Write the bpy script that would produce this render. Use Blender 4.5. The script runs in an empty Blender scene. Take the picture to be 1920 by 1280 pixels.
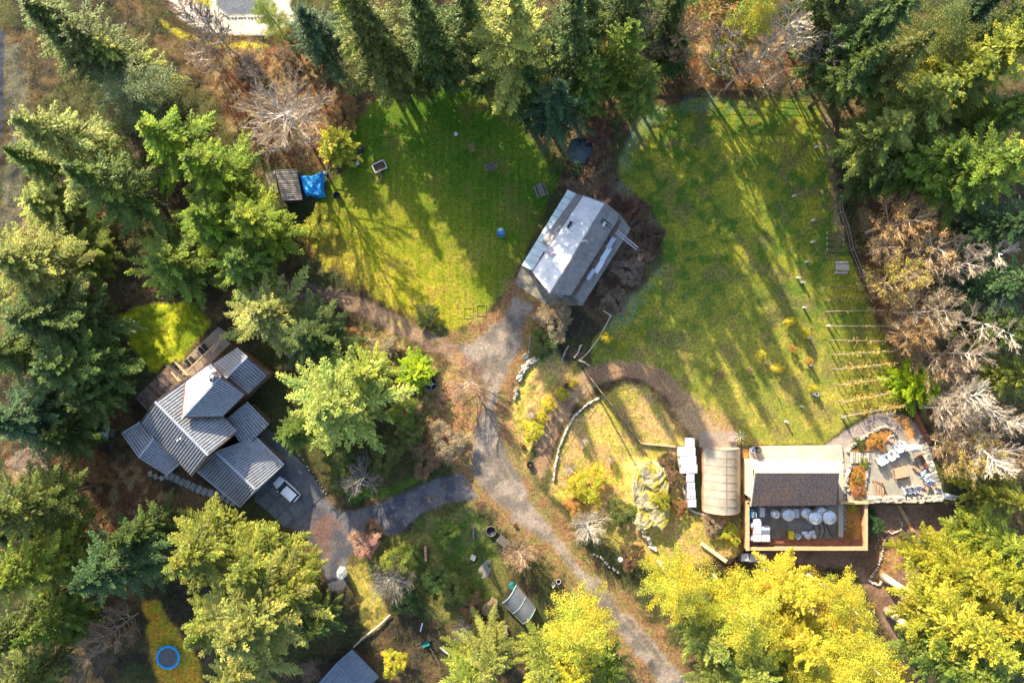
import bpy, math, random
import numpy as np
from mathutils import Vector, Matrix
R = math.radians
rnd = random.Random(7)
rs = np.random.RandomState(11)
scene = bpy.context.scene
C = scene.collection

# ------------------------------------------------------------------ camera, sky, sun, exposure
H = 98.5                       # drone height in metres; ground scale 13 px (of 1920) per metre
cam_d = bpy.data.cameras.new('camera'); cam_d.lens = 24.0; cam_d.sensor_width = 36.0
cam_d.clip_end = 3000; cam_d.clip_start = 0.5
cam = bpy.data.objects.new('camera', cam_d); C.objects.link(cam)
cam.location = (0, 0, H); cam.rotation_euler = (0, 0, 0)
scene.camera = cam
SUN_EL, SX, SY = R(24.0), -0.48, 0.877      # direction towards the sun in plan
world = bpy.data.worlds.new('World'); scene.world = world; world.use_nodes = True
wn = world.node_tree; wn.nodes.clear()
sky = wn.nodes.new('ShaderNodeTexSky'); sky.sky_type = 'NISHITA'; sky.sun_disc = False
sky.sun_elevation = SUN_EL; sky.sun_rotation = math.atan2(SX, SY)
sky.air_density = 1.0; sky.dust_density = 1.6; sky.ozone_density = 1.0
bg = wn.nodes.new('ShaderNodeBackground'); bg.inputs['Strength'].default_value = 0.15
wo = wn.nodes.new('ShaderNodeOutputWorld')
wn.links.new(sky.outputs[0], bg.inputs[0]); wn.links.new(bg.outputs[0], wo.inputs[0])
sun_d = bpy.data.lights.new('sun', 'SUN'); sun_d.energy = 5.0; sun_d.angle = R(0.6)
sun_d.color = (1.0, 0.87, 0.64)
sun = bpy.data.objects.new('sun', sun_d); C.objects.link(sun)
to_sun = Vector((SX * math.cos(SUN_EL), SY * math.cos(SUN_EL), math.sin(SUN_EL)))
sun.rotation_euler = to_sun.to_track_quat('Z', 'Y').to_euler(); sun.location = (-60, 90, 120)
vs = scene.view_settings
vs.view_transform = 'Standard'; vs.look = 'None'; vs.gamma = 1.0; vs.use_curve_mapping = False
vs.exposure = 1.48
scene.cycles.max_bounces = 5; scene.cycles.diffuse_bounces = 3; scene.cycles.glossy_bounces = 2
scene.cycles.transmission_bounces = 3; scene.cycles.transparent_max_bounces = 6

# ------------------------------------------------------------------ plan coordinates
S = 13.0
def P(px, py, z=0.0):
    """surveyed plan position (photo grid, 13 units per metre at ground level) of a point at height z"""
    k = (H - z) / H / S
    return Vector(((px - 960) * k, (640 - py) * k, z))

def sdist(X, Y, poly):
    """signed distance in plan units, positive inside"""
    n = len(poly); d = np.full(X.shape, 1e9); inside = np.zeros(X.shape, bool)
    for i in range(n):
        x0, y0 = poly[i]; x1, y1 = poly[(i + 1) % n]
        ex, ey = x1 - x0, y1 - y0
        t = np.clip(((X - x0) * ex + (Y - y0) * ey) / (ex * ex + ey * ey + 1e-9), 0, 1)
        d = np.minimum(d, np.hypot(X - x0 - t * ex, Y - y0 - t * ey))
        c = ((y0 > Y) != (y1 > Y))
        with np.errstate(divide='ignore', invalid='ignore'):
            xi = (x1 - x0) * (Y - y0) / ((y1 - y0) if y1 != y0 else 1e-9) + x0
        inside ^= (c & (X < xi))
    return np.where(inside, d, -d)
def ldist(X, Y, pts, w):
    """signed distance to a band of half width w (number or one per point), positive inside"""
    best = np.full(X.shape, -1e9)
    ws = w if hasattr(w, '__len__') else [w] * len(pts)
    for i in range(len(pts) - 1):
        x0, y0 = pts[i]; x1, y1 = pts[i + 1]
        ex, ey = x1 - x0, y1 - y0
        t = np.clip(((X - x0) * ex + (Y - y0) * ey) / (ex * ex + ey * ey + 1e-9), 0, 1)
        best = np.maximum(best, ws[i] + (ws[i + 1] - ws[i]) * t - np.hypot(X - x0 - t * ex, Y - y0 - t * ey))
    return best
_tab = np.random.RandomState(5).rand(16, 256, 256)
def vnoise(x, y, k):
    T = _tab[k % 16]
    xi = np.floor(x).astype(int); yi = np.floor(y).astype(int)
    fx = x - xi; fy = y - yi; fx = fx * fx * (3 - 2 * fx); fy = fy * fy * (3 - 2 * fy)
    a = T[xi & 255, yi & 255]; b = T[(xi + 1) & 255, yi & 255]
    c = T[xi & 255, (yi + 1) & 255]; d = T[(xi + 1) & 255, (yi + 1) & 255]
    return (a * (1 - fx) + b * fx) * (1 - fy) + (c * (1 - fx) + d * fx) * fy
def fbm(x, y, s, k=0, o=4):
    v = 0; a = 0.5; t = 0
    for i in range(o):
        v = v + a * vnoise(x / s * 2 ** i + 17.3 * i + k * 31, y / s * 2 ** i + 9.1 * i, k + i); t += a; a *= 0.5
    return v / t
def sm(d, w): 
    t = np.clip(d / w, 0, 1); return t * t * (3 - 2 * t)

# ------------------------------------------------------------------ regions of the ground, in plan units
LAWN = [(640,262),(682,195),(750,150),(860,145),(945,190),(1000,260),(1055,330),(1025,400),(985,480),(945,560),(905,600),(850,628),(800,606),(740,580),(690,545),(640,505),(600,470),(575,410),(610,350),(640,320)]
MEADOW = [(1155,310),(1180,250),(1225,200),(1300,182),(1420,178),(1545,188),(1562,260),(1560,340),(1572,420),(1605,500),(1645,600),(1695,700),(1705,765),(1640,768),(1590,800),(1545,835),(1400,838),(1320,825),(1285,800),(1240,720),(1180,690),(1105,690),(1105,640),(1150,590),(1200,540),(1240,490),(1243,430),(1205,380),(1160,340)]
BACKLAWN = [(215,585),(290,560),(370,565),(402,605),(370,650),(330,688),(280,705),(245,660),(215,615)]
TRAMPLAWN = [(262,1120),(305,1125),(340,1185),(372,1230),(392,1300),(300,1300),(280,1250),(275,1200)]
GARDEN = [(615,905),(700,940),(790,965),(890,938),(930,1000),(960,1060),(940,1150),(860,1180),(790,1160),(740,1120),(680,1090),(640,1040),(770,990),(740,925)]
GOLDSTRIP = [(640,1055),(680,1050),(720,1120),(735,1160),(700,1200),(680,1170),(660,1110)]
DRIVE = [(965,540),(1015,572),(995,612),(985,662),(958,705),(942,765),(952,830),(985,895),(1020,955),(1080,1035),(1150,1105),(1215,1180),(1285,1258),(1360,1340),(1300,1380),(1240,1300),(1190,1235),(1120,1150),(1045,1050),(965,985),(905,935),(872,880),(880,800),(905,740),(880,690),(838,645),(890,625),(932,592)]
ASPH = [(900,935),(868,884),(820,893),(745,925),(690,948),(640,955),(605,925),(575,880),(545,850),(515,815),(490,820),(500,860),(480,940),(540,985),(575,1015),(600,1050),(615,1110),(650,1110),(655,1050),(700,1008),(752,1000),(790,965),(840,945)]
CONC_PAD = [(478,940),(540,990),(610,925),(570,872),(505,805),(480,800)]
TOPDRIVE = [(300,-60),(315,15),(345,45),(390,62),(440,68),(505,68),(560,40),(545,10),(560,-60)]
TOPBED = [(345,-60),(352,0),(375,12),(398,20),(400,-60)]
TOPPAD = [(402,-60),(404,12),(425,32),(505,30),(515,-60)]
ROAD = [(-400,-400),(0,50),(12,60),(8,200),(0,330),(-30,400),(-400,700)]
TRACK = [(500,540),(560,542),(620,555),(690,578),(760,615),(830,650),(880,680)]
LOOP = [(1010,880),(1018,850),(1035,800),(1065,745),(1110,705),(1160,690),(1215,697),(1255,722),(1285,765),(1310,800),(1345,815)]
MOUND = [(1040,830),(1060,790),(1110,745),(1170,712),(1220,720),(1265,790),(1290,830),(1270,860),(1290,960),(1330,965),(1395,960),(1395,1040),(1320,1060),(1250,1080),(1180,1060),(1110,1000),(1060,950),(1020,930)]
HILLSIDE = [(985,680),(1040,640),(1080,700),(1060,740),(1020,800),(1000,850),(985,890),(955,830),(950,760)]
LOWER = [(1396,1030),(1622,1030),(1622,944),(1802,944),(1880,1010),(2050,1100),(2400,1200),(2400,1700),(1500,1700),(1345,1250),(1335,1100)]
YARDDIRT = [(1396,1030),(1622,1030),(1622,944),(1790,944),(1800,1000),(1790,1050),(1750,1090),(1735,1150),(1750,1240),(1700,1240),(1640,1150),(1600,1070),(1500,1060),(1400,1060)]
FROST = [(1150,330),(1185,245),(1230,200),(1300,186),(1400,182)]
FROST2 = [(1232,505),(1195,555),(1150,605)]
GRAVELARC = [(1545,832),(1590,802),(1635,775),(1668,770),(1705,780),(1745,815),(1700,830),(1640,830),(1600,850),(1560,850)]
LITTER = [(800,700),(860,690),(910,720),(900,790),(880,860),(850,880),(790,860),(800,780)]
SHOULDER = DRIVE
FLAT = [(225,640,620,990),(1270,800,1830,1030),(960,350,1190,575),(490,310,612,385),(930,1080,1020,1170),(590,1210,720,1290)]

def height(px, py):
    x = px / S; y = py / S
    forest = np.ones(np.shape(px))
    soft = np.maximum.reduce([sdist(px, py, LAWN), sdist(px, py, MEADOW), sdist(px, py, DRIVE), sdist(px, py, ASPH), ldist(px, py, LOOP, 22), sdist(px, py, MOUND), sdist(px, py, YARDDIRT), sdist(px, py, TOPDRIVE)])
    forest = 1 - sm(soft + 25, 30)
    flat = np.zeros(np.shape(px))
    for x0, y0, x1, y1 in FLAT:
        d = np.minimum(np.minimum(px - x0, x1 - px), np.minimum(py - y0, y1 - py))
        flat = np.maximum(flat, sm(d + 30, 30))
    h = (fbm(x, y, 5.0, 2, 3) - 0.5) * 0.9 * forest + (fbm(x, y, 1.2, 4, 3) - 0.5) * (0.12 + 0.3 * forest)
    h = h * (1 - flat)
    # the rock mound
    m = sdist(px, py, [(1185,880),(1215,868),(1245,885),(1252,930),(1250,975),(1225,1000),(1200,995),(1190,940)])
    h = h + sm(m + 22, 34) * 1.3 * (0.6 + 0.8 * fbm(x, y, 1.6, 7, 3))
    lo = sdist(px, py, LOWER)
    h = h - 1.8 * sm(lo, 9)
    return h
def gz(px, py):
    return float(height(np.array([float(px)]), np.array([float(py)]))[0])
def G(px, py, dz=0.0):
    z = gz(px, py); return P(px, py, z + dz)

# ------------------------------------------------------------------ materials
def new_mat(name):
    m = bpy.data.materials.new(name); m.use_nodes = True
    nt = m.node_tree; nt.nodes.clear()
    out = nt.nodes.new('ShaderNodeOutputMaterial'); b = nt.nodes.new('ShaderNodeBsdfPrincipled')
    nt.links.new(b.outputs[0], out.inputs[0]); return m, nt, b
def N(nt, t, **kw):
    n = nt.nodes.new(t)
    for k, v in kw.items(): setattr(n, k, v)
    return n
def mat(name, col, rough=0.7, metal=0.0, var=0.25, scale=2.0, bump=0.0, bscale=20.0, spec=0.4, stretch=None, col2=None, c2scale=0.6, alpha=1.0, trans=0.0):
    m, nt, b = new_mat(name); L = nt.links
    tc = N(nt, 'ShaderNodeTexCoord'); vec = tc.outputs['Object']
    if stretch:
        mp = N(nt, 'ShaderNodeMapping'); mp.inputs['Scale'].default_value = stretch
        L.new(vec, mp.inputs[0]); vec = mp.outputs[0]
    n1 = N(nt, 'ShaderNodeTexNoise'); n1.inputs['Scale'].default_value = scale; n1.inputs['Detail'].default_value = 6
    L.new(vec, n1.inputs['Vector'])
    mr = N(nt, 'ShaderNodeMapRange'); mr.inputs[1].default_value = 0.3; mr.inputs[2].default_value = 0.7
    mr.inputs[3].default_value = 1 - var; mr.inputs[4].default_value = 1 + var
    L.new(n1.outputs[0], mr.inputs[0])
    base = N(nt, 'ShaderNodeMix', data_type='RGBA'); base.inputs[6].default_value = (*col, 1); base.inputs[7].default_value = (*(col2 or col), 1)
    n2 = N(nt, 'ShaderNodeTexNoise'); n2.inputs['Scale'].default_value = c2scale; n2.inputs['Detail'].default_value = 5
    L.new(vec, n2.inputs['Vector'])
    m2 = N(nt, 'ShaderNodeMapRange'); m2.inputs[1].default_value = 0.42; m2.inputs[2].default_value = 0.62
    L.new(n2.outputs[0], m2.inputs[0]); L.new(m2.outputs[0], base.inputs[0])
    mul = N(nt, 'ShaderNodeVectorMath', operation='MULTIPLY')
    L.new(base.outputs[2], mul.inputs[0]); L.new(mr.outputs[0], mul.inputs[1])
    L.new(mul.outputs[0], b.inputs['Base Color'])
    b.inputs['Roughness'].default_value = rough; b.inputs['Metallic'].default_value = metal
    b.inputs['Specular IOR Level'].default_value = spec
    b.inputs['Alpha'].default_value = alpha; b.inputs['Transmission Weight'].default_value = trans
    if bump:
        n3 = N(nt, 'ShaderNodeTexNoise'); n3.inputs['Scale'].default_value = bscale; n3.inputs['Detail'].default_value = 4
        L.new(vec, n3.inputs['Vector'])
        bp = N(nt, 'ShaderNodeBump'); bp.inputs['Strength'].default_value = bump; bp.inputs['Distance'].default_value = 0.05
        L.new(n3.outputs[0], bp.inputs['Height']); L.new(bp.outputs[0], b.inputs['Normal'])
    return m
def leaf_mat(name, transl=0.35, use_obj=True, rough=0.55, spec=0.35):
    m, nt, b = new_mat(name); L = nt.links
    at = N(nt, 'ShaderNodeAttribute', attribute_name='Col')
    src = at.outputs['Color']
    if use_obj:
        oi = N(nt, 'ShaderNodeObjectInfo'); mul = N(nt, 'ShaderNodeVectorMath', operation='MULTIPLY')
        L.new(oi.outputs['Color'], mul.inputs[0]); L.new(src, mul.inputs[1]); src = mul.outputs[0]
        if transl > 0:
            geo = N(nt, 'ShaderNodeNewGeometry'); nz = N(nt, 'ShaderNodeTexNoise'); nz.inputs['Scale'].default_value = 0.42; nz.inputs['Detail'].default_value = 3
            L.new(geo.outputs['Position'], nz.inputs['Vector'])
            hr = N(nt, 'ShaderNodeMapRange'); hr.inputs[1].default_value = .35; hr.inputs[2].default_value = .65; hr.inputs[3].default_value = 0.485; hr.inputs[4].default_value = 0.525
            vr = N(nt, 'ShaderNodeMapRange'); vr.inputs[1].default_value = .35; vr.inputs[2].default_value = .65; vr.inputs[3].default_value = 1.25; vr.inputs[4].default_value = 0.78
            L.new(nz.outputs[0], hr.inputs[0]); L.new(nz.outputs[0], vr.inputs[0])
            hs = N(nt, 'ShaderNodeHueSaturation'); L.new(src, hs.inputs['Color']); L.new(hr.outputs[0], hs.inputs['Hue']); L.new(vr.outputs[0], hs.inputs['Value']); src = hs.outputs[0]
    L.new(src, b.inputs['Base Color']); b.inputs['Roughness'].default_value = rough
    b.inputs['Specular IOR Level'].default_value = spec
    if transl > 0:
        tr = N(nt, 'ShaderNodeBsdfTranslucent'); L.new(src, tr.inputs[0])
        mx = N(nt, 'ShaderNodeMixShader'); mx.inputs[0].default_value = transl
        L.new(b.outputs[0], mx.inputs[1]); L.new(tr.outputs[0], mx.inputs[2])
        out = [n for n in nt.nodes if n.type == 'OUTPUT_MATERIAL'][0]
        L.new(mx.outputs[0], out.inputs[0])
    return m
M = {}
M['needles'] = leaf_mat('needles', 0.18)
M['leaves'] = leaf_mat('leaves', 0.25)
M['bark'] = leaf_mat('bark', 0.0, rough=0.9, spec=0.1)
M['scrub'] = leaf_mat('scrub', 0.25, use_obj=False)
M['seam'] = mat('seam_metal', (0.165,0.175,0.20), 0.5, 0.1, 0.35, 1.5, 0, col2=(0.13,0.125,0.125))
M['seam_rib'] = mat('seam_ribs', (0.34,0.355,0.385), 0.5, 0.1, 0.25, 3)
M['seam_ridge'] = mat('ridge_metal', (0.42,0.44,0.48), 0.4, 0.3, 0.15)
M['sunlit_metal'] = mat('sunlit_roof_metal', (0.70,0.71,0.72), 0.5, 0.0, 0.08, 0.8, 0, col2=(0.52,0.55,0.58))  # near-white metal with the sun's glare put into its colour
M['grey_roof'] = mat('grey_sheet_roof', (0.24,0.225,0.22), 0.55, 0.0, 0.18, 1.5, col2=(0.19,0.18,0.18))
M['panel'] = mat('translucent_panel', (0.50,0.60,0.60), 0.3, 0.0, 0.15, 1.0, col2=(0.58,0.66,0.64))
M['wall_wood'] = mat('wall_wood', (0.20,0.13,0.08), 0.8, 0, 0.3, 3)
M['glass'] = mat('window_glass', (0.03,0.04,0.05), 0.08, 0, 0.1, spec=0.8)
M['deck'] = mat('deck_boards', (0.085,0.06,0.045), 0.85, 0, 0.45, 2.5, 0.2, col2=(0.16,0.11,0.08), stretch=(1,1,1))
M['deck_pale'] = mat('pale_deck', (0.30,0.23,0.17), 0.8, 0, 0.2, 3)
M['timber'] = mat('timber', (0.48,0.36,0.20), 0.7, 0, 0.2, 4)
M['tan_timber'] = mat('tan_timber', (0.42,0.29,0.17), 0.7, 0, 0.3, 2.0, col2=(0.36,0.19,0.08))
M['dark_timber'] = mat('dark_timber', (0.06,0.045,0.035), 0.85, 0, 0.3, 3)
M['rust_timber'] = mat('rust_timber', (0.18,0.07,0.04), 0.8, 0, 0.3, 2)
M['grey_wood'] = mat('grey_wood', (0.17,0.15,0.13), 0.85, 0, 0.3, 6)
M['white'] = mat('white_paint', (0.55,0.55,0.58), 0.45, 0, 0.05)
M['plastic_white'] = mat('white_plastic', (0.52,0.52,0.58), 0.45, 0, 0.06)
M['black'] = mat('black_plastic', (0.015,0.016,0.02), 0.5, 0, 0.2)
M['rubber'] = mat('rubber', (0.02,0.02,0.02), 0.85)
M['car'] = mat('car_paint', (0.86,0.87,0.88), 0.3, 0.0, 0.03, spec=0.7)
M['chrome'] = mat('steel', (0.74,0.75,0.77), 0.35, 0.55, 0.08)
M['blue'] = mat('blue_plastic', (0.02,0.22,0.55), 0.4, 0, 0.1)
M['tarp'] = mat('blue_tarp', (0.01,0.22,0.62), 0.35, 0, 0.3, 1.2, 0.6, 4.0, col2=(0.03,0.36,0.72), c2scale=1.4)
M['teal'] = mat('teal_plastic', (0.01,0.16,0.15), 0.4)
M['red'] = mat('red_paint', (0.45,0.04,0.04), 0.5)
M['pink'] = mat('faded_red_cloth', (0.62,0.28,0.26), 0.8)
M['yellow'] = mat('yellow_paint', (0.75,0.60,0.02), 0.5)
M['concrete'] = mat('pale_concrete', (0.50,0.43,0.34), 0.85, 0, 0.10, 1.2, 0.1, col2=(0.42,0.36,0.29))
M['patio'] = mat('patio_slab', (0.38,0.33,0.26), 0.85, 0, 0.12, 1.5, 0.1, col2=(0.28,0.26,0.22), c2scale=0.35)
M['courtyard'] = mat('courtyard_concrete', (0.22,0.20,0.18), 0.8, 0, 0.15, 1.2, 0.1, col2=(0.10,0.075,0.05), c2scale=0.22)
M['darkconc'] = mat('dark_concrete', (0.085,0.09,0.105), 0.8, 0, 0.2, 1.5, 0.1, col2=(0.12,0.12,0.12), c2scale=0.4)
M['stone'] = mat('pale_stone', (0.40,0.36,0.30), 0.85, 0, 0.3, 3, 0.5, 12, col2=(0.24,0.22,0.18), c2scale=2)
M['stone_grey'] = mat('grey_stone', (0.24,0.24,0.23), 0.9, 0, 0.3, 3, 0.5, 12)
M['rock'] = mat('mossy_rock', (0.34,0.29,0.19), 0.9, 0, 0.45, 2.5, 1.0, 5, col2=(0.32,0.27,0.03), c2scale=0.9)
M['facade'] = mat('tan_render', (0.66,0.55,0.40), 0.8, 0, 0.06)
M['facade_trim'] = mat('cream_trim', (0.78,0.70,0.56), 0.7, 0, 0.04)
M['shingle'] = mat('brown_shingles', (0.36,0.24,0.19), 0.95, 0, 0.75, 7, 0.6, 25, spec=.15, col2=(0.46,0.27,0.17), c2scale=0.30)
M['film'] = mat('greenhouse_film', (0.50,0.45,0.36), 0.3, 0, 0.16, 0.8, 0, col2=(0.42,0.38,0.30), c2scale=0.5, alpha=0.70)
M['film_blue'] = mat('old_greenhouse_film', (0.13,0.16,0.20), 0.3, 0, 0.2, 0.8, alpha=0.8, col2=(0.17,0.17,0.18))
M['cream_cover'] = mat('cream_cover', (0.78,0.74,0.62), 0.6, 0, 0.08)
M['water'] = mat('pond_water', (0.006,0.014,0.022), 0.15, 0, 0.2, spec=0.6)
M['soil'] = mat('soil', (0.10,0.06,0.035), 0.95, 0, 0.3, 4, 0.4)
M['orange_soil'] = mat('orange_leaf_bed', (0.34,0.15,0.04), 0.95, 0, 0.4, 5, 0.4)
M['bale'] = mat('terracotta', (0.5,0.24,0.12), 0.8)

def ground_material():
    m, nt, b = new_mat('ground_cover'); L = nt.links
    at = N(nt, 'ShaderNodeAttribute', attribute_name='Col')
    geo = N(nt, 'ShaderNodeNewGeometry')
    def noise(s, d=5, stretch=None):
        n = N(nt, 'ShaderNodeTexNoise'); n.inputs['Scale'].default_value = s; n.inputs['Detail'].default_value = d
        n.inputs['Roughness'].default_value = 0.65
        v = geo.outputs['Position']
        if stretch:
            mp = N(nt, 'ShaderNodeMapping'); mp.inputs['Scale'].default_value = stretch
            L.new(v, mp.inputs[0]); v = mp.outputs[0]
        L.new(v, n.inputs['Vector']); return n
    def rng(n, a, b2, lo=0.32, hi=0.68):
        r = N(nt, 'ShaderNodeMapRange'); r.inputs[1].default_value = lo; r.inputs[2].default_value = hi
        r.inputs[3].default_value = a; r.inputs[4].default_value = b2
        L.new(n.outputs[0], r.inputs[0]); return r
    f = rng(noise(2.6, 8), 0.55, 1.48); g = rng(noise(9, 5), 0.62, 1.42)
    t = N(nt, 'ShaderNodeMath', operation='MULTIPLY'); L.new(f.outputs[0], t.inputs[0]); L.new(g.outputs[0], t.inputs[1])
    # how rough the cover is comes with the attribute's alpha: 0 smooth gravel, 1 vegetation
    mixv = N(nt, 'ShaderNodeMix', data_type='FLOAT'); mixv.inputs[2].default_value = 1.0
    r2 = N(nt, 'ShaderNodeMapRange'); r2.inputs[3].default_value = 0.6; r2.inputs[4].default_value = 1.0
    L.new(at.outputs['Alpha'], r2.inputs[0])
    L.new(r2.outputs[0], mixv.inputs[0]); L.new(t.outputs[0], mixv.inputs[3])
    mul = N(nt, 'ShaderNodeVectorMath', operation='MULTIPLY')
    L.new(at.outputs['Color'], mul.inputs[0]); L.new(mixv.outputs[0], mul.inputs[1])
    # hue drift of vegetation
    hs = N(nt, 'ShaderNodeHueSaturation'); hr = rng(noise(1.3, 4), 0.478, 0.518)
    L.new(hr.outputs[0], hs.inputs['Hue']); L.new(mul.outputs[0], hs.inputs['Color'])
    L.new(hs.outputs[0], b.inputs['Base Color'])
    b.inputs['Roughness'].default_value = 0.95; b.inputs['Specular IOR Level'].default_value = 0.12
    bp = N(nt, 'ShaderNodeBump'); bp.inputs['Distance'].default_value = 0.12
    n3 = noise(7, 5); L.new(n3.outputs[0], bp.inputs['Height'])
    sr = N(nt, 'ShaderNodeMapRange'); sr.inputs[3].default_value = 0.25; sr.inputs[4].default_value = 0.9
    L.new(at.outputs['Alpha'], sr.inputs[0]); L.new(sr.outputs[0], bp.inputs['Strength'])
    L.new(bp.outputs[0], b.inputs['Normal'])
    return m
M['ground'] = ground_material()

# ------------------------------------------------------------------ object helpers
def tag(o, label=None, cat=None, group=None, kind=None):
    if label: o['label'] = label
    if cat: o['category'] = cat
    if group: o['group'] = group
    if kind: o['kind'] = kind
    return o
def link(name, me, parent=None):
    o = bpy.data.objects.new(name, me); C.objects.link(o)
    if parent is not None: o.parent = parent
    return o
def thing(name, label, cat, loc=(0,0,0), rz=0.0, group=None):
    o = bpy.data.objects.new(name, None); C.objects.link(o)
    o.empty_display_size = 0.3
    o.location = loc; o.rotation_euler = (0, 0, rz)
    return tag(o, label, cat, group)
def copy_tree(o, parent=None):
    kids = [c for c in o.children]
    c = o.copy(); C.objects.link(c)
    if parent is not None: c.parent = parent
    for k in kids: copy_tree(k, c)
    return c
def quad_mesh(name, V, cols=None, smooth=False, mats=()):
    """V: (n,4,3) quads; cols (n,3)"""
    n = len(V); me = bpy.data.meshes.new(name)
    me.vertices.add(n * 4); me.vertices.foreach_set('co', np.ascontiguousarray(V, dtype=np.float32).ravel())
    me.loops.add(n * 4); me.loops.foreach_set('vertex_index', np.arange(n * 4, dtype=np.int32))
    me.polygons.add(n); me.polygons.foreach_set('loop_start', np.arange(0, n * 4, 4, dtype=np.int32))
    me.polygons.foreach_set('loop_total', np.full(n, 4, dtype=np.int32))
    if cols is not None:
        a = me.color_attributes.new('Col', 'FLOAT_COLOR', 'POINT')
        c = np.ones((n, 4, 4), dtype=np.float32); c[:, :, :3] = cols[:, None, :]
        a.data.foreach_set('color', c.ravel())
    me.update(); me.validate()
    for m in mats: me.materials.append(m)
    return me
class MB:
    def __init__(s, org=(0,0,0)):
        s.v = []; s.f = []; s.org = Vector(org)
    def add(s, vs_, fs_):
        b = len(s.v); s.v += [Vector(v) - s.org for v in vs_]; s.f += [tuple(i + b for i in f) for f in fs_]; return s
    def box(s, c, d, rz=0, rx=0, ry=0, taper=1.0):
        Mx = Matrix.Translation(Vector(c)) @ Matrix.Rotation(rz, 4, 'Z') @ Matrix.Rotation(ry, 4, 'Y') @ Matrix.Rotation(rx, 4, 'X')
        hx, hy, hz = d[0] / 2, d[1] / 2, d[2] / 2; vs_ = []
        for z, t in ((-hz, 1), (hz, taper)):
            for x, y in ((-hx, -hy), (hx, -hy), (hx, hy), (-hx, hy)): vs_.append(Mx @ Vector((x * t, y * t, z)))
        return s.add(vs_, [(3,2,1,0),(4,5,6,7),(0,1,5,4),(1,2,6,5),(2,3,7,6),(3,0,4,7)])
    def prism(s, pts, z0, z1):
        """pts: list of 2D or 3D; extruded from z0 to z1"""
        n = len(pts); vs_ = [(p[0], p[1], z0) for p in pts] + [(p[0], p[1], z1) for p in pts]
        a = sum(pts[i][0] * pts[(i+1) % n][1] - pts[(i+1) % n][0] * pts[i][1] for i in range(n))
        fs_ = [tuple(range(n))[::-1], tuple(range(n, 2 * n))] + [(i, (i+1) % n, n + (i+1) % n, n + i) for i in range(n)]
        if a < 0: fs_ = [f[::-1] for f in fs_]
        return s.add(vs_, fs_)
    def slab(s, pts, th):
        """pts: 3D corners of a planar polygon (top face); thickness straight down"""
        n = len(pts); pts = [Vector(p) for p in pts]
        vs_ = [p - Vector((0, 0, th)) for p in pts] + pts
        a = sum(pts[i].x * pts[(i+1) % n].y - pts[(i+1) % n].x * pts[i].y for i in range(n))
        fs_ = [tuple(range(n))[::-1], tuple(range(n, 2 * n))] + [(i, (i+1) % n, n + (i+1) % n, n + i) for i in range(n)]
        if a < 0: fs_ = [f[::-1] for f in fs_]
        return s.add(vs_, fs_)
    def beam(s, a, b, w, h=None):
        a = Vector(a); b = Vector(b); d = (b - a); L_ = d.length
        if L_ < 1e-6: return s
        h = h or w; d.normalize(); u = d.cross(Vector((0, 0, 1)))
        if u.length < 1e-3: u = Vector((1, 0, 0))
        u.normalize(); w_ = u.cross(d); u = u * w / 2; w_ = w_ * h / 2
        vs_ = [a-u-w_, a+u-w_, a+u+w_, a-u+w_, b-u-w_, b+u-w_, b+u+w_, b-u+w_]
        return s.add(vs_, [(0,1,2,3),(7,6,5,4),(0,4,5,1),(1,5,6,2),(2,6,7,3),(3,7,4,0)])
    def lathe(s, c, prof, seg=20, ang=0):
        c = Vector(c); vs_ = []; fs_ = []; n = len(prof)
        for i in range(seg):
            a = ang + 2 * math.pi * i / seg
            for r, z in prof: vs_.append(c + Vector((r * math.cos(a), r * math.sin(a), z)))
        for i in range(seg):
            j = (i + 1) % seg
            for k in range(n - 1): fs_.append((i*n+k, j*n+k, j*n+k+1, i*n+k+1))
        fs_.append(tuple(i*n for i in range(seg))[::-1]); fs_.append(tuple(i*n+n-1 for i in range(seg)))
        return s.add(vs_, fs_)
    def tube(s, pts, rad, seg=6):
        pts = [Vector(p) for p in pts]; n = len(pts)
        rad = rad if hasattr(rad, '__len__') else [rad] * n
        vs_ = []; fs_ = []
        for i, p in enumerate(pts):
            d = (pts[min(i+1, n-1)] - pts[max(i-1, 0)])
            if d.length < 1e-6: d = Vector((0,0,1))
            d.normalize()
            u = d.cross(Vector((0.3, 0.2, 1))); u = u.normalized() if u.length > 1e-3 else Vector((1, 0, 0))
            w = d.cross(u)
            for k in range(seg):
                a = 2 * math.pi * k / seg; vs_.append(p + (u * math.cos(a) + w * math.sin(a)) * rad[i])
        for i in range(n - 1):
            for k in range(seg):
                j = (k + 1) % seg; fs_.append((i*seg+k, i*seg+j, (i+1)*seg+j, (i+1)*seg+k))
        fs_.append(tuple(range(seg))[::-1]); fs_.append(tuple(range((n-1)*seg, n*seg)))
        return s.add(vs_, fs_)
    def torus(s, c, r, t, seg=28, k=6):
        c = Vector(c); vs_ = []; fs_ = []
        for i in range(seg):
            a = 2 * math.pi * i / seg
            for j in range(k):
                b = 2 * math.pi * j / k; rr = r + t * math.cos(b)
                vs_.append(c + Vector((rr * math.cos(a), rr * math.sin(a), t * 0.6 * math.sin(b))))
        for i in range(seg):
            for j in range(k): fs_.append((i*k+j, ((i+1)%seg)*k+j, ((i+1)%seg)*k+(j+1)%k, i*k+(j+1)%k))
        return s.add(vs_, fs_)
    def mesh(s, name, material, smooth=False, bevel=0):
        me = bpy.data.meshes.new(name); me.from_pydata([tuple(v) for v in s.v], [], s.f); me.update()
        me.materials.append(material)
        if smooth: me.polygons.foreach_set('use_smooth', [True] * len(me.polygons))
        return me
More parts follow.
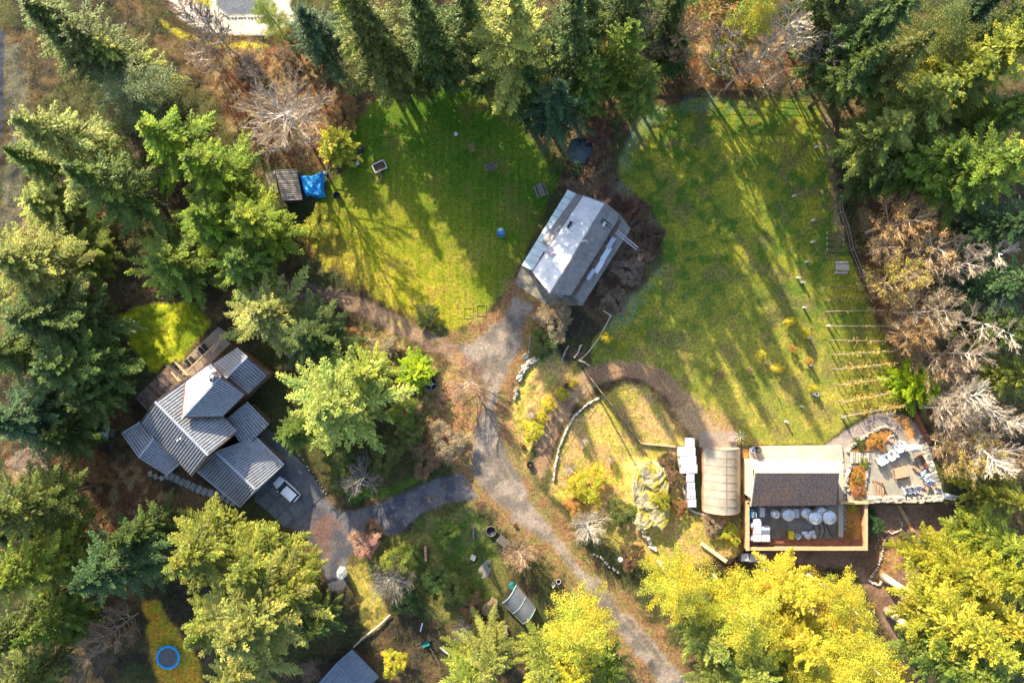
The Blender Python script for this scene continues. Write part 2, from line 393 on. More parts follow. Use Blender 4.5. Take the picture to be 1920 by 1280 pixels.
    def build(s, name, material, parent=None, smooth=False, kind=None, label=None, bevel=0):
        o = link(name, s.mesh(name, material, smooth), parent)
        if bevel:
            md = o.modifiers.new('Bevel', 'BEVEL'); md.width = bevel; md.segments = 2; md.limit_method = 'ANGLE'
        if kind: o['kind'] = kind
        if label: o['label'] = label
        return o
def lerp(a, b, t): return Vector(a) * (1 - t) + Vector(b) * t
# ------------------------------------------------------------------ the ground: one grid, split along the region borders
def build_ground():
    st = 0.3
    xin = np.arange(-80, 80.01, st); yin = np.arange(-55, 55.01, st)
    ext = np.array([1.5, 4, 9, 18, 35, 70, 140, 300, 700])
    xs = np.concatenate([(-80 - ext)[::-1], xin, 80 + ext]); ys = np.concatenate([(-55 - ext)[::-1], yin, 55 + ext])
    X, Y = np.meshgrid(xs, ys, indexing='ij')
    px = X * S + 960; py = 640 - Y * S
    h = height(px, py)
    for _ in range(2):
        k = H / (H - h); px = X * k * S + 960; py = 640 - Y * k * S; h = height(px, py)
    x = px / S; y = py / S
    n1 = fbm(x, y, 3.0, 1, 5); n2 = fbm(x, y, 1.1, 5, 4); n3 = fbm(x, y, 9.0, 9, 4); n4 = fbm(x, y, 0.7, 3, 3)
    rag = (fbm(x, y, 1.6, 6, 4) - 0.5) * 26
    col = np.zeros(X.shape + (3,)); veg = np.ones(X.shape)
    def mixc(m, c):
        nonlocal col
        m = m[..., None]; col = col * (1 - m) + np.asarray(c) * m
    def blend(a, b_, t): t = t[..., None]; return np.asarray(a) * (1 - t) + np.asarray(b_) * t
    def paint(d, c, w=6, ragged=1.0, v=None, op=1.0):
        nonlocal veg
        m = sm(d + rag * ragged, w) * op; mixc(m, c)
        if v is not None: veg = veg * (1 - m) + v * m
    t1 = sm(n1 - 0.42, 0.16); t2 = sm(n2 - 0.45, 0.14); t3 = sm(n3 - 0.45, 0.12)
    forest = blend((0.050,0.040,0.025), (0.11,0.075,0.035), t1); forest = forest * (0.7 + 0.6 * n4[..., None])
    forest = blend(forest, (0.055,0.075,0.02), t3 * 0.6)
    col[:] = forest
    # warm bracken slope under the bare trees, top and left
    bracken = blend((0.13,0.062,0.03), (0.26,0.18,0.08), t2)
    for pl in ([(350,60),(560,70),(640,160),(660,260),(620,330),(500,320),(420,240),(380,160)], [(0,840),(260,850),(330,930),(320,1000),(180,1060),(60,1010),(0,980)], [(1250,20),(1520,20),(1540,170),(1250,180)], [(1590,350),(1760,340),(1900,500),(1900,900),(1780,920),(1700,760),(1620,560)], [(20,400),(230,380),(220,560),(20,480)]):
        paint(sdist(px, py, pl), bracken, 25, 1.0)
    paint(ldist(px, py, [(25,100),(35,250),(20,420)], 26), blend((0.07,0.07,0.05), (0.12,0.11,0.07), t1), 15)
    # dark red-brown scrub round the barn and pond
    paint(sdist(px, py, [(1080,260),(1150,240),(1160,330),(1210,380),(1245,440),(1230,500),(1150,580),(1060,600),(1160,420),(1050,360),(1040,290)]), blend((0.075,0.045,0.030), (0.15,0.10,0.065), t2), 12)
    paint(sdist(px, py, [(640,590),(760,620),(850,690),(900,740),(870,860),(800,880),(700,860),(740,720),(660,640)]), blend((0.10,0.10,0.03), (0.28,0.20,0.08), t2), 22, 1.2)
    # lawn: upper shade and the sunlit yellow at lower left put into the colour
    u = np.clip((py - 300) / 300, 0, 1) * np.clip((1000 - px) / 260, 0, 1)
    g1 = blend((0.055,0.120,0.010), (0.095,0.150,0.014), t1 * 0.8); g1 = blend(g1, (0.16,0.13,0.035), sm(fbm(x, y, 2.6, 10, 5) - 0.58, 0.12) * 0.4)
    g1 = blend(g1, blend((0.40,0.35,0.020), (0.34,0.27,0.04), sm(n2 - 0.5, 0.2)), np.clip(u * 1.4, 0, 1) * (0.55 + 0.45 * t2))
    stripes = 0.92 + 0.16 * (np.sin(px / 2.3 + n3 * 3) * 0.5 + 0.5) * (0.5 + n1)
    g1 = g1 * stripes[..., None]
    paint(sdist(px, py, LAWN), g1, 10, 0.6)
    paint(sdist(px, py, [(872,268),(890,262),(898,285),(880,290)]), (0.22,0.15,0.08), 8, 0.3, op=0.7)
    # rough west bank of the lawn
    paint(sdist(px, py, [(575,400),(640,430),(700,500),(780,590),(830,620),(800,630),(700,570),(600,500),(560,450)]), blend((0.24,0.18,0.03), (0.34,0.30,0.03), t2), 16, 1.3, op=0.85)
    # meadow
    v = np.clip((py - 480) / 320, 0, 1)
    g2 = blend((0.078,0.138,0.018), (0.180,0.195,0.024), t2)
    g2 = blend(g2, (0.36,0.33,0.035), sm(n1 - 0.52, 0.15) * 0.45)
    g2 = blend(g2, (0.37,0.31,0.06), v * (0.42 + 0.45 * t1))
    g2 = blend(g2, (0.17,0.125,0.06), sm(fbm(x, y, 2.3, 12, 5) - 0.57, 0.1) * 0.45)
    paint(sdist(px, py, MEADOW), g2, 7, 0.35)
    paint(sdist(px, py, [(1270,720),(1330,750),(1420,820),(1500,838),(1300,838),(1270,780)]), blend((0.34,0.20,0.10), (0.34,0.27,0.06), t2), 18, 1.0, op=0.75)
    fr = blend((0.21,0.27,0.19), (0.15,0.20,0.10), t2)
    paint(np.minimum(ldist(px, py, FROST, 24), sdist(px, py, MEADOW) + 8), fr, 22, 1.6, op=0.42)
    paint(ldist(px, py, FROST2, 20), fr, 14, 1.6, op=0.36)
    paint(ldist(px, py, [(1153,310),(1160,345),(1205,385),(1240,440)], 7), fr, 10, 1.2, op=0.4)
    paint(ldist(px, py, [(1575,445),(1560,330),(1556,250),(1545,195)], 12), blend((0.30,0.24,0.12), (0.22,0.16,0.08), t2), 10, 0.7, op=0.8)
    # back lawn, trampoline lawn, garden
    paint(sdist(px, py, BACKLAWN), blend((0.16,0.22,0.012), (0.36,0.37,0.02), sm(fbm(x, y, 1.3, 13, 5) - 0.38, 0.22)), 10, 0.8)
    paint(sdist(px, py, TRAMPLAWN), blend((0.56,0.28,0.03), (0.38,0.30,0.03), t2), 10, 0.8)
    paint(sdist(px, py, GARDEN), blend((0.060,0.085,0.018), (0.13,0.125,0.035), t1), 14, 1.0)
    paint(sdist(px, py, [(790,970),(890,945),(915,1010),(870,1060),(800,1020)]), blend((0.07,0.12,0.02), (0.14,0.14,0.045), t2), 12, 0.8)
    paint(sdist(px, py, [(640,905),(730,905),(800,885),(810,895),(740,930),(650,950)]), (0.08,0.14,0.02), 12, 0.5)
    paint(sdist(px, py, GOLDSTRIP), blend((0.34,0.26,0.06), (0.24,0.22,0.04), t2), 8, 0.6)
    # the yellow hillside between the drive and the loop path
    hill = blend((0.42,0.28,0.105), (0.31,0.26,0.06), t2); hill = blend(hill, (0.46,0.38,0.06), sm(n1 - 0.5, 0.12) * 0.6)
    paint(sdist(px, py, HILLSIDE), hill, 14, 0.8)
    paint(sdist(px, py, MOUND), hill, 14, 0.8)
    paint(sdist(px, py, [(820,770),(900,770),(870,870),(800,860)]), hill, 22, 1.2)
    paint(sdist(px, py, [(1060,880),(1160,850),(1180,900),(1100,980),(1060,960)]), blend((0.50,0.28,0.07), (0.44,0.36,0.05), t2), 22, 1.2, op=0.8)
    # leaf litter along the drive
    lit = blend((0.34,0.18,0.085), (0.30,0.22,0.08), t2)
    paint(sdist(px, py, LITTER), lit, 18, 1.0)
    dd = sdist(px, py, DRIVE)
    paint(np.minimum(dd + 26, 40 - np.abs(py - 900) * 0 + 0 * dd), lit, 16, 1.5, op=0.6)
    # loop path, track, gravel drives, asphalt
    paint(ldist(px, py, LOOP, [17,19,22,24,24,21,21,23,27,28,22]), blend((0.30,0.18,0.10), (0.36,0.24,0.13), t1), 10, 0.6, 0.3, op=0.92)
    paint(ldist(px, py, TRACK, 19), blend((0.20,0.13,0.09), (0.26,0.17,0.11), t2), 9, 0.5, 0.3)
    paint(ldist(px, py, TRACK[1:-1], 4), (0.26,0.25,0.03), 7, 0.4, 1.0, op=0.8)
    paint(sdist(px, py, [(490,520),(560,520),(640,560),(560,590),(500,575)]), blend((0.21,0.13,0.09), (0.13,0.09,0.06), t2), 14, 0.7)
    grav = blend((0.155,0.13,0.105), (0.285,0.23,0.18), sm(fbm(x, y, 2.2, 8, 6) - 0.40, 0.2)); grav = blend(grav, (0.15,0.13,0.11), sm(fbm(x, y, 0.9, 11, 4) - 0.60, 0.08) * 0.6)
    paint(dd - 7, grav, 8, 0.8, 0.3)
    for off in (-9, 9):
        paint(ldist(px, py, [(925+off,800),(935+off,870),(980+off,940),(1045+off,1020),(1115+off,1090),(1195+off,1180),(1265+off,1270)], 3.5), (0.36,0.29,0.23), 7, 0.25, op=0.75)
    paint(ldist(px, py, [(930,800),(936,870),(980,940),(1045,1020),(1115,1090),(1195,1180),(1265,1270)], 3), (0.15,0.11,0.06), 7, 0.7, op=0.75)
    paint(ldist(px, py, [(995,560),(960,620),(930,680),(915,740),(925,800)], 3), (0.17,0.13,0.10), 9, 0.8, op=0.5)
    paint(sdist(px, py, [(850,640),(905,700),(880,740),(840,700)]), lit, 16, 1.0, op=0.6)
    asp = blend((0.070,0.072,0.088), (0.13,0.122,0.125), sm(fbm(x, y, 1.8, 4, 6) - 0.42, 0.18)); asp = blend(asp, (0.20,0.12,0.07), sm(fbm(x, y, 0.8, 12, 4) - 0.66, 0.05) * 0.6)
    paint(sdist(px, py, ASPH), asp, 6, 0.3, 0.05)
    paint(sdist(px, py, [(560,990),(612,950),(640,970),(620,1060),(590,1040)]), (0.17,0.085,0.06), 22, 0.9, op=0.65)
    paint(sdist(px, py, TOPDRIVE), blend((0.56,0.50,0.40), (0.48,0.43,0.35), t1), 5, 0.1, 0.05)
    paint(sdist(px, py, TOPBED), blend((0.20,0.22,0.03), (0.36,0.32,0.04), t2), 6, 0.3, 1.0)
    paint(sdist(px, py, TOPPAD), (0.13,0.14,0.16), 4, 0.1, 0.0)
    paint(ldist(px, py, [(300,40),(340,66),(400,84),(500,86)], 8), (0.42,0.36,0.04), 10, 0.5)
    paint(sdist(px, py, ROAD), (0.040,0.046,0.058), 5, 0.1, 0.0)
    paint(sdist(px, py, GRAVELARC), blend((0.34,0.28,0.24), (0.26,0.22,0.20), t2), 6, 0.3, 0.1)
    paint(sdist(px, py, [(1660,775),(1705,778),(1722,820),(1700,830),(1690,800)]), (0.46,0.24,0.08), 8, 0.5, 0.5)
    yd = blend((0.15,0.092,0.062), (0.22,0.14,0.10), t1)
    paint(sdist(px, py, YARDDIRT), yd, 8, 0.35, 0.2)
    paint(sdist(px, py, [(1620,945),(1650,945),(1645,1000),(1625,1030)]), (0.04,0.07,0.02), 8, 0.4)
    paint(sdist(px, py, [(1655,1005),(1700,1000),(1700,1040),(1680,1100),(1640,1110),(1640,1060)]), blend((0.34,0.20,0.09), (0.20,0.12,0.05), t2), 8, 0.5, 1.0)
    paint(sdist(px, py, [(1388,838),(1412,838),(1400,940),(1388,960)]), (0.42,0.22,0.06), 8, 0.6)
    paint(sdist(px, py, [(1310,962),(1395,950),(1395,1010),(1330,1010)]), blend((0.14,0.11,0.05), (0.34,0.17,0.04), t2), 10, 0.6)
    col = np.clip(col, 0.004, 0.8)
    nx, ny = X.shape
    V = np.stack([X, Y, h], -1).reshape(-1, 3)
    A = np.concatenate([col, veg[..., None]], -1).reshape(-1, 4).astype(np.float32)
    # which piece of the setting each face belongs to
    cx = (px[:-1, :-1] + px[1:, 1:]) / 2; cy = (py[:-1, :-1] + py[1:, 1:]) / 2
    reg = np.zeros(cx.shape, int)
    def setr(d, k): reg[d > 0] = k
    names = ['forest_floor', 'lawn', 'meadow', 'back_lawn', 'grassy_hillside', 'garden_grass', 'dirt_path', 'wheel_track', 'gravel_driveway', 'asphalt_driveway', 'concrete_driveway', 'parking_pad', 'road', 'gravel_path', 'dirt_yard']
    setr(sdist(cx, cy, GARDEN), 5); setr(sdist(cx, cy, HILLSIDE), 4); setr(sdist(cx, cy, MOUND), 4)
    setr(sdist(cx, cy, LAWN), 1); setr(sdist(cx, cy, MEADOW), 2); setr(sdist(cx, cy, BACKLAWN), 3)
    setr(ldist(cx, cy, LOOP, 18), 6); setr(ldist(cx, cy, TRACK, 18), 7); setr(sdist(cx, cy, DRIVE), 8)
    setr(sdist(cx, cy, ASPH), 9); setr(sdist(cx, cy, TOPDRIVE), 10); setr(sdist(cx, cy, TOPBED), 0); setr(sdist(cx, cy, TOPPAD), 11)
    setr(sdist(cx, cy, ROAD), 12); setr(sdist(cx, cy, YARDDIRT), 14); setr(sdist(cx, cy, GRAVELARC), 13)
    I = np.arange(nx * ny).reshape(nx, ny)
    F = np.stack([I[:-1, :-1], I[1:, :-1], I[1:, 1:], I[:-1, 1:]], -1)
    for k, nm in enumerate(names):
        f = F[reg == k]
        if not len(f): continue
        used = np.unique(f); remap = np.zeros(nx * ny, dtype=np.int32); remap[used] = np.arange(len(used))
        me = bpy.data.meshes.new(nm); n = len(f)
        me.vertices.add(len(used)); me.vertices.foreach_set('co', V[used].astype(np.float32).ravel())
        me.loops.add(n * 4); me.loops.foreach_set('vertex_index', remap[f].astype(np.int32).ravel())
        me.polygons.add(n); me.polygons.foreach_set('loop_start', np.arange(0, n * 4, 4, dtype=np.int32)); me.polygons.foreach_set('loop_total', np.full(n, 4, dtype=np.int32))
        me.polygons.foreach_set('use_smooth', np.ones(n, dtype=bool))
        a = me.color_attributes.new('Col', 'FLOAT_COLOR', 'POINT'); a.data.foreach_set('color', A[used].ravel())
        me.update(); me.materials.append(M['ground'])
        o = link(nm, me); o['kind'] = 'structure'
build_ground()
# ------------------------------------------------------------------ foliage builders
def unit(v): return v / (np.linalg.norm(v, axis=-1, keepdims=True) + 1e-9)
def leaf_quads(c, u, w, lu, lw):
    """rhombic leaf clumps: centre c, long axis u, cross axis w"""
    a = u * lu[:, None]; b = w * lw[:, None]
    return np.stack([c - a * 0.5 - b * 0.25, c - a * 0.05 + b * 0.5, c + a * 0.5 + b * 0.05, c + a * 0.1 - b * 0.5], 1)
def rand_unit(n, r): return unit(r.normal(size=(n, 3)))
def conifer_mesh(seed, h=26.0, rad=4.6, whorls=24, per=5, droop=0.05, rise=0.18, base=0.20, shape=0.85, lw0=0.085, wid=0.82, step=0.115):
    """whorls of tapering boughs, each a flat feather of side sprays"""
    r = np.random.RandomState(seed)
    nb = whorls * per; j = np.repeat(np.arange(whorls), per); kk = np.tile(np.arange(per), whorls)
    t = (j + r.uniform(-0.35, 0.35, nb)) / whorls; t = np.clip(t, 0, 0.985)
    z0 = h * (base + (0.985 - base) * t)
    az = j * 0.9 + kk * 2 * math.pi / per + r.uniform(-0.22, 0.22, nb)
    Lb = rad * ((1 - t) ** shape + 0.05) * r.uniform(0.68, 1.22, nb) * np.where(t < 0.10, 0.7, 1.0)
    Lb *= 1 + 0.20 * np.sin(az * 2 + r.rand() * 6) * np.sin(t * 11 + r.rand() * 6)
    Lb = np.where(r.rand(nb) < 0.10, Lb * 0.45, Lb)
    K = np.maximum((Lb / step).astype(int), 5)
    idx = np.repeat(np.arange(nb), K)
    s = np.concatenate([np.linspace(0.12, 1.0, k) for k in K])
    L_ = Lb[idx]; rr = s * L_
    da = az[idx] + r.uniform(-0.16, 0.16, nb)[idx] * s * 1.3
    rs_ = rise * (0.3 + 1.8 * t[idx] ** 1.5)
    pz = z0[idx] + rs_ * rr - droop * rr ** 2 + 0.035 * rr ** 2 * s ** 2
    p = np.stack([np.cos(da) * rr, np.sin(da) * rr, pz], 1)
    dirv = unit(np.stack([np.cos(da), np.sin(da), rs_ - 2 * droop * rr], 1))
    side = unit(np.stack([-np.sin(da), np.cos(da), np.zeros_like(da)], 1))
    Q = []; Cc = []
    prof = wid * (0.10 + 1.75 * s ** 0.55 * np.clip(1.02 - s, 0, 1) ** 0.75) * (0.30 + 0.135 * L_)
    tone_b = r.uniform(0.70, 1.25, nb)[idx]
    for sg in (-1, 1):
        w = prof * r.uniform(0.6, 1.3, len(s))
        ang = np.radians(r.uniform(34, 60, len(s)))
        sd = unit(dirv * np.cos(ang)[:, None] + side * (sg * np.sin(ang))[:, None] + np.array([0, 0, -0.10]))
        for q_i, f in enumerate((0.18, 0.40, 0.62, 0.82, 1.0)):
            keep = np.ones(len(w), bool) if q_i in (0, 2, 3) else (w > 0.42)
            c = p + sd * (w * f)[:, None] + r.normal(size=(len(w), 3)) * 0.045
            c[:, 2] -= 0.12 * (w * f) ** 2
            uu = unit(sd + r.normal(size=sd.shape) * 0.24)
            ww = unit(np.cross(uu, unit(np.array([0, 0, 1.0]) + r.normal(size=sd.shape) * 0.5)))
            q = leaf_quads(c, uu, ww, w * 0.32 * r.uniform(0.8, 1.3, len(w)) + 0.12, lw0 * r.uniform(0.7, 1.5, len(w)))
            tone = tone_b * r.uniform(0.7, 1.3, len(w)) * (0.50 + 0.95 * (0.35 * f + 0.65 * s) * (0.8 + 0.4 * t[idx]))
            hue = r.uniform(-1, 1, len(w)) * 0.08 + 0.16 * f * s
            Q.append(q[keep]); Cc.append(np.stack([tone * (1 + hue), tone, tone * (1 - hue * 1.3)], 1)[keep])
    # inner layer of dull, dead needles, added round the stem to block the sun
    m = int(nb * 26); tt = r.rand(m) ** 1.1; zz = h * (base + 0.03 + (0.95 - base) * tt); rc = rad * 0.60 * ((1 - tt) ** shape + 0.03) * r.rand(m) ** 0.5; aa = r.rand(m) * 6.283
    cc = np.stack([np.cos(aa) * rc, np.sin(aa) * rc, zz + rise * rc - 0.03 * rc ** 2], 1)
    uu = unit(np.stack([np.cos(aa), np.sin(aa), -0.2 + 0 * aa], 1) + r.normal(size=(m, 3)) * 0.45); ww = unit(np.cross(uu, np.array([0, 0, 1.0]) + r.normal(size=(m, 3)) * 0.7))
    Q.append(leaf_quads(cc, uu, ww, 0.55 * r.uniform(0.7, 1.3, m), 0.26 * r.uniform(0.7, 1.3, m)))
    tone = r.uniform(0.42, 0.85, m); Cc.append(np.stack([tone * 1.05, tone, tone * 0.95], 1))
    uu = unit(dirv + r.normal(size=dirv.shape) * 0.15); ww = unit(np.cross(uu, np.array([0, 0, 1.0]) + r.normal(size=dirv.shape) * 0.3))
    Q.append(leaf_quads(p, uu, ww, np.full(len(s), 0.36), np.full(len(s), lw0 * 1.1)))
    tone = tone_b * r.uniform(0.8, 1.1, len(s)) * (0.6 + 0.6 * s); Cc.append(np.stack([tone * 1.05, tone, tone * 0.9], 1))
    return quad_mesh('crown', np.concatenate(Q), np.concatenate(Cc), mats=(M['needles'],))
def trunk_mesh(seed, h, r0, seg=8, lean=0.3):
    r = np.random.RandomState(seed); b = MB(); pts = []; rad = []
    wx, wy = r.normal(size=2) * lean
    for i in range(9):
        t = i / 8; z = -0.5 + (h * 0.97 + 0.5) * t
        pts.append((wx * math.sin(t * 3) * 0.5, wy * math.sin(t * 2.5) * 0.5, z)); rad.append(r0 * (1.35 if i == 0 else 1.0 - 0.9 * t))
    b.tube(pts, rad, seg)
    me = b.mesh('trunk', M['bark'], True)
    a = me.color_attributes.new('Col', 'FLOAT_COLOR', 'POINT'); n = len(me.vertices)
    c = np.ones((n, 4), np.float32); c[:, :3] = r.uniform(0.75, 1.25, (n, 1)); a.data.foreach_set('color', c.ravel())
    return me
def clump_mesh(seed, h=8.0, rad=3.0, nclump=70, per=150, cr=0.75, leaf=0.24, zlo=0.25, flat=0.6, top=1.0, name='crown', shell=0.55):
    r = np.random.RandomState(seed)
    d = rand_unit(nclump, r); rr = (shell + (1 - shell) * r.rand(nclump) ** 0.5)
    mid = h * (zlo + 1) / 2; hz = h * (1 - zlo) / 2
    cc = np.stack([d[:, 0] * rad * rr, d[:, 1] * rad * rr, mid + d[:, 2] * hz * rr * top], 1)
    lob = 1 + 0.25 * np.sin(np.arctan2(d[:, 1], d[:, 0]) * 3 + r.rand() * 6) ; cc[:, :2] *= lob[:, None]
    idx = np.repeat(np.arange(nclump), per); n = len(idx)
    e = rand_unit(n, r) * (r.rand(n, 1) ** 0.45) * cr * r.uniform(0.6, 1.3, nclump)[idx][:, None]
    e[:, 2] *= flat
    c = cc[idx] + e
    uu = unit(rand_unit(n, r) + np.array([0, 0, 0.0]) + unit(e) * 0.8); ww = unit(np.cross(uu, unit(np.array([0, 0, 1.0]) + r.normal(size=(n, 3)) * 0.7)))
    q = leaf_quads(c, uu, ww, leaf * r.uniform(0.7, 1.5, n), leaf * 0.62 * r.uniform(0.7, 1.3, n))
    tone = r.uniform(0.7, 1.25, nclump)[idx] * r.uniform(0.7, 1.3, n); hue = r.uniform(-0.12, 0.12, nclump)[idx] + r.uniform(-0.08, 0.08, n)
    return quad_mesh(name, q, np.stack([tone * (1 + hue), tone, tone * (1 - hue)], 1), mats=(M['leaves'],))
def plume_mesh(seed, h=24.0, rad=5.0, nb=120, base=0.25, name='crown', lsz=0.30):
    """loose deciduous or cedar crown: arching limbs carrying many leaf sprays"""
    r = np.random.RandomState(seed); Q = []; Cc = []
    t = r.rand(nb) ** 0.8; z0 = h * (base + (0.97 - base) * t)
    az = r.uniform(0, 6.283, nb); Lb = rad * np.sqrt(np.clip(1 - (np.abs(t - 0.28) / 0.78) ** 2, 0.06, 1)) * r.uniform(0.55, 1.15, nb)
    K = np.maximum((Lb / 0.20).astype(int), 5); idx = np.repeat(np.arange(nb), K)
    s = np.concatenate([np.linspace(0.25, 1, k) for k in K]); rr = s * Lb[idx]
    da = az[idx] + r.uniform(-0.25, 0.25, nb)[idx] * s
    pz = z0[idx] + (0.75 - 0.3 * t[idx]) * rr - 0.085 * rr ** 2
    p = np.stack([np.cos(da) * rr, np.sin(da) * rr, pz], 1)
    tb = r.uniform(0.72, 1.22, nb)[idx]; hb = r.uniform(-0.20, 0.16, nb)[idx]
    for j in range(18):
        n = len(s); sp = 0.14 + 0.34 * np.sin(s * 2.6)
        c = p + r.normal(size=(n, 3)) * sp[:, None] * np.array([0.8, 0.8, 0.55])
        uu = unit(rand_unit(n, r) * np.array([1, 1, 0.6]) + np.stack([np.cos(da), np.sin(da), 0 * da], 1) * 0.9)
        ww = unit(np.cross(uu, unit(np.array([0, 0, 1.0]) + r.normal(size=(n, 3)) * 0.6)))
        Q.append(leaf_quads(c, uu, ww, lsz * r.uniform(0.7, 1.5, n), lsz * 0.5 * r.uniform(0.7, 1.3, n)))
        tone = tb * r.uniform(0.7, 1.3, n); hue = hb + r.uniform(-0.10, 0.16, n)
        Cc.append(np.stack([tone * (1 + hue), tone, tone * (1 - hue)], 1))
    return quad_mesh(name, np.concatenate(Q), np.concatenate(Cc), mats=(M['leaves'],))
def seg_mesh(segs, name='branches', mat_=None):
    """segs: list of (p0, p1, r0, r1) -> triangular tubes"""
    A = np.array([s_[0] for s_ in segs], float); B = np.array([s_[1] for s_ in segs], float)
    r0 = np.array([s_[2] for s_ in segs]); r1 = np.array([s_[3] for s_ in segs])
    d = unit(B - A); u = unit(np.cross(d, np.array([0.31, 0.17, 0.93]))); w = np.cross(d, u)
    Q = []
    ang = [0, 2.094, 4.189]
    ring0 = [A + (u * math.cos(a) + w * math.sin(a)) * r0[:, None] for a in ang]
    ring1 = [B + (u * math.cos(a) + w * math.sin(a)) * r1[:, None] for a in ang]
    for k in range(3):
        j = (k + 1) % 3; Q.append(np.stack([ring0[k], ring0[j], ring1[j], ring1[k]], 1))
    Q = np.concatenate(Q); rr_ = np.tile(r0, 3); tn = np.tile(np.random.RandomState(3).uniform(0.75, 1.25, len(segs)), 3) * np.where(rr_ > 0.03, 1.1, 0.72)
    wm = np.where(rr_ > 0.03, 1.0, 0.86)
    return quad_mesh(name, Q, np.stack([tn, tn * wm ** 0.6, tn * wm ** 1.6], 1), mats=(mat_ or M['bark'],))
def bare_mesh(seed, h=12.0, spread=4.5, trunk_r=0.16, n1=16, n2=6, n3=5, fork=0.3, up=0.75, lean=(0, 0), twig=0.018):
    r = random.Random(seed); segs = []; tips = []
    def path(p, d, L_, r0, r1, n, wob, lift):
        pts = [p]; d = Vector(d).normalized()
        for i in range(n):
            d = (d + Vector((r.gauss(0, wob), r.gauss(0, wob), r.gauss(0, wob * 0.6) + lift))).normalized()
            q = pts[-1] + d * (L_ / n); a = r0 + (r1 - r0) * i / n; b_ = r0 + (r1 - r0) * (i + 1) / n
            segs.append((tuple(pts[-1]), tuple(q), a, b_)); pts.append(q)
        return pts, d
    tp, _ = path(Vector((0, 0, -0.3)), (lean[0], lean[1], 1), h * 0.93, trunk_r, trunk_r * 0.3, 8, 0.06, 0.02)
    for i in range(n1):
        t = fork + (1 - fork) * (i + r.random()) / n1
        k = min(int(t * 8), 7); p = tp[k].lerp(tp[k + 1], t * 8 - k)
        a = i * 2.4 + r.uniform(-0.5, 0.5); L1 = spread * 1.1 * (1.0 - 0.55 * (t - fork) / (1 - fork)) * r.uniform(0.7, 1.15)
        b1, d1 = path(p, (math.cos(a), math.sin(a), up * r.uniform(0.6, 1.3)), L1, trunk_r * 0.42 * (1.2 - t * 0.6), 0.025, 5, 0.055, 0.05)
        for j in range(n2):
            f = 0.22 + 0.78 * (j + r.random()) / n2; k = min(int(f * 5), 4); q = b1[k].lerp(b1[k + 1], f * 5 - k)
            dd = (b1[k + 1] - b1[k]).normalized(); s_ = dd.cross(Vector((0, 0, 1))) * (1 if j % 2 else -1)
            L2 = L1 * 0.48 * (1.15 - f * 0.6) * r.uniform(0.7, 1.2)
            b2, _ = path(q, dd * 1.1 + s_ * 0.62 + Vector((r.gauss(0, .2), r.gauss(0, .2), r.gauss(0.1, .3))), L2, 0.032, twig, 4, 0.07, 0.04)
            for m_ in range(n3):
                g = 0.2 + 0.8 * (m_ + r.random()) / n3; k2 = min(int(g * 4), 3); q2 = b2[k2].lerp(b2[k2 + 1], g * 4 - k2)
                d2 = (b2[k2 + 1] - b2[k2]).normalized()
                b3, _ = path(q2, d2 + Vector((r.gauss(0, .45), r.gauss(0, .45), r.gauss(0.1, .35))), L2 * 0.42 * r.uniform(0.6, 1.3), twig, twig * 0.6, 2, 0.15, 0.02)
                tips.append(b3[-1]); tips.append(b3[1])
    return segs, tips
def sprinkle(tips, seed, per, leaf, name='leaves', spread=0.15):
    r = np.random.RandomState(seed); c = np.array([tuple(t) for t in tips]); c = np.repeat(c, per, 0) if per >= 1 else c[r.rand(len(c)) < per]
    n = len(c); c = c + r.normal(size=(n, 3)) * spread
    uu = rand_unit(n, r); ww = unit(np.cross(uu, unit(np.array([0, 0, 1.0]) + r.normal(size=(n, 3)) * 0.6)))
    tone = r.uniform(0.6, 1.3, n); hue = r.uniform(-0.15, 0.15, n)
    return quad_mesh(name, leaf_quads(c, uu, ww, leaf * r.uniform(0.7, 1.4, n), leaf * 0.7 * r.uniform(0.7, 1.3, n)), np.stack([tone * (1 + hue), tone, tone * (1 - hue)], 1), mats=(M['leaves'],))

# prototypes (shared mesh data)
PROTO = {}
for i in range(4):   # firs: whorls of long boughs
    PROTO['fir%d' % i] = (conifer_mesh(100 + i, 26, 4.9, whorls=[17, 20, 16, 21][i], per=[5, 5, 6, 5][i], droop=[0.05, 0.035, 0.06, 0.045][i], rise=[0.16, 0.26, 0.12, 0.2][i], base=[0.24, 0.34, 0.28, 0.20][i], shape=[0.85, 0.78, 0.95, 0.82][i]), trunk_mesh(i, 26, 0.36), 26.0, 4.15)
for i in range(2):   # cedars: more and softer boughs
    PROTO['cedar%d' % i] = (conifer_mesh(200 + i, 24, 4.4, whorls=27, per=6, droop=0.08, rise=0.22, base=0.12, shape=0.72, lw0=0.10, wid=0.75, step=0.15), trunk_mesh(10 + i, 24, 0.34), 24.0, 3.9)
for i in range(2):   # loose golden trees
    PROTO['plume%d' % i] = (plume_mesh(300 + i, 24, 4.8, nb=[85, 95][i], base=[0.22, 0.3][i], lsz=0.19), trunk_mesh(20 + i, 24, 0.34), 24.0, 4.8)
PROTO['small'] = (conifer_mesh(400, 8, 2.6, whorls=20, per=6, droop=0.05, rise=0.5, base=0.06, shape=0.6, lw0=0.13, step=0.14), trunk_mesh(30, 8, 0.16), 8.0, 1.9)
PROTO['bush'] = (clump_mesh(410, 2.4, 1.6, 40, 60, 0.42, 0.17, zlo=0.12), trunk_mesh(31, 1.8, 0.07), 2.4, 1.7)
PROTO['broad'] = (clump_mesh(411, 7.5, 3.0, 90, 110, 0.62, 0.22, zlo=0.25), trunk_mesh(32, 6.5, 0.18), 7.5, 3.1)
BARE = {}
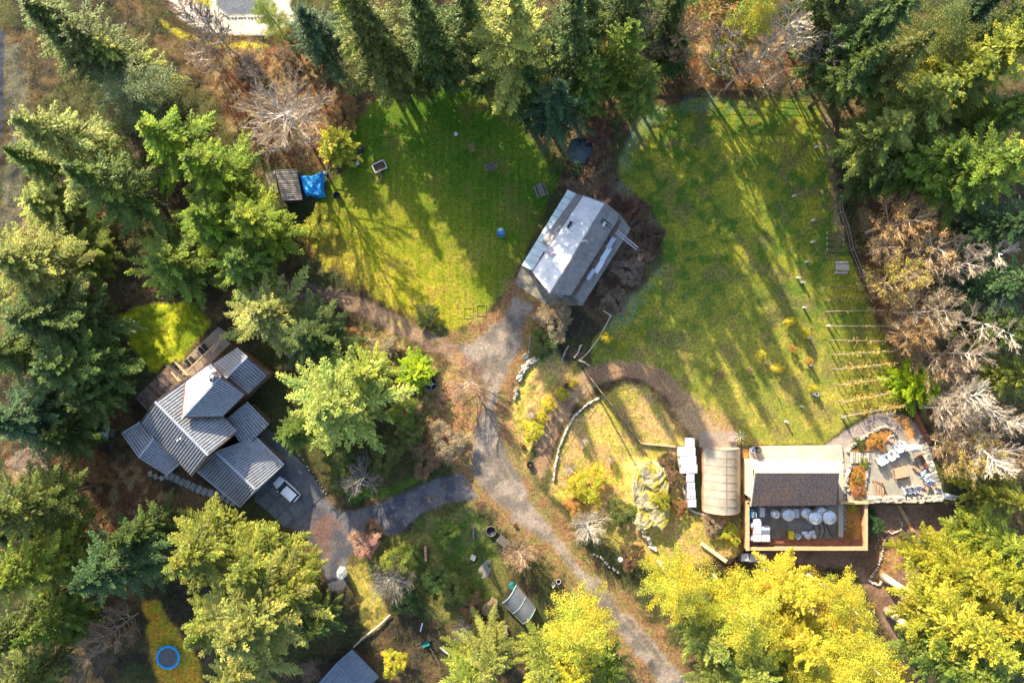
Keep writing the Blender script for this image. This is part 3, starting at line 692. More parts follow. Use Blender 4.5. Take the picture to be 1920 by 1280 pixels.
for nm, kw in (('alder', dict(seed=1, h=15, spread=4.2, trunk_r=0.20, n1=24, n2=9, n3=11, fork=0.36, up=1.0, twig=0.021)),
               ('ash', dict(seed=2, h=13, spread=4.6, trunk_r=0.18, n1=26, n2=10, n3=11, fork=0.25, up=0.8, twig=0.021)),
               ('vase', dict(seed=3, h=7, spread=4.4, trunk_r=0.14, n1=24, n2=9, n3=9, fork=0.12, up=0.55, twig=0.02)),
               ('spray', dict(seed=4, h=4.5, spread=3.4, trunk_r=0.10, n1=44, n2=8, n3=6, fork=0.04, up=0.65, twig=0.016)),
               ('birch', dict(seed=5, h=17, spread=3.6, trunk_r=0.19, n1=24, n2=8, n3=11, fork=0.40, up=1.1, twig=0.021))):
    segs, tips = bare_mesh(**kw)
    BARE[nm] = (seg_mesh(segs), kw['h'], kw['spread'] * 1.15, sprinkle(tips, 9, 0.35, 0.18), sprinkle(tips, 10, 2, 0.24))
COL = {'dark': (0.090,0.136,0.028), 'deep': (0.062,0.112,0.040), 'mid': (0.155,0.215,0.026), 'sage': (0.285,0.320,0.065), 'light': (0.260,0.300,0.040), 'bright': (0.190,0.260,0.014),
       'olive': (0.135,0.160,0.032), 'paleolive': (0.22,0.24,0.075), 'yg': (0.40,0.39,0.035), 'gold': (0.52,0.45,0.04), 'yellow': (0.56,0.48,0.04), 'lime': (0.28,0.40,0.012), 'lemon': (0.50,0.47,0.045),
       'brown': (0.20,0.12,0.06), 'tan': (0.34,0.26,0.15), 'rust': (0.34,0.17,0.07), 'orange': (0.46,0.26,0.06), 'pinkish': (0.45,0.30,0.22)}
BARK = {'fir': (0.13,0.095,0.07), 'pale': (0.54,0.46,0.38), 'white': (0.62,0.58,0.52), 'grey': (0.26,0.25,0.25), 'brownbark': (0.20,0.13,0.10), 'pinkbark': (0.42,0.31,0.25), 'tanbark': (0.46,0.34,0.24)}
def setcol(o, c): o.color = (*c, 1)
def add_tree(proto, cx, cy, rp, h, col, label, bark='fir', cat='tree', group='conifers of the wood', f=0.6, trunkscale=1.0, name='conifer_tree'):
    """cx, cy: where the middle of the crown is seen; rp its seen radius; h height"""
    crown, trunk, h0, r0 = PROTO[proto]
    k = (H - f * h) / H
    bx, by = 960 + (cx - 960) * k, 640 + (cy - 640) * k
    z = gz(bx, by); p = P(bx, by, z)
    t = thing(name, label, cat, p, rnd.uniform(0, 6.28), group)
    sc = rp / S * k / r0
    o = link('crown', crown, t); o.scale = (sc * rnd.uniform(0.95, 1.06), sc * rnd.uniform(0.95, 1.06), h / h0)
    c = COL[col] if isinstance(col, str) else col; j = rnd.uniform(0.9, 1.12)
    setcol(o, [v * j for v in c])
    if trunkscale > 0:
        q = link('trunk', trunk, t); q.scale = (trunkscale, trunkscale, h / h0); setcol(q, BARK[bark])
    t.rotation_euler = (rnd.uniform(-0.02, 0.02), rnd.uniform(-0.02, 0.02), t.rotation_euler[2])
    return t
def add_bare(kind, cx, cy, rp, h, bark, label, leaves=None, dense=False, cat='bare tree', group=None, f=0.65, lean=0.05, name='bare_tree', leafcol='orange'):
    br, h0, r0, lv, lv2 = BARE[kind]
    k = (H - f * h) / H
    bx, by = 960 + (cx - 960) * k, 640 + (cy - 640) * k
    t = thing(name, label, cat, P(bx, by, gz(bx, by)), rnd.uniform(0, 6.28), group)
    sc = rp / S * k / r0 * (1.22 if h > 8 else 1.08)
    o = link('branches', br, t); o.scale = (sc, sc, h / h0); setcol(o, BARK[bark])
    if leaves:
        q = link('leaves', lv2 if dense else lv, t); q.scale = o.scale; setcol(q, COL[leaves])
    t.rotation_euler = (rnd.uniform(-lean, lean), rnd.uniform(-lean, lean), t.rotation_euler[2])
    return t
# ------------------------------------------------------------------ buildings
def poly(pts):  # [(px,py,z),...] -> world
    return [P(*p) for p in pts]
def roof_plane(root, nm, pts, mat_, th=0.12, seams=0, seam_mat=None, edge=(0, 1, 3, 2), sw=0.07, sh=0.06, trim=None, label=None):
    """pts: a,b along the ridge, c,d along the eave (a-d and b-c are the rakes)"""
    W = poly(pts); b = MB(root.location); b.slab(W, th); o = b.build(nm, mat_, root, label=label)
    if seams:
        a, b_, c, d = W[:4]; n = max(int((b_ - a).length / seams), int((c - d).length / seams), 2)
        s = MB(root.location)
        up = Vector((0, 0, sh / 2 + 0.002))
        for i in range(n + 1):
            t = i / n; s.beam(lerp(a, b_, t) + up, lerp(d, c, t) + up, sw, sh)
        s.build('roof_seams', seam_mat or mat_, o, kind='stuff')
    if trim:
        s = MB(root.location)
        for i in range(4):
            s.beam(W[i] + Vector((0, 0, 0.02)), W[(i + 1) % 4] + Vector((0, 0, 0.02)), 0.14, 0.12)
        s.build('fascia', trim, o)
    return o
def ridge_cap(root, a, b_, mat_, w=0.32):
    return MB(root.location).beam(P(*a) + Vector((0,0,.05)), P(*b_) + Vector((0,0,.05)), w, 0.08).build('ridge_cap', mat_, root)
def walls(root, pts, z0, z1, mat_, nm='wall'):
    """pts plan units at ground"""
    b = MB(root.location)
    Q = [P(x, y, z1) for x, y in pts]; cen = sum(Q, Vector()) / len(Q); Q = [q + (cen - q) * 0.04 for q in Q]
    n = len(Q)
    for i in range(n):
        a, c = Q[i], Q[(i + 1) % n]; m = (a + c) / 2; d = c - a
        b.box((m.x, m.y, (z0 + z1) / 2), (d.length, 0.18, z1 - z0), math.atan2(d.y, d.x))
    return b.build(nm, mat_, root)
def window(root, px0, py0, px1, py1, z0, z1, off=0.06):
    """window on the wall line between two plan points; frame, pane"""
    a, c = P(px0, py0, z1 + .6), P(px1, py1, z1 + .6); d = (c - a); L_ = d.length; m = (a + c) / 2; rz = math.atan2(d.y, d.x)
    nrm = Vector((-d.y, d.x, 0)).normalized() * off
    f = MB(root.location)
    for t in (-1, 1):
        f.box((m.x + nrm.x + d.x / L_ * t * L_ / 2, m.y + nrm.y + d.y / L_ * t * L_ / 2, (z0 + z1) / 2), (0.08, 0.16, z1 - z0 + .1), rz)
        f.box((m.x + nrm.x, m.y + nrm.y, z0 if t < 0 else z1), (L_, 0.16, 0.08), rz)
    fo = f.build('window', M['white'], root)
    MB(root.location).box((m.x + nrm.x, m.y + nrm.y, (z0 + z1) / 2), (L_ - .06, 0.20 - .06, z1 - z0 - .04), rz).build('pane', M['glass'], fo)

# --- the metal-roofed house
hs = thing('house', 'large house with ribbed blue-grey metal roofs in several gables, left of the picture', 'house', P(380, 800))
walls(hs, [(292,752),(344,716),(438,806),(366,888),(280,800)], 0, 4.9, M['wall_wood'])
roof_plane(hs, 'roof_plane', [(291,753,8.4),(390,853,8.4),(447,808,5.2),(349,711,5.2)], M['seam'], seams=0.40, trim=M['dark_timber'], sw=.14, sh=.08, seam_mat=M['seam_rib'])
roof_plane(hs, 'roof_plane', [(291,753,8.4),(390,853,8.4),(360,892,5.2),(263,792,5.2)], M['seam'], seams=0.40, trim=M['dark_timber'], sw=.14, sh=.08, seam_mat=M['seam_rib'])
ridge_cap(hs, (291,753,8.42), (390,853,8.42), M['seam_ridge'])
# cross gable; sun glare on one slope is painted as whiter metal
walls(hs, [(396,688),(352,722),(412,780),(454,736)], 0, 5.6, M['wall_wood'])
roof_plane(hs, 'roof_plane', [(341,783,8.7),(413,705,8.7),(396,680,6.0),(348,716,6.0)], M['sunlit_metal'], seams=0.42, trim=M['rust_timber'], label='roof slope coloured bright as if sun-struck')
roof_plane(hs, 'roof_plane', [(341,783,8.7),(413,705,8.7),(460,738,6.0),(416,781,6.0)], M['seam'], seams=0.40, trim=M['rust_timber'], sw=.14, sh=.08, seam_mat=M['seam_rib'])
ridge_cap(hs, (341,783,8.72), (413,705,8.72), M['seam_ridge'])
# north-east wing
walls(hs, [(400,690),(442,660),(498,702),(462,734)], 0, 3.9, M['wall_wood'])
roof_plane(hs, 'roof_plane', [(424,708,5.9),(463,668,5.9),(444,652,4.3),(396,684,4.3)], M['grey_roof'], seams=0.40, sw=.13, sh=.07, seam_mat=M['seam_rib'])  # sun-facing slope coloured paler than its shaded pair
roof_plane(hs, 'roof_plane', [(424,708,5.9),(463,668,5.9),(503,702,4.2),(464,740,4.2)], M['seam'], seams=0.40, trim=M['dark_timber'], sw=.14, sh=.08, seam_mat=M['seam_rib'])
ridge_cap(hs, (424,708,5.92), (463,668,5.92), M['seam_ridge'])
# west wing
walls(hs, [(234,812),(264,796),(330,870),(312,884),(262,852)], 0, 3.3, M['wall_wood'])
roof_plane(hs, 'roof_plane', [(261,857,4.4),(288,822,5.0),(264,790,3.6),(229,812,3.5)], M['seam'], seams=0.40, trim=M['seam_ridge'], sw=.14, sh=.08, seam_mat=M['seam_rib'])
roof_plane(hs, 'roof_plane', [(261,857,4.4),(288,822,5.0),(335,870,3.6),(313,890,3.4)], M['seam'], seams=0.40, trim=M['seam_ridge'], sw=.14, sh=.08, seam_mat=M['seam_rib'])
ridge_cap(hs, (261,857,4.42), (288,822,5.02), M['seam_ridge'])
# east porch roof
walls(hs, [(440,780),(464,760),(498,793),(462,830)], 0, 2.6, M['wall_wood'])
roof_plane(hs, 'roof_plane', [(422,786,4.0),(463,753,4.0),(504,796,3.3),(459,840,3.3)], M['seam'], seams=0.40, trim=M['dark_timber'], sw=.14, sh=.08, seam_mat=M['seam_rib'])
# garage
walls(hs, [(412,842),(480,822),(526,868),(448,944),(378,884)], 0, 2.6, M['wall_wood'])
roof_plane(hs, 'roof_plane', [(405,847,4.9),(479,917,4.9),(532,870,3.0),(480,819,3.0)], M['seam'], seams=0.40, trim=M['seam_ridge'], sw=.14, sh=.08, seam_mat=M['seam_rib'])
roof_plane(hs, 'roof_plane', [(405,847,4.9),(479,917,4.9),(450,950,3.0),(369,883,3.0)], M['seam'], seams=0.40, trim=M['seam_ridge'], sw=.14, sh=.08, seam_mat=M['seam_rib'])
ridge_cap(hs, (405,847,4.92), (479,917,4.92), M['seam_ridge'])
dr = MB(hs.location); a, c = P(532,872), P(455,944)
m = (a + c) / 2; d = c - a
dr.box((m.x - .3, m.y - .2, 1.15), (d.length * 0.8, 0.22, 2.2), math.atan2(d.y, d.x)); dr.build('garage_door', M['white'], hs)
window(hs, 300, 748, 316, 736, 2.8, 4.2); window(hs, 322, 733, 338, 721, 2.8, 4.2); window(hs, 494, 797, 478, 812, 1, 2.2); window(hs, 520, 722, 0, 0, 0, 0) if False else None
window(hs, 456, 735, 470, 722, 1.6, 3.4)
ch = MB(hs.location); p = P(403, 706, 8.4); ch.box(p, (1.15, 0.85, 1.9), R(45)); cho = ch.build('chimney', M['darkconc'], hs)
for dx in (-.28, .2):
    MB(hs.location).lathe(p + Vector((dx, dx * .6, .95)), [(.17, 0), (.17, .35), (.23, .37), (.23, .45)], 12).build('flue', M['chrome'], cho)
for q in ((336,824,7.0),(341,821,7.4)):
    MB(hs.location).lathe(P(*q), [(.09,0),(.09,.45),(.14,.46),(.14,.55)], 8).build('roof_vent', M['white'], hs)
MB(hs.location).lathe(P(270, 846, 4.7), [(.09,0),(.09,.4)], 8).build('roof_vent', M['white'], hs)
# --- plank deck
dk = thing('deck', 'weathered brown plank deck at the upper left side of the house', 'deck', P(298, 728))
A0, A1, A2, A3 = P(253,745,2.2), P(318,682,2.2), P(352,708,2.2), P(283,778,2.2)
def planks(root, a, b_, c, d, w, mat_, z_j=0.02, gap=0.02, th=0.05, name='plank', mx=300):
    """boards running a-d, laid side by side from a to b"""
    n = int((b_ - a).length / w)
    for i in range(n):
        t0 = i / n; t1 = (i + 1) / n - gap / w / n * 1.0
        dz = Vector((0, 0, rnd.uniform(-z_j, z_j)))
        MB(root.location).slab([lerp(a, b_, t0) + dz, lerp(a, b_, t1) + dz, lerp(d, c, t1) + dz, lerp(d, c, t0) + dz], th).build(name, mat_ if not isinstance(mat_, (list, tuple)) else rnd.choice(mat_), root)
m_old = [M['deck'], mat('deck_board_grey', (0.13,0.10,0.08), 0.85, 0, 0.4, 2), mat('deck_board_dark', (0.05,0.036,0.03), 0.85, 0, 0.4, 2), mat('deck_board_rust', (0.20,0.12,0.075), 0.85, 0, 0.4, 2)]
planks(dk, A0, A1, A2, A3, 0.27, m_old, 0.03)
for k in range(5):
    t = k / 4; q = lerp(A0, A1, t); MB(dk.location).box((q.x, q.y, 1.1), (0.15, 0.15, 2.2)).build('post', M['dark_timber'], dk)
for k in range(4):
    t = k / 3; q = lerp(A3, A2, t); MB(dk.location).box((q.x, q.y, 1.1), (0.15, 0.15, 2.1)).build('post', M['dark_timber'], dk)
# balcony walk with timber rails
bw = thing('balcony', 'timber balcony walkway with pale handrails along the back of the house', 'balcony', P(365, 665))
B0, B1, B2, B3 = P(348,702,2.4), P(420,632,2.4), P(432,644,2.4), P(358,716,2.4)
planks(bw, B0, B1, B2, B3, 0.25, M['deck_pale'])
def rail(root, a, b_, h=1.0, step=1.5, mat_=None, w=0.09, balus=0.0):
    mat_ = mat_ or M['timber']; a, b_ = Vector(a), Vector(b_); up = Vector((0, 0, h))
    MB(root.location).beam(a + up, b_ + up, w * 1.5, w).build('top_rail', mat_, root)
    MB(root.location).beam(a + up * .45, b_ + up * .45, w * .8, w * .8).build('mid_rail', mat_, root)
    n = max(int((b_ - a).length / step), 1)
    for i in range(n + 1):
        q = lerp(a, b_, i / n); MB(root.location).beam(q, q + up, w).build('rail_post', mat_, root)
rail(bw, B0, P(408,646,2.4)); rail(bw, P(408,646,2.4), P(412,652,2.4)); rail(bw, P(404,660,2.4), B1)
# stair from deck to garden
sa = thing('stairs', 'timber stairs with pale handrails going down from the deck to the back lawn', 'stairs', P(335, 690))
for i in range(7):
    t = i / 6; q = lerp(P(350,708,2.2), P(326,678,0.3), t); MB(sa.location).box(q, (1.1, 0.30, 0.05), R(45)).build('tread', M['grey_wood'], sa)
rail(sa, P(342,714,2.2), P(318,684,0.4)); rail(sa, P(358,704,2.2), P(332,676,0.4))
# terrace path with dark board seats
tp_ = thing('terrace', 'pinkish-grey terrace strip between the back lawn and the balcony', 'terrace', P(375, 655))
b = MB(tp_.location); b.prism([P(332,688), P(410,612), P(426,626), P(348,700)], -.2, .12); b.build('paving', M['deck_pale'], tp_)
for i, (x, y) in enumerate([(354,680),(362,675),(379,657),(386,651)]):
    lb = ['dark slatted garden seat nearest the stairs on the terrace strip', 'dark slatted garden seat second from the stairs on the terrace strip', 'dark slatted garden seat third from the stairs on the terrace strip', 'dark slatted garden seat farthest from the stairs on the terrace strip'][i]
    st = thing('terrace_chair', lb, 'seat', P(x, y, .12), R(40), 'seats on the terrace strip')
    MB().box((0,0,.42), (.5,1.0,.06)).build('seat', M['black'], st)
    MB().box((.24,0,.65), (.06,1.0,.45)).build('backrest', M['black'], st)
    for sx in (-.2,.2):
        for sy in (-.44,.44): MB().box((sx,sy,.2), (.05,.05,.4)).build('leg', M['black'], st)

# concrete pad at the garage
pd = MB(); pd.prism([P(*q) for q in CONC_PAD], -.3, .06); o = pd.build('parking_apron', M['darkconc']); o['kind'] = 'structure'
for a, c in (((498,962),(590,905)),((478,905),(560,972)),((520,930),(583,890))):
    pass
# paving joints as real slabs on the apron
sl = MB()
for i in range(3):
    for j in range(2):
        a = P(500 + i * 17 + j * 22, 938 + i * 17 - j * 21); sl.box((a.x, a.y, .075), (1.55, 1.95, .03), R(-45))
o = sl.build('apron_slabs', mat('apron_slab', (0.15,0.15,0.145), 0.85, 0, .2, 2)); o['kind'] = 'structure'
# stone path curving below the house
sp = thing('stepping_path', 'curved path of grey stone slabs below the house', 'path', P(370, 910))
pts = [(322,893),(332,898),(342,903),(352,907),(362,912),(373,917),(384,921),(395,924),(406,927),(417,931),(428,936),(438,941)]
for i, (x, y) in enumerate(pts):
    q = P(x, y); MB(sp.location).box((q.x, q.y, .05), (.78, 1.15, .16), R(-30 + rnd.uniform(-10, 10)), taper=.93).build('stone_slab', M['stone_grey'], sp)
for i, (x, y) in enumerate([(282,888),(292,893),(303,896),(313,893)]):
    q = P(x, y); MB(sp.location).box((q.x, q.y, .05), (.7, .8, .3), rnd.uniform(0, 1), taper=.8).build('stone_slab', M['stone'], sp)
lg = thing('fallen_log', 'short pale log lying on the grass below the parking apron', 'log', P(448, 1001))
MB(lg.location).tube([P(436,1008,.25), P(448,1001,.28), P(461,994,.25)], [.22,.24,.2], 10).build('log', mat('log_bark', (.34,.29,.23), .9, 0, .3, 4), lg)

# --- car
car = thing('parked_car', 'white hatchback parked on the dark apron beside the garage', 'car', P(540, 915.5, .09), math.atan2(41, -45))
def car_body():
    b = MB(); st = [(-2.05,.30,.62,.62),(-1.98,.28,.86,.74),(-1.5,.26,.92,.84),(-.6,.25,.93,.88),(.4,.25,.93,.88),(1.2,.25,.90,.86),(1.7,.28,.82,.80),(1.98,.32,.66,.68),(2.06,.36,.5,.58)]
    ring = []
    for x, zb, zt, hw in st: ring.append([(x,-hw,zb+.05),(x,-hw*1.0,(zb+zt)/2),(x,-hw*.93,zt),(x,-hw*.5,zt+.04),(x,0,zt+.05),(x,hw*.5,zt+.04),(x,hw*.93,zt),(x,hw,(zb+zt)/2),(x,hw,zb+.05),(x,0,zb)])
    V = [p for r_ in ring for p in r_]; n = 10; F = []
    for i in range(len(ring)-1):
        for k in range(n): F.append((i*n+k, i*n+(k+1)%n, (i+1)*n+(k+1)%n, (i+1)*n+k))
    F.append(tuple(range(n))[::-1]); F.append(tuple((len(ring)-1)*n+k for k in range(n)))
    return b.add(V, F)
car_body().build('body', M['car'], car, smooth=True)
def cabin(z1, inset, x0, x1, X0, X1, zb=.88, w0=.80, w1=.62):
    return MB().add([(X0,-w0,zb),(X1,-w0,zb),(X1,w0,zb),(X0,w0,zb),(x0,-w1,z1),(x1,-w1,z1),(x1,w1,z1),(x0,w1,z1)], [(3,2,1,0),(4,5,6,7),(0,1,5,4),(1,2,6,5),(2,3,7,6),(3,0,4,7)])
cabin(1.40, 0, -1.62, .28, -1.92, 1.12, w0=.80, w1=.70).build('window_glass', M['glass'], car, bevel=.05)
MB().add([(-1.66,-.69,1.41),(.24,-.70,1.41),(.32,0,1.42),(.24,.70,1.41),(-1.66,.69,1.41),(-1.60,-.5,1.47),(.12,-.5,1.48),(.16,0,1.49),(.12,.5,1.48),(-1.60,.5,1.47)], [(4,3,2,1,0),(5,6,7,8,9),(0,1,6,5),(1,2,7,6),(2,3,8,7),(3,4,9,8),(4,0,5,9)]).build('roof', M['car'], car)
for sx in (-1.28, 1.3):
    for sy in (-.80, .80):
        w = MB(); 
        w.lathe((0,0,0), [(.20,-.1),(.33,-.1),(.33,.1),(.20,.1)], 16)
        o = w.build('wheel', M['rubber'], car); o.location = (sx, sy, .33); o.rotation_euler = (R(90), 0, 0)
        h_ = MB().lathe((0,0,0), [(.19,-.09),(.19,.11)], 10).build('rim', M['chrome'], o)
for sy in (-.98, .98): MB().box((.72, sy, .98), (.14,.22,.13)).build('wing_mirror', M['car'], car, bevel=.02)
for sy in (-.56, .56):
    MB().box((1.96, sy, .66), (.12,.30,.12)).build('headlight', M['chrome'], car); MB().box((-1.98, sy, .78), (.12,.24,.2)).build('tail_light', M['red'], car)
for sy in (-.55, .55): MB().beam((-1.4, sy, 1.52), (-.1, sy, 1.52), .04, .04).build('roof_rail', M['chrome'], car)

# --- white covered trailer west of the house
tr = thing('covered_trailer', 'white covered trailer half hidden under dark conifers left of the house', 'trailer', P(191, 806), R(-12))
b = MB(); b.box((0,.0,1.0), (2.7,1.7,1.2), taper=.9); b.build('body', M['white'], tr, bevel=.08)
b = MB(); b.box((0,0,1.66), (2.6,1.7,.12), taper=.8); b.build('cover', mat('creased_white_cover', (.72,.76,.80), .5, 0, .15, 2, .8, 3), tr)
for sy in (-.9,.9):
    o = MB().lathe((0,0,0), [(.12,-.09),(.3,-.09),(.3,.09),(.12,.09)], 14).build('wheel', M['rubber'], tr); o.location = (-.2, sy, .3); o.rotation_euler = (R(90),0,0)
MB().beam((1.3,0,.5),(2.5,0,.45),.1).build('drawbar', M['black'], tr)
cr = thing('wooden_crate', 'small mossy wooden crate beside the white trailer', 'crate', P(214, 811), R(-15))
MB().box((0,0,.3),(.95,1.1,.6)).build('crate_box', M['dark_timber'], cr)
for k in range(4): MB().box((0,-.42+.28*k,.62),(.95,.2,.03)).build('board', M['grey_wood'], cr)

# --- the barn in the middle
bn = thing('barn', 'barn with one sun-bright roof slope between the lawn and the meadow', 'barn', P(1080, 465))
walls(bn, [(1090,372),(1158,406),(1066,548),(1004,508)], 0, 3.7, M['dark_timber'])
walls(bn, [(1066,362),(1080,372),(1002,502),(982,494)], 0, 2.6, M['grey_wood'])
rz_ = 6.4
roof_plane(bn, 'roof_plane', [(1134.8,381,rz_),(1031.3,550.5,rz_),(998,509,4.1),(1093,366.5,4.1)], M['sunlit_metal'], seams=.6, trim=M['grey_roof'], sw=.04, sh=.03, label='roof slope facing the lawn, coloured sun-bright')  # near-white colour carries the sun glare; the other slope stays grey
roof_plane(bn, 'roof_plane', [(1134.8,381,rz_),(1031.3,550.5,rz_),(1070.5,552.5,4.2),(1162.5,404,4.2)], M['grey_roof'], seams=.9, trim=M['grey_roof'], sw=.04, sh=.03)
ridge_cap(bn, (1134.8,381,rz_), (1031.3,550.5,rz_), M['grey_roof'], .2)
roof_plane(bn, 'roof_plane', [(1092.5,367,4.02),(1030,461,4.02),(1016,452,3.5),(1080,363.4,3.5)], M['grey_roof'], th=.08, seams=.9, sw=.04, sh=.03, label='narrow blue-grey roof strip beside the pale panels')
a0, a1 = P(1064.5,355.6,3.0), P(977.6,498,3.0); b0, b1 = P(1081,363.6,3.45), P(998.5,507.5,3.45)
for i in range(12):
    t0, t1 = i/12, (i+1)/12 - .004
    wide = 0 if i < 4 or i > 8 else .35
    f = lambda t: lerp(b0, b1, t) + Vector((wide * .85, -wide * .5, wide * .18))
    MB(bn.location).slab([lerp(a0,a1,t0), lerp(a0,a1,t1), f(t1), f(t0)], .05).build('roof_panel', M['panel'], bn)
for k in range(13):
    t = k/12; s_ = MB(bn.location); s_.beam(lerp(a0,a1,t)+Vector((0,0,-.06)), lerp(b0,b1,t)+Vector((0,0,-.06)), .07,.1); s_.build('rafter', M['dark_timber'], bn)
sq = P(1031, 470, 5.28); MB(bn.location).box(sq, (1.0,1.0,.10), math.atan2(-142,-87), 0, 0).build('roof_hatch', mat('mauve_hatch', (.36,.31,.38), .5), bn)
for q, dd in (((1068,421,4.9), (1.0,.35,.12)),):
    MB(bn.location).box(P(*q), dd, R(58)).build('dark_flashing', M['black'], bn)
# lean-to on the right: brown strip, deck roof, skylights
roof_plane(bn, 'lean_to_roof', [(1164,404,3.5),(1072,554,3.5),(1093.8,569.5,2.7),(1182.7,429,2.7)], mat('grey_brown_felt', (.19,.18,.17), .8, 0, .2, 1.5), th=.15, seams=2.4, sw=.05, sh=.04)
walls(bn, [(1162,408),(1178,430),(1094,564),(1074,552)], 0, 2.6, M['grey_wood'])
MB(bn.location).beam(P(1163,412,3.55), P(1076,553,3.55), .55, .06).build('brown_gutter_board', M['deck'], bn)
for (x, y, l, w, z, mm) in ((1142,453,1.7,1.25,3.5,'panel2'),(1104,512,1.7,1.25,3.5,'panel2'),(1136,476,2.1,.72,3.35,'panel'),(1123,500,1.9,.72,3.35,'white2')):
    mt = M['panel'] if mm == 'panel' else mat('skylight_'+mm, (.62,.62,.64) if mm == 'white2' else (.36,.40,.50), .35, 0, .1)
    MB(bn.location).box(P(x, y, z), (l, w, .14), math.atan2(-148, -92)).build("skylight", mt, bn, bevel=.02)
# gable front, forecourt, things under the front eave
gf = MB(bn.location); q0, q1, q2 = P(998,509,0), P(1031,549,0), P(1068,549,0)
gf.add([P(1000,507,0),P(1068,548,0),P(1068,548,4.1),P(1033,546,6.2),P(1000,507,4.0)], [(0,1,2,3,4)]); gf.build('gable_wall', M['dark_timber'], bn)
fc = MB(); fc.prism([P(*q) for q in [(977,500),(965,531),(1026,573),(1096,572),(1068,552),(1033,549),(998,508)]], -.2, .06); o = fc.build('forecourt', mat('green_concrete', (.22,.21,.16), .85, 0, .3, 1.2, col2=(.34,.29,.2))); o['kind'] = 'structure'
rd = thing('red_cupboard', 'dark red cupboard under the front eave of the barn', 'cupboard', P(1012, 525), R(30))
MB().box((0,0,.6),(.9,.8,1.2)).build('cabinet', M['red'], rd); MB().box((0,0,1.22),(.98,.88,.05)).build('top', M['rust_timber'], rd)
wc = thing('white_chair_stack', 'stack of white slatted chairs in the dark front of the barn', 'chairs', P(1052, 551), R(-25))
for k in range(4): MB().box((0,-.42+.26*k,.75+.05*k),(.7,.16,.06)).build('slat', M['white'], wc)
for sx in (-.3,.3): MB().box((sx,0,.4),(.06,.8,.75)).build('side_frame', M['white'], wc)
def ladder(name, label, p0, p1, w, n, mat_):
    t = thing(name, label, 'ladder', p0); p0, p1 = Vector(p0), Vector(p1); d = (p1-p0).normalized(); u = d.cross(Vector((0,0,1))).normalized()*w/2
    for s_ in (-1,1): MB(t.location).beam(p0+u*s_, p1+u*s_, .08,.06).build('stile', mat_, t)
    for k in range(n): q = lerp(p0,p1,(k+.5)/n); MB(t.location).beam(q-u,q+u,.05).build('rung', mat_, t)
    return t
ladder('ladder', 'pale aluminium ladder leaning across the right eave of the barn', P(1156,434,3.55), P(1195,466,1.9), .42, 13, M['white'])
ladder('roof_ladder', 'dark roof ladder lying across the grey slope of the barn', P(1123,408,6.0), P(1147,426,4.9), .42, 9, M['black'])
for i, (x, y) in enumerate(((1131,423),(1133,419))):
    t = thing('white_bucket', ['white bucket beside the roof ladder, the lower of two', 'white bucket beside the roof ladder, the upper of two'][i], 'bucket', P(x, y, 5.75), 0, 'buckets on the barn roof')
    MB().lathe((0,0,0), [(.13,0),(.17,.35),(.18,.36)], 12).build('pail', M['white'], t); MB().torus((0,0,.36), .17, .02, 12, 4).build('rim', M['white'], t)
br_ = thing('roof_bracket', 'white angled bracket standing on the ridge of the barn', 'bracket', P(1093, 452, rz_))
MB(br_.location).beam(P(1083,455,rz_-.2), P(1099,450,rz_+.3), .14).build('arm', M['white'], br_); MB(br_.location).beam(P(1099,450,rz_+.3), P(1101,455,rz_-.3), .12).build('strut', M['white'], br_)

# --- slatted shed and blue tarpaulin
sh = thing('slatted_shed', 'small shed with a roof of weathered boards beside the blue tarpaulin', 'shed', P(535, 350))
def q_(zx, zy, z): return P(460 + zx/8.727, 280 + zy/8.727, z)
walls(sh, [(519,322),(556,320),(564,374),(527,376)], 0, 2.1, M['dark_timber'])
a, b_, c, d = q_(490,335,2.9), q_(835,320,2.3), q_(930,830,2.3), q_(600,850,2.9)
dk2 = [mat('roof_board_a', (.30,.26,.22), .8, 0, .3, 3), mat('roof_board_b', (.22,.19,.17), .8, 0, .3, 3), mat('roof_board_c', (.36,.31,.25), .8, 0, .3, 3)]
n = 17
for i in range(n):
    t0, t1 = i/n, (i+.62)/n
    MB(sh.location).slab([lerp(a,d,t0), lerp(b_,c,t0), lerp(b_,c,t1), lerp(a,d,t1)], .05).build('roof_board', rnd.choice(dk2), sh)
MB(sh.location).slab([a+Vector((0,0,-.06)),b_+Vector((0,0,-.06)),c+Vector((0,0,-.06)),d+Vector((0,0,-.06))], .05).build('roof_deck', M['dark_timber'], sh)
a2, d2 = q_(320,390,2.2), q_(440,740,2.2)
for i in range(12):
    t0, t1 = i/12, (i+.6)/12
    MB(sh.location).slab([lerp(a2,d2,t0), lerp(q_(480,345,2.9),q_(530,690,2.9),t0), lerp(q_(480,345,2.9),q_(530,690,2.9),t1), lerp(a2,d2,t1)], .05).build('roof_board', rnd.choice(dk2), sh)
tp = thing('tarpaulin', 'crumpled bright blue tarpaulin over a pile beside the slatted shed', 'tarpaulin', P(583, 346))
T0, T1, T2, T3 = q_(850,440,1.7), q_(1240,360,1.5), q_(1280,770,1.3), q_(960,750,1.5)
nn = 22; b = MB(tp.location); V = []; F = []
for i in range(nn+1):
    for j in range(nn+1):
        u, v = i/nn, j/nn; p = lerp(lerp(T0,T1,u), lerp(T3,T2,u), v)
        e = min(u,1-u,v,1-v); r1 = math.sin(u*9+v*7)*.10+math.sin(u*21-v*13)*.05+rnd.uniform(-.04,.04)
        p = p + Vector((math.sin(v*7)*.12*(1-e), math.sin(u*8)*.12, r1 - (1.1*(1-min(e/.10,1))**2)))
        V.append(p)
for i in range(nn):
    for j in range(nn):
        k = i*(nn+1)+j; F.append((k, k+nn+1, k+nn+2, k+1))
F = [f[::-1] for f in F]
b.add(V, F); o = b.build('sheet', M['tarp'], tp)
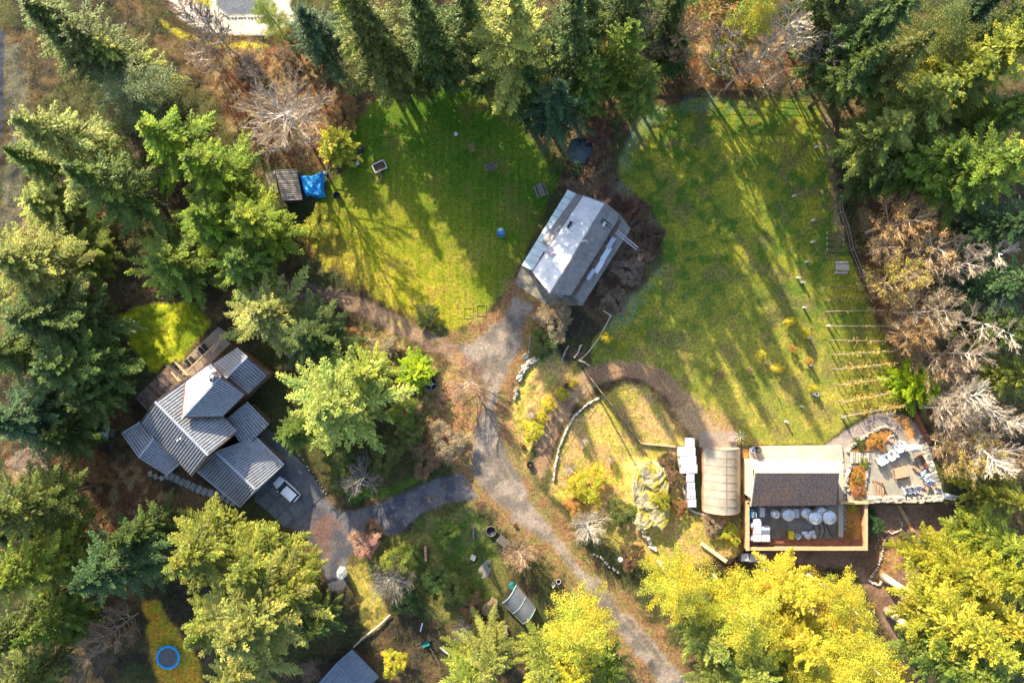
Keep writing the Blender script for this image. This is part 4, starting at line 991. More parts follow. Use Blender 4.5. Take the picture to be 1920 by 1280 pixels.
MB(tp.location).prism([P(569,336),P(600,330),P(602,362),P(574,362)], 0, .9).build('pile', M['dark_timber'], tp)
def blob(name, label, cat, px, py, r_, mat_, h=None, group=None, z=None):
    t = thing(name, label, cat, G(px, py) if z is None else P(px, py, z), rnd.uniform(0, 3), group)
    h = h or r_ * 1.2
    MB().lathe((0,0,0), [(r_*.6,0),(r_,h*.35),(r_*.9,h*.75),(r_*.45,h)], 9).build('bag', mat_, t, smooth=True)
    MB().lathe((0,0,h*.97), [(r_*.28,0),(r_*.35,h*.16),(r_*.1,h*.22)], 7).build('tied_top', mat_, t)
    return t
blob('white_sack', 'white sack at the right side of the blue tarpaulin', 'sack', 611, 324, .3, M['white'])
blob('white_sack', 'upper of the two white sacks at the left edge of the lawn', 'sack', 672, 296, .28, M['white'], group='sacks by the lawn')
blob('white_sack', 'lower of the two white sacks at the left edge of the lawn', 'sack', 670, 306, .36, M['white'], group='sacks by the lawn')
blob('white_ball', 'small white pot alone in the shaded upper lawn', 'pot', 855, 252, .3, M['white'])
bb = thing('black_bin', 'black bin lying beside the white sacks at the left edge of the lawn', 'bin', P(676, 283), R(50))
MB().tube([(-.55,0,.35),(.55,0,.35)], [.36,.32], 14).build('barrel', M['black'], bb); MB().tube([(.52,0,.35),(.62,0,.35)], [.37,.37], 14).build('lid', M['rubber'], bb)
bk = thing('black_tub', 'black tub on the dark slope below the blue tarpaulin', 'tub', P(633, 368))
MB().lathe((0,0,0), [(.42,0),(.52,.5),(.56,.52),(.48,.5),(.36,.08)], 18).build('tub', M['black'], bk); MB().torus((0,0,.52), .52, .05).build('rim', M['rubber'], bk)
ct = thing('garden_cart', 'pale framed garden cart with a bark-filled tray on the lawn', 'cart', P(713, 314), R(25))
MB().box((0,0,.5),(1.75,1.15,.08)).build('tray', M['soil'], ct)
for (x,y,w,d) in ((0,.6,1.85,.10),(0,-.6,1.85,.10),(.9,0,.10,1.2),(-.9,0,.10,1.2)): MB().box((x,y,.62),(w,d,.34)).build('side_board', M['white'], ct)
for sy in (-.72,.72):
    o = MB().lathe((0,0,0), [(.1,-.05),(.28,-.05),(.28,.05),(.1,.05)], 14).build('wheel', M['rubber'], ct); o.location = (.2, sy, .28); o.rotation_euler = (R(90),0,0)
wb = thing('wheelbarrow_frame', 'pinkish metal frame lying behind the garden cart', 'frame', P(711, 335), R(80))
MB().tube([(-.6,-.25,.1),(.5,-.25,.35),(.75,0,.35),(.5,.25,.35),(-.6,.25,.1)], .05, 6).build('handle', M['pink'], wb); MB().torus((-.5,0,.25), .25, .05, 16, 5).build('wheel', M['rubber'], wb)
def adirondack(name, label, px, py, rz, mat_, group, z=0.0, sc=1.0):
    t = thing(name, label, 'chair', P(px, py, z), rz, group)
    b = MB(); b.add([(-.28,-.25,.38),(.28,-.25,.38),(.28,.30,.28),(-.28,.30,.28),(-.28,-.25,.42),(.28,-.25,.42),(.28,.30,.32),(-.28,.30,.32)], [(3,2,1,0),(4,5,6,7),(0,1,5,4),(1,2,6,5),(2,3,7,6),(3,0,4,7)]); b.build('seat', mat_, t)
    b = MB()
    for k, hh in zip((-2,-1,0,1,2), (.9,.98,1.02,.98,.9)):
        x = k * .115; b.beam((x*.85,.28,.28),(x*1.15,.62,hh),.10,.03)
    b.build('backrest', mat_, t)
    for s_ in (-1,1):
        MB().box((s_*.36,.06,.60),(.14,.75,.03)).build('armrest', mat_, t)
        MB().beam((s_*.32,-.24,0),(s_*.32,-.24,.6),.07).build('leg', mat_, t); MB().beam((s_*.30,.0,.36),(s_*.30,.62,0),.07).build('leg', mat_, t)
    t.scale = (sc, sc, sc); return t
adirondack('garden_chair', 'left grey wooden garden chair of the pair on the lawn', 915, 313, R(188), M['grey_wood'], 'wooden chairs on the lawn', sc=1.15)
adirondack('garden_chair', 'right grey wooden garden chair of the pair on the lawn', 926, 312, R(166), M['grey_wood'], 'wooden chairs on the lawn', sc=1.15)
def picnic(name, label, px, py, rz, mat_, z=0.0):
    t = thing(name, label, 'picnic table', P(px, py, z), rz)
    for k in range(5): MB().box((0,-.32+.16*k,.75),(1.9,.14,.045)).build('tabletop_board', mat_, t)
    for s_ in (-1,1):
        for k in range(2): MB().box((0,s_*(.66+.15*k),.45),(1.9,.13,.045)).build('bench_board', mat_, t)
        MB().beam((s_*.65,-.75,0),(s_*.65,-.2,.72),.08).build('leg', mat_, t); MB().beam((s_*.65,.75,0),(s_*.65,.2,.72),.08).build('leg', mat_, t)
        MB().beam((s_*.65,-.8,.42),(s_*.65,.8,.42),.07).build('cross_brace', mat_, t)
    return t
picnic('picnic_table', 'weathered grey picnic table on the lawn above the barn', 1014, 358, R(-70), M['grey_wood'])
picnic('picnic_table', 'pale grey picnic table at the right edge of the meadow', 1575, 502, R(-2), mat('pale_picnic_wood', (.42,.37,.34), .8, 0, .2, 4))
rt = thing('blue_paddling_pool', 'round blue covered tub on the lawn left of the barn', 'tub', P(939, 437))
MB().lathe((0,0,0), [(.62,0),(.66,.42),(.58,.44),(.54,.1)], 24).build('basin', mat('dark_blue_plastic', (.01,.08,.16), .4), rt); MB().lathe((.05,.06,.12), [(.5,0),(.52,.40),(.2,.5),(.02,.52)], 24).build('lid', mat('faded_blue', (.05,.17,.36), .45, 0, .3, 2), rt); MB().torus((0,0,.44),.64,.05).build('rim', mat('teal_rim', (.08,.22,.28), .5), rt)

# --- pond
pn = MB(); pn.prism([P(x, y) for x, y in [(1066,274),(1071,262),(1080,259),(1092,252),(1103,259),(1110,266),(1108,280),(1110,290),(1101,297),(1096,308),(1085,306),(1076,312),(1068,303),(1070,292),(1063,286)]], -.5, .12); o = pn.build('pond_water', M['water']); o['kind'] = 'structure'
# --- trampoline
tm = thing('trampoline', 'round trampoline with a bright blue ring and grey mat near the bottom left', 'trampoline', G(321, 1226))
MB().lathe((0,0,.9), [(1.38,0),(1.38,.03)], 40).build('mat', mat('trampoline_mat', (.13,.115,.11), .8), tm)
b = MB(); b.torus((0,0,.95), 1.55, .20, 40, 8); b.build('safety_pad', mat('pad_blue', (.01,.32,.66), .45, 0, .08), tm, smooth=True)
for k in range(6):
    a = k*math.pi/3; MB().beam((1.6*math.cos(a),1.6*math.sin(a),-.2),(1.6*math.cos(a),1.6*math.sin(a),.9),.07).build('leg', M['chrome'], tm)

# --- blue-grey shed at the bottom edge
s2 = thing('garden_shed', 'shed with a blue-grey ribbed metal roof cut by the bottom edge', 'shed', P(650, 1265))
walls(s2, [(655,1226),(700,1268),(650,1320),(606,1276)], 0, 2.4, M['dark_timber'])
m_b = mat('blue_grey_metal', (.17,.21,.26), .45, .3, .12)
roof_plane(s2, 'roof_plane', [(632,1242,3.3),(680,1298,3.3),(709,1268,2.6),(660,1218,2.6)], m_b, seams=.40, trim=m_b, sw=.14, sh=.07, seam_mat=M['seam'])
roof_plane(s2, 'roof_plane', [(632,1242,3.3),(680,1298,3.3),(644,1335,2.6),(597,1282,2.6)], m_b, seams=.40, trim=m_b, sw=.14, sh=.07, seam_mat=M['seam'])
ridge_cap(s2, (632,1242,3.32), (680,1298,3.32), m_b, .2)

# --- small old glasshouse with barrel vault
def z8(zx, zy, z=0): return P(780 + zx/4.92, 940 + zy/4.92, z)
g2 = thing('small_glasshouse', 'small old greenhouse with a curved smoky film roof, left of the drive', 'greenhouse', z8(950, 930))
A_, B_ = z8(800,912,0), z8(925,748,0); C_, D_ = z8(1100,965,0), z8(985,1100,0)
for k in range(10):
    t0, t1 = k/10, (k+1)/10
    z0, z1 = 1.0+1.1*math.sin(math.pi*t0), 1.0+1.1*math.sin(math.pi*t1)
    up0, up1 = Vector((0,0,z0)), Vector((0,0,z1))
    MB(g2.location).add([lerp(A_,B_,t0)+up0, lerp(A_,B_,t1)+up1, lerp(D_,C_,t1)+up1, lerp(D_,C_,t0)+up0], [(0,1,2,3)]).build('film_panel', M['film_blue'], g2)
for e0, e1 in ((A_,B_),(D_,C_),((A_+D_)/2,(B_+C_)/2)):
    s_ = MB(g2.location); s_.tube([lerp(e0,e1,k/10)+Vector((0,0,1.03+1.1*math.sin(math.pi*k/10))) for k in range(11)], .05 if e0 is not A_ else .08, 5); s_.build('hoop', mat('pale_hoop', (.30,.36,.37), .5), g2)
for a, b_ in ((A_,D_),(B_,C_)):
    MB(g2.location).beam(a+Vector((0,0,1)), b_+Vector((0,0,1)), .08,.1).build('eave_rail', M['grey_wood'], g2); MB(g2.location).slab([a+Vector((0,0,.98)),b_+Vector((0,0,.98)),b_+Vector((0.02,0.02,.97)),a+Vector((.02,.02,.97))], .95).build('side_wall', M['grey_wood'], g2)
MB(g2.location).beam((A_+B_)/2+Vector((0,0,2.14)), (D_+C_)/2+Vector((0,0,2.14)), .04,.04).build('ridge_pole', M['grey_wood'], g2)
tb = thing('water_barrel', 'dark teal water barrel at the upper corner of the small glasshouse', 'barrel', z8(885,765)); MB().lathe((0,0,0), [(.40,0),(.46,.4),(.46,.7),(.40,1.05),(.3,1.06)], 20).build('drum', M['teal'], tb); MB().torus((0,0,1.05),.38,.04).build('rim', M['black'], tb)
fp = thing('fire_bowl', 'round black basket with a wire rim left of the peach-coloured bush', 'fire bowl', G(921, 994))
MB().lathe((0,0,0), [(.5,0),(.72,.55),(.64,.56),(.3,.1)], 20).build('bowl', M['black'], fp); MB().torus((0,0,.56),.72,.04).build('rim', M['grey_wood'], fp)
for k in range(8): a=k*.785; MB().beam((.74*math.cos(a),.74*math.sin(a),0),(.76*math.cos(a),.76*math.sin(a),.62),.035).build('stake', M['grey_wood'], fp)
fb = thing('fire_bowl', 'round black fire bowl with a white hub left of the pinkish bare tree', 'fire bowl', G(809, 719), 0)
MB().lathe((0,0,0), [(.6,0),(.82,.5),(.75,.52),(.35,.12)], 24).build('bowl', M['black'], fb); MB().torus((0,0,.5),.24,.06,16,5).build('hub', M['chrome'], fb)
for k in range(4): a=k*1.571; MB().beam((.24*math.cos(a),.24*math.sin(a),.5),(.78*math.cos(a),.78*math.sin(a),.5),.05).build('spoke', M['chrome'], fb)
pb = thing('slatted_table', 'slatted wooden table beside the black basket', 'table', G(943, 1012), R(-40))
for k in range(6): MB().box((0,-.5+.2*k,.7),(1.7,.11,.05)).build('slat', M['grey_wood'], pb)
for sx in (-.7,.7):
    for sy in (-.45,.45): MB().box((sx,sy,.34),(.08,.08,.68)).build('leg', M['grey_wood'], pb)
bd = thing('plank', 'weathered upright plank bench in the garden grass', 'plank', G(888, 997)); MB().box((0,0,.3),(.24,2.0,.14)).build('board', M['grey_wood'], bd)
for sy in (-.7,.7): MB().box((0,sy,.12),(.3,.12,.3)).build('leg', M['grey_wood'], bd)
ss = thing('stone_slab', 'square pale stone slab in the garden grass', 'slab', G(887, 1045), R(-25)); MB().box((0,0,.08),(.75,.75,.22),taper=.94).build('slab', mat('grey_slab', (.34,.33,.31), .9, 0, .15, 3, .3), ss)
pc = thing('terracotta_tower', 'narrow stack of red-brown pots in the garden left of the plank bench', 'pot stack', G(799, 1036))
for k in range(6): MB().lathe((0,-.9+.38*k,0), [(.12,0),(.17,.35+.15*k),(.2,.38+.15*k)], 10).build('pot', M['bale'] if k%2 else M['pink'], pc)
ob = thing('white_standing_stone', 'tall cream standing stone casting a long shadow left of the coppery bush', 'stone', G(644, 1070), R(-55))
MB().add([(-.9,0,0),(-.3,-.55,0),(.55,-.5,0),(.9,0,0),(.55,.5,0),(-.3,.55,0),(-.8,0,2.0),(-.25,-.36,2.3),(.4,-.34,2.2),(.62,0,2.1),(.4,.34,2.2),(-.25,.36,2.3)], [(5,4,3,2,1,0),(6,7,8,9,10,11)]+[(i,(i+1)%6,6+(i+1)%6,6+i) for i in range(6)]).build('stone', M['cream_cover'], ob, bevel=.1)
lg = thing('fallen_log', 'long pale fallen trunk lying above the blue-grey shed', 'log', G(697, 1185))
MB(lg.location).tube([G(663,1213,.3), G(680,1196,.4), G(712,1172,.4), G(732,1152,.35)], [.12,.17,.19,.15], 8).build('log', mat('dry_log', (.42,.34,.26), .9, 0, .3, 4), lg)
lg = thing('upright_log', 'straight grey log standing to the left of the golden tree', 'log', G(948, 1190))
MB(lg.location).beam(G(948,1172,.3), G(949,1215,.3), .38,.3).build('log', M['stone_grey'], lg)
tt = thing('teal_sheet', 'faded teal sheet below the small glasshouse beside grey brush', 'sheet', G(881, 1192), R(30))
V=[];F=[]
for i in range(7):
    for j in range(6): V.append((-.9+.3*i, -.75+.3*j, .5+.12*math.sin(i*1.3+j)+.05*math.sin(j*3)))
for i in range(6):
    for j in range(5): k=i*6+j; F.append((k,k+6,k+7,k+1))
MB().add(V,F).build('sheet', mat('faded_teal', (.10,.24,.26), .7), tt); MB().box((0,0,.2),(1.4,1.1,.4)).build('crate', M['grey_wood'], tt)
ta = thing('green_wheelbarrow', 'dark green wheelbarrow in the shade left of the teal sheet', 'wheelbarrow', G(798, 1203), R(20))
MB().add([(-.45,-.3,.3),(.45,-.3,.3),(.45,.3,.3),(-.45,.3,.3),(-.6,-.42,.62),(.62,-.42,.62),(.62,.42,.62),(-.6,.42,.62)],[(3,2,1,0),(0,1,5,4),(1,2,6,5),(2,3,7,6),(3,0,4,7)]).build('tray', M['teal'], ta)
for sy in (-.3,.3): MB().beam((.5,sy*.4,.25),(-1.2,sy,.5),.05).build('handle', M['grey_wood'], ta)
o = MB().lathe((0,0,0),[(.06,-.05),(.2,-.05),(.2,.05),(.06,.05)],12).build('wheel', M['rubber'], ta); o.location=(.7,0,.2); o.rotation_euler=(R(90),0,0)
for i,(x0,y0,x1,y1,lb) in enumerate([(825,1213,844,1228,'short white plank lying in the shade below the wheelbarrow'),(806,1213,824,1245,'long thin pole lying below the wheelbarrow'),(788,1183,792,1168,'small pale board leaning in the shade above the wheelbarrow'),(1315,1018,1362,1052,'split pale trunk lying at the edge of the yellow grove'),(1850,885,1842,925,'grey plank ramp in the brush right of the patio')]):
    a, b_ = G(x0,y0,.35), G(x1,y1,.45); t = thing('loose_board', lb, 'board', (a+b_)/2, 0, 'loose boards and poles')
    w = (.25,.06,.2,.55,.9)[i]; MB(t.location).beam(a, b_, w, .08 if i!=3 else .35).build('board', (M['white'], M['grey_wood'], M['white'], mat('split_wood', (.50,.40,.27), .8, 0, .3, 3), M['grey_wood'])[i], t)
# ------------------------------------------------------------------ winery, courtyard, greenhouse, patio
wy = thing('winery', 'long building with a brown shingle roof and cream front, above the courtyard', 'building', P(1490, 905))
walls(wy, [(1408,868),(1572,868),(1572,936),(1408,936)], 0, 3.6, M['facade'])
roof_plane(wy, 'roof_plane', [(1417,884.5,6.2),(1574,884.5,6.2),(1578.5,865.5,4.6),(1405,866,4.6)], M['facade_trim'], label='short cream upper roof slope')
ro = roof_plane(wy, 'roof_plane', [(1417,884.5,6.2),(1574,884.5,6.2),(1567,946.5,3.4),(1409,948.5,3.4)], M['dark_timber'], th=.14, label='brown shingled roof slope')
A_, B_, C_, D_ = [P(*q) for q in [(1417,884.5,6.2),(1574,884.5,6.2),(1567,946.5,3.4),(1409,948.5,3.4)]]
sb = MB(wy.location); nr = 20; up = Vector((0, 0, .02))
for i in range(nr):
    t0, t1 = i/nr, min((i+1.25)/nr, 1); L0, R0, L1, R1 = lerp(A_,D_,t0), lerp(B_,C_,t0), lerp(A_,D_,t1), lerp(B_,C_,t1)
    u = -rnd.random()*.02 if i % 2 else 0.0
    while u < 1:
        w = rnd.uniform(.014,.028); a_, b_ = max(u,0), min(u+w-.0022,1)
        if b_ > a_:
            z = rnd.uniform(0,.018)
            p0,p1,p2,p3 = lerp(L0,R0,a_)+up, lerp(L0,R0,b_)+up, lerp(L1,R1,b_)+up+Vector((0,0,.045+z)), lerp(L1,R1,a_)+up+Vector((0,0,.045+z))
            sb.add([p0,p3,p2,p1,p3-Vector((0,0,.05)),p2-Vector((0,0,.05))], [(0,1,2,3),(1,4,5,2)])
        u += w
sb.build('shingles', M['shingle'], ro, kind='stuff')
MB(wy.location).beam(A_+Vector((0,0,.08)), B_+Vector((0,0,.08)), .22,.10).build('ridge_cap', M['facade_trim'], wy)
MB(wy.location).beam(A_+Vector((-.08,0,.05)), D_+Vector((-.08,0,.05)), .16,.2).build('barge_board', M['facade_trim'], wy)
MB(wy.location).beam(D_+Vector((0,-.06,0)), C_+Vector((0,-.06,0)), .12,.12).build('gutter', M['black'], wy)
for x in (1440, 1480, 1520, 1555): window(wy, x, 866.5, x-14, 866.5, 1.2, 2.6)
for nm, pts, z, mm in (('concrete_apron', [(1411,836),(1577,834),(1582,864),(1577,868),(1406,868),(1404,846)], .09, 'concrete'), ('side_strip', [(1400,866),(1409,868),(1409,938),(1402,938)], .12, 'facade_trim'), ('paved_walk', [(1572,868),(1582,868),(1584,940),(1580,1005),(1572,1005)], .12, 'concrete'),
        ('courtyard_floor', [(1400,936),(1582,936),(1582,1009),(1400,1009)], .08, 'courtyard'), ('deck_strip', [(1396,1009),(1614,1009),(1614,1022),(1396,1022)], .14, 'rust_timber'), ('planting_strip', [(1584,940),(1613,940),(1613,1009),(1584,1009)], .18, 'orange_soil'),
        ('greenhouse_pad', [(1311,808),(1381,808),(1381,838),(1311,838)], .07, 'deck_pale')):
    o = MB().prism([P(*q) for q in pts], -.25, z).build(nm, M[mm]); o['kind'] = 'structure'
wl = thing('timber_wall', 'tan timber wall enclosing the winery courtyard on three sides', 'wall', P(1500, 1022))
for a, c, hh, th in (((1396,938),(1396,1026),1.3,.42),((1396,1024),(1617,1024),1.1,.36),((1616,1026),(1616,936),1.2,.36),((1396,938),(1410,938),1.3,.3),((1567,938),(1617,938),1.6,.16)):
    pa, pb = P(*a), P(*c); m = (pa+pb)/2; d = pb-pa; zz = (hh-2.0)/2
    MB(wl.location).box((m.x,m.y,zz),(d.length, th*.6, hh+2.0), math.atan2(d.y,d.x)).build('wall_panel', M['tan_timber'], wl)
    MB(wl.location).box((m.x,m.y,hh+.03),(d.length+.1, th+.1, .06), math.atan2(d.y,d.x)).build('capping', M['timber'], wl)
for x in range(1410, 1612, 29):
    q = P(x, 1026.5); MB(wl.location).box((q.x,q.y,-.35),(.14,.12,2.9)).build('post', M['tan_timber'], wl)
rl = thing('steel_gutter_rail', 'white rail fixed along the outer bottom edge of the courtyard wall', 'rail', P(1560, 1027)); MB(rl.location).beam(P(1528,1028,.9), P(1600,1028,.9), .1,.1).build('rail', M['white'], rl)
for x in (1532,1564,1596): MB(rl.location).beam(P(x,1027,.9), P(x,1028,.9), .08).build('bracket', M['white'], rl)
ed = thing('kerb_stones', 'row of grey kerb stones between the paved walk and the planting strip', 'kerb', P(1583, 960))
for k in range(14):
    q = P(1583.5, 880 + k*8.5, .15); MB(ed.location).box(q,(.32,.52,.3), rnd.uniform(-.2,.2), taper=.85).build('stone', M['stone_grey'], ed)
def tank(label, px, py, r_, h, lid):
    r_ *= 1.2
    t = thing('steel_tank', label, 'tank', P(px, py, .08), rnd.uniform(0,3), 'steel wine tanks in the courtyard')
    MB().lathe((0,0,0), [(r_,.45),(r_,h),(r_*.92,h+.06),(r_*.25,h+.25)], 24).build('shell', M['chrome'], t, smooth=False)
    MB().lathe((0,0,h+.2), [(r_*.3,0),(r_*.3,.12),(r_*.2,.16)], 14).build('lid', lid, t)
    for k in range(3): a = k*2.094; MB().beam((r_*.8*math.cos(a),r_*.8*math.sin(a),0),(r_*.8*math.cos(a),r_*.8*math.sin(a),.5),.08).build('leg', M['chrome'], t)
    MB().torus((0,0,h*.7), r_+.01,.03,24,5).build('band', M['chrome'], t)
    return t
wl_ = mat('tank_lid', (.55,.66,.74), .3, .3, .05)
tank('smallest steel tank, leftmost under the eave in the courtyard', 1449, 960, .48, 1.3, M['white'])
tank('dull steel tank right of the smallest one in the courtyard', 1471, 960, .72, 1.6, wl_)
tank('pale steel tank partly under the eave in the middle of the courtyard', 1504, 957, .60, 1.5, M['white'])
tank('large steel tank with a blue lid in the middle of the courtyard', 1517, 964, .76, 2.2, wl_)
tank('pale steel tank under the eave at the right of the courtyard', 1532, 956, .60, 1.5, M['white'])
tank('large steel tank with a blue lid at the right end of the row', 1543, 963, .78, 2.2, wl_)
def tote(label, px, py, z=.08, sx=1.16, sy=1.16, kind='cap', rz=0.0, group='white totes', h=1.05):
    t = thing('bulk_tote', label, 'tote', P(px, py, z), rz, group)
    MB().box((0,0,.07),(sx,sy,.14)).build('pallet', M['grey_wood'], t)
    MB().box((0,0,.14+h/2),(sx,sy,h),taper=.97).build('bottle', M['plastic_white'], t, bevel=.06)
    c = MB()
    for s_ in (-1,1):
        for k in range(4):
            c.beam((s_*sx*.51,-sy/2+sy*k/3,.1),(s_*sx*.51,-sy/2+sy*k/3,.14+h),.03); c.beam((-sx/2+sx*k/3,s_*sy*.51,.1),(-sx/2+sx*k/3,s_*sy*.51,.14+h),.03)
    c.build('cage', M['chrome'], t, kind='stuff')
    if kind == 'cap': MB().lathe((.0,.0,.14+h), [(.11,0),(.11,.05)], 12).build('cap', mat('cap_grey', (.5,.5,.54), .5) if 'cap_grey' not in bpy.data.materials else bpy.data.materials['cap_grey'], t)
    else:
        for dx in (-.22,.22):
            MB().box((dx,-.2,.15+h),(.12,.14,.05)).build('clip', M['black'], t)
        MB().box((0,.15,.15+h),(.5,.05,.04)).build('strap', mat('cap_grey', (.5,.5,.54), .5) if 'cap_grey' not in bpy.data.materials else bpy.data.materials['cap_grey'], t)
    return t
def zt(zx, zy, h=1.2): 
    k = (H - h) / H; x, y = 1240 + zx/6.4, 780 + zy/6.4
    return 960 + (x-960)*k, 640 + (y-640)*k
for zx, zy, lb in ((355,325,'single white tote at the very top of the pack left of the greenhouse'),(262,432,'left white tote in the first paired row left of the greenhouse'),(363,432,'right white tote in the first paired row left of the greenhouse'),(278,537,'left white tote in the second paired row left of the greenhouse'),(373,535,'right white tote in the second paired row left of the greenhouse'),(292,638,'left white tote in the third paired row left of the greenhouse'),(386,635,'right white tote in the third paired row left of the greenhouse')):
    x, y = zt(zx, zy); tote(lb, x, y, sx=1.2, sy=1.24, group='white totes beside the greenhouse')
for zx, zy, lb in ((352,745,'white tote at the top of the single column left of the greenhouse'),(358,848,'white tote with black clips, second in the single column left of the greenhouse'),(366,943,'white tote with black clips, third in the single column left of the greenhouse'),(374,1047,'white tote at the bottom of the single column left of the greenhouse')):
    x, y = zt(zx, zy); tote(lb, x, y, kind='cap' if zy in (745,1047) else 'clip', group='white totes beside the greenhouse')
for zx, zy, lb in ((265,860,'upper left tote of the block of four in the courtyard'),(365,860,'upper right tote of the block of four in the courtyard'),(265,952,'lower left tote of the block of four in the courtyard'),(365,952,'lower right tote of the block of four in the courtyard'),(262,770,'single tote above the block of four in the courtyard')):
    k = (H-1.2)/H; x, y = 1380+zx/6.4, 860+zy/6.4; tote(lb, 960+(x-960)*k, 640+(y-640)*k, group='white totes in the courtyard', sx=1.14, sy=1.06)
for i,(x,y,lb) in enumerate(((1392,1040,'left tote of the three standing outside the courtyard wall under the trees'),(1408,1041,'middle tote of the three standing outside the courtyard wall under the trees'),(1423,1040,'right tote of the three standing outside the courtyard wall under the trees'))): tote(lb, x, y, z=-1.6, group='white totes outside the courtyard')
x, y = 1486, 958; tote('tall white tote between two steel tanks under the eave', x, y, sx=.9, sy=1.3, group='white totes in the courtyard', h=1.2)
cb = thing('white_cabinet', 'narrow white freezer cabinet at the left end under the eave', 'cabinet', P(1425, 957, .08)); MB().box((0,0,.5),(.6,1.25,1.0)).build('cabinet_body', M['white'], cb); MB().box((0,0,1.03),(.64,1.3,.06)).build('lid', M['plastic_white'], cb)
MB().box((0,-.68,.75),(.4,.05,.05)).build('handle', M['black'], cb)
bt = thing('dark_machine', 'dark blue machine with pale pipes in the left corner of the courtyard', 'machine', P(1407, 962, .08))
MB().box((0,.2,.55),(.8,1.6,1.1),taper=.9).build('housing', mat('navy', (.01,.03,.06), .4), bt)
for k in range(4): MB().tube([(-.4+.25*k,-.6,.2),(-.3+.25*k,-.3,1.2),(-.2+.2*k,.5,1.25)],.05,6).build('pipe', M['white'] if k%2 else M['blue'], bt)
for i,(x,y,lb) in enumerate(((1406,982,'blue-grey drum at the left wall of the courtyard, the upper one'),(1405,1006,'white and grey drum in the lower left corner of the courtyard'))):
    t = thing('drum', lb, 'drum', P(x,y,.08), 0, 'drums in the courtyard'); MB().lathe((0,0,0),[(.36,0),(.38,.45),(.36,.9),(.2,.92)],16).build('barrel', (wl_, M['plastic_white'])[i], t); MB().torus((0,0,.9),.33,.03,16,4).build('rim', M['black'], t)
t = thing('red_pallet_truck', 'red hand truck beside the block of four totes', 'hand truck', P(1408, 995, .08)); MB().box((0,0,.12),(.5,1.1,.1)).build('fork', M['red'], t); MB().box((0,.5,.5),(.5,.16,.8)).build('frame', M['red'], t); MB().beam((0,.5,.8),(0,.9,1.2),.06).build('handle', M['black'], t)
t = thing('yellow_crate', 'yellow crate standing at the bottom of the courtyard', 'crate', P(1482, 1002, .1)); MB().box((0,0,.35),(.6,1.05,.7),taper=.94).build('crate_box', M['yellow'], t); MB().box((0,0,.71),(.5,.9,.04)).build('lid', mat('yellow_lid', (.6,.5,.03), .6), t)
t = thing('white_bin', 'white bin right of the yellow crate in the courtyard', 'bin', P(1493, 1003, .1)); MB().lathe((0,0,0),[(.3,0),(.4,.7),(.42,.72),(.36,.7),(.3,.2)],14).build('bin', M['plastic_white'], t); MB().torus((0,0,.72),.4,.03,14,4).build('rim', M['white'], t)
t = thing('sack_pallet', 'pallet heaped with white sacks at the bottom of the courtyard', 'pallet', P(1514, 1001, .1)); MB().box((0,0,.08),(2.1,1.3,.14)).build('pallet', M['grey_wood'], t)
for k in range(14):
    o = MB().lathe((0,0,0),[(.12,-.1),(.30,-.05),(.33,.04),(.2,.12)],8,rnd.random()).build('sack', M['plastic_white'] if k%4 else wl_, t, smooth=True); o.location=(rnd.uniform(-.85,.85),rnd.uniform(-.45,.45),.3+.09*(k//3)); o.rotation_euler=(rnd.uniform(-.4,.4),rnd.uniform(-.4,.4),rnd.random()*3)
for i,pts in enumerate([[(1531,980),(1538,990),(1537,1000),(1534,1008)],[(1542,976),(1546,985),(1546,995),(1545,1007)],[(1553,975),(1551,986),(1556,998),(1562,1007)],[(1521,978),(1527,984),(1525,992),(1531,1000)]]):
    t = thing('hose', ['black hose farthest left of the hoses on the courtyard floor, curling','black hose in the middle of the courtyard floor, nearly straight','black hose farthest right on the courtyard floor, bending right','short black hose below the middle tanks'][i], 'hose', P(*pts[0],.12), 0, 'hoses on the courtyard floor')
    fine=[]
    Q=[P(*p,.13) for p in pts]
    for k in range(len(Q)-1):
        for m_ in range(4): fine.append(lerp(Q[k],Q[k+1],m_/4)+Vector((.05*math.sin(k*4+m_),0,0)))
    fine.append(Q[-1]); MB(t.location).tube(fine,.05,6).build('hose', M['rubber'], t)
bt2 = thing('black_barrels', 'black and white barrel at the upper left corner of the concrete apron', 'barrel', P(1419, 842, .1)); MB().lathe((0,0,0),[(.4,0),(.45,.5),(.4,1.0),(.3,1.02)],16).build('barrel', M['black'], bt2); MB().lathe((0,0,1.0),[(.32,0),(.32,.05)],12).build('lid', M['grey_wood'], bt2)
bt3 = thing('white_pipe_barrel', 'white pipe stack left of the black barrel on the apron', 'pipe', P(1409, 843, .1)); MB().lathe((0,0,0),[(.35,0),(.35,.8),(.24,.82),(.24,.4)],14).build('pipe', M['plastic_white'], bt3); MB().tube([(.1,-.2,.9),(.5,-.9,.4),(.9,-1.4,.1)],.09,6).build('downpipe', M['white'], bt3)
ar = thing('arbor', 'small white tangled frame beside the greenhouse pad', 'frame', P(1388, 818))
for k in range(8): a=k*.8; MB(ar.location).tube([P(1388,818,.1), P(1388,818,.9)+Vector((math.cos(a)*.5,math.sin(a)*.5,0)), P(1388,818,.7)+Vector((math.cos(a)*.9,math.sin(a)*.8,0))],.035,4).build('rod', M['white'], ar)
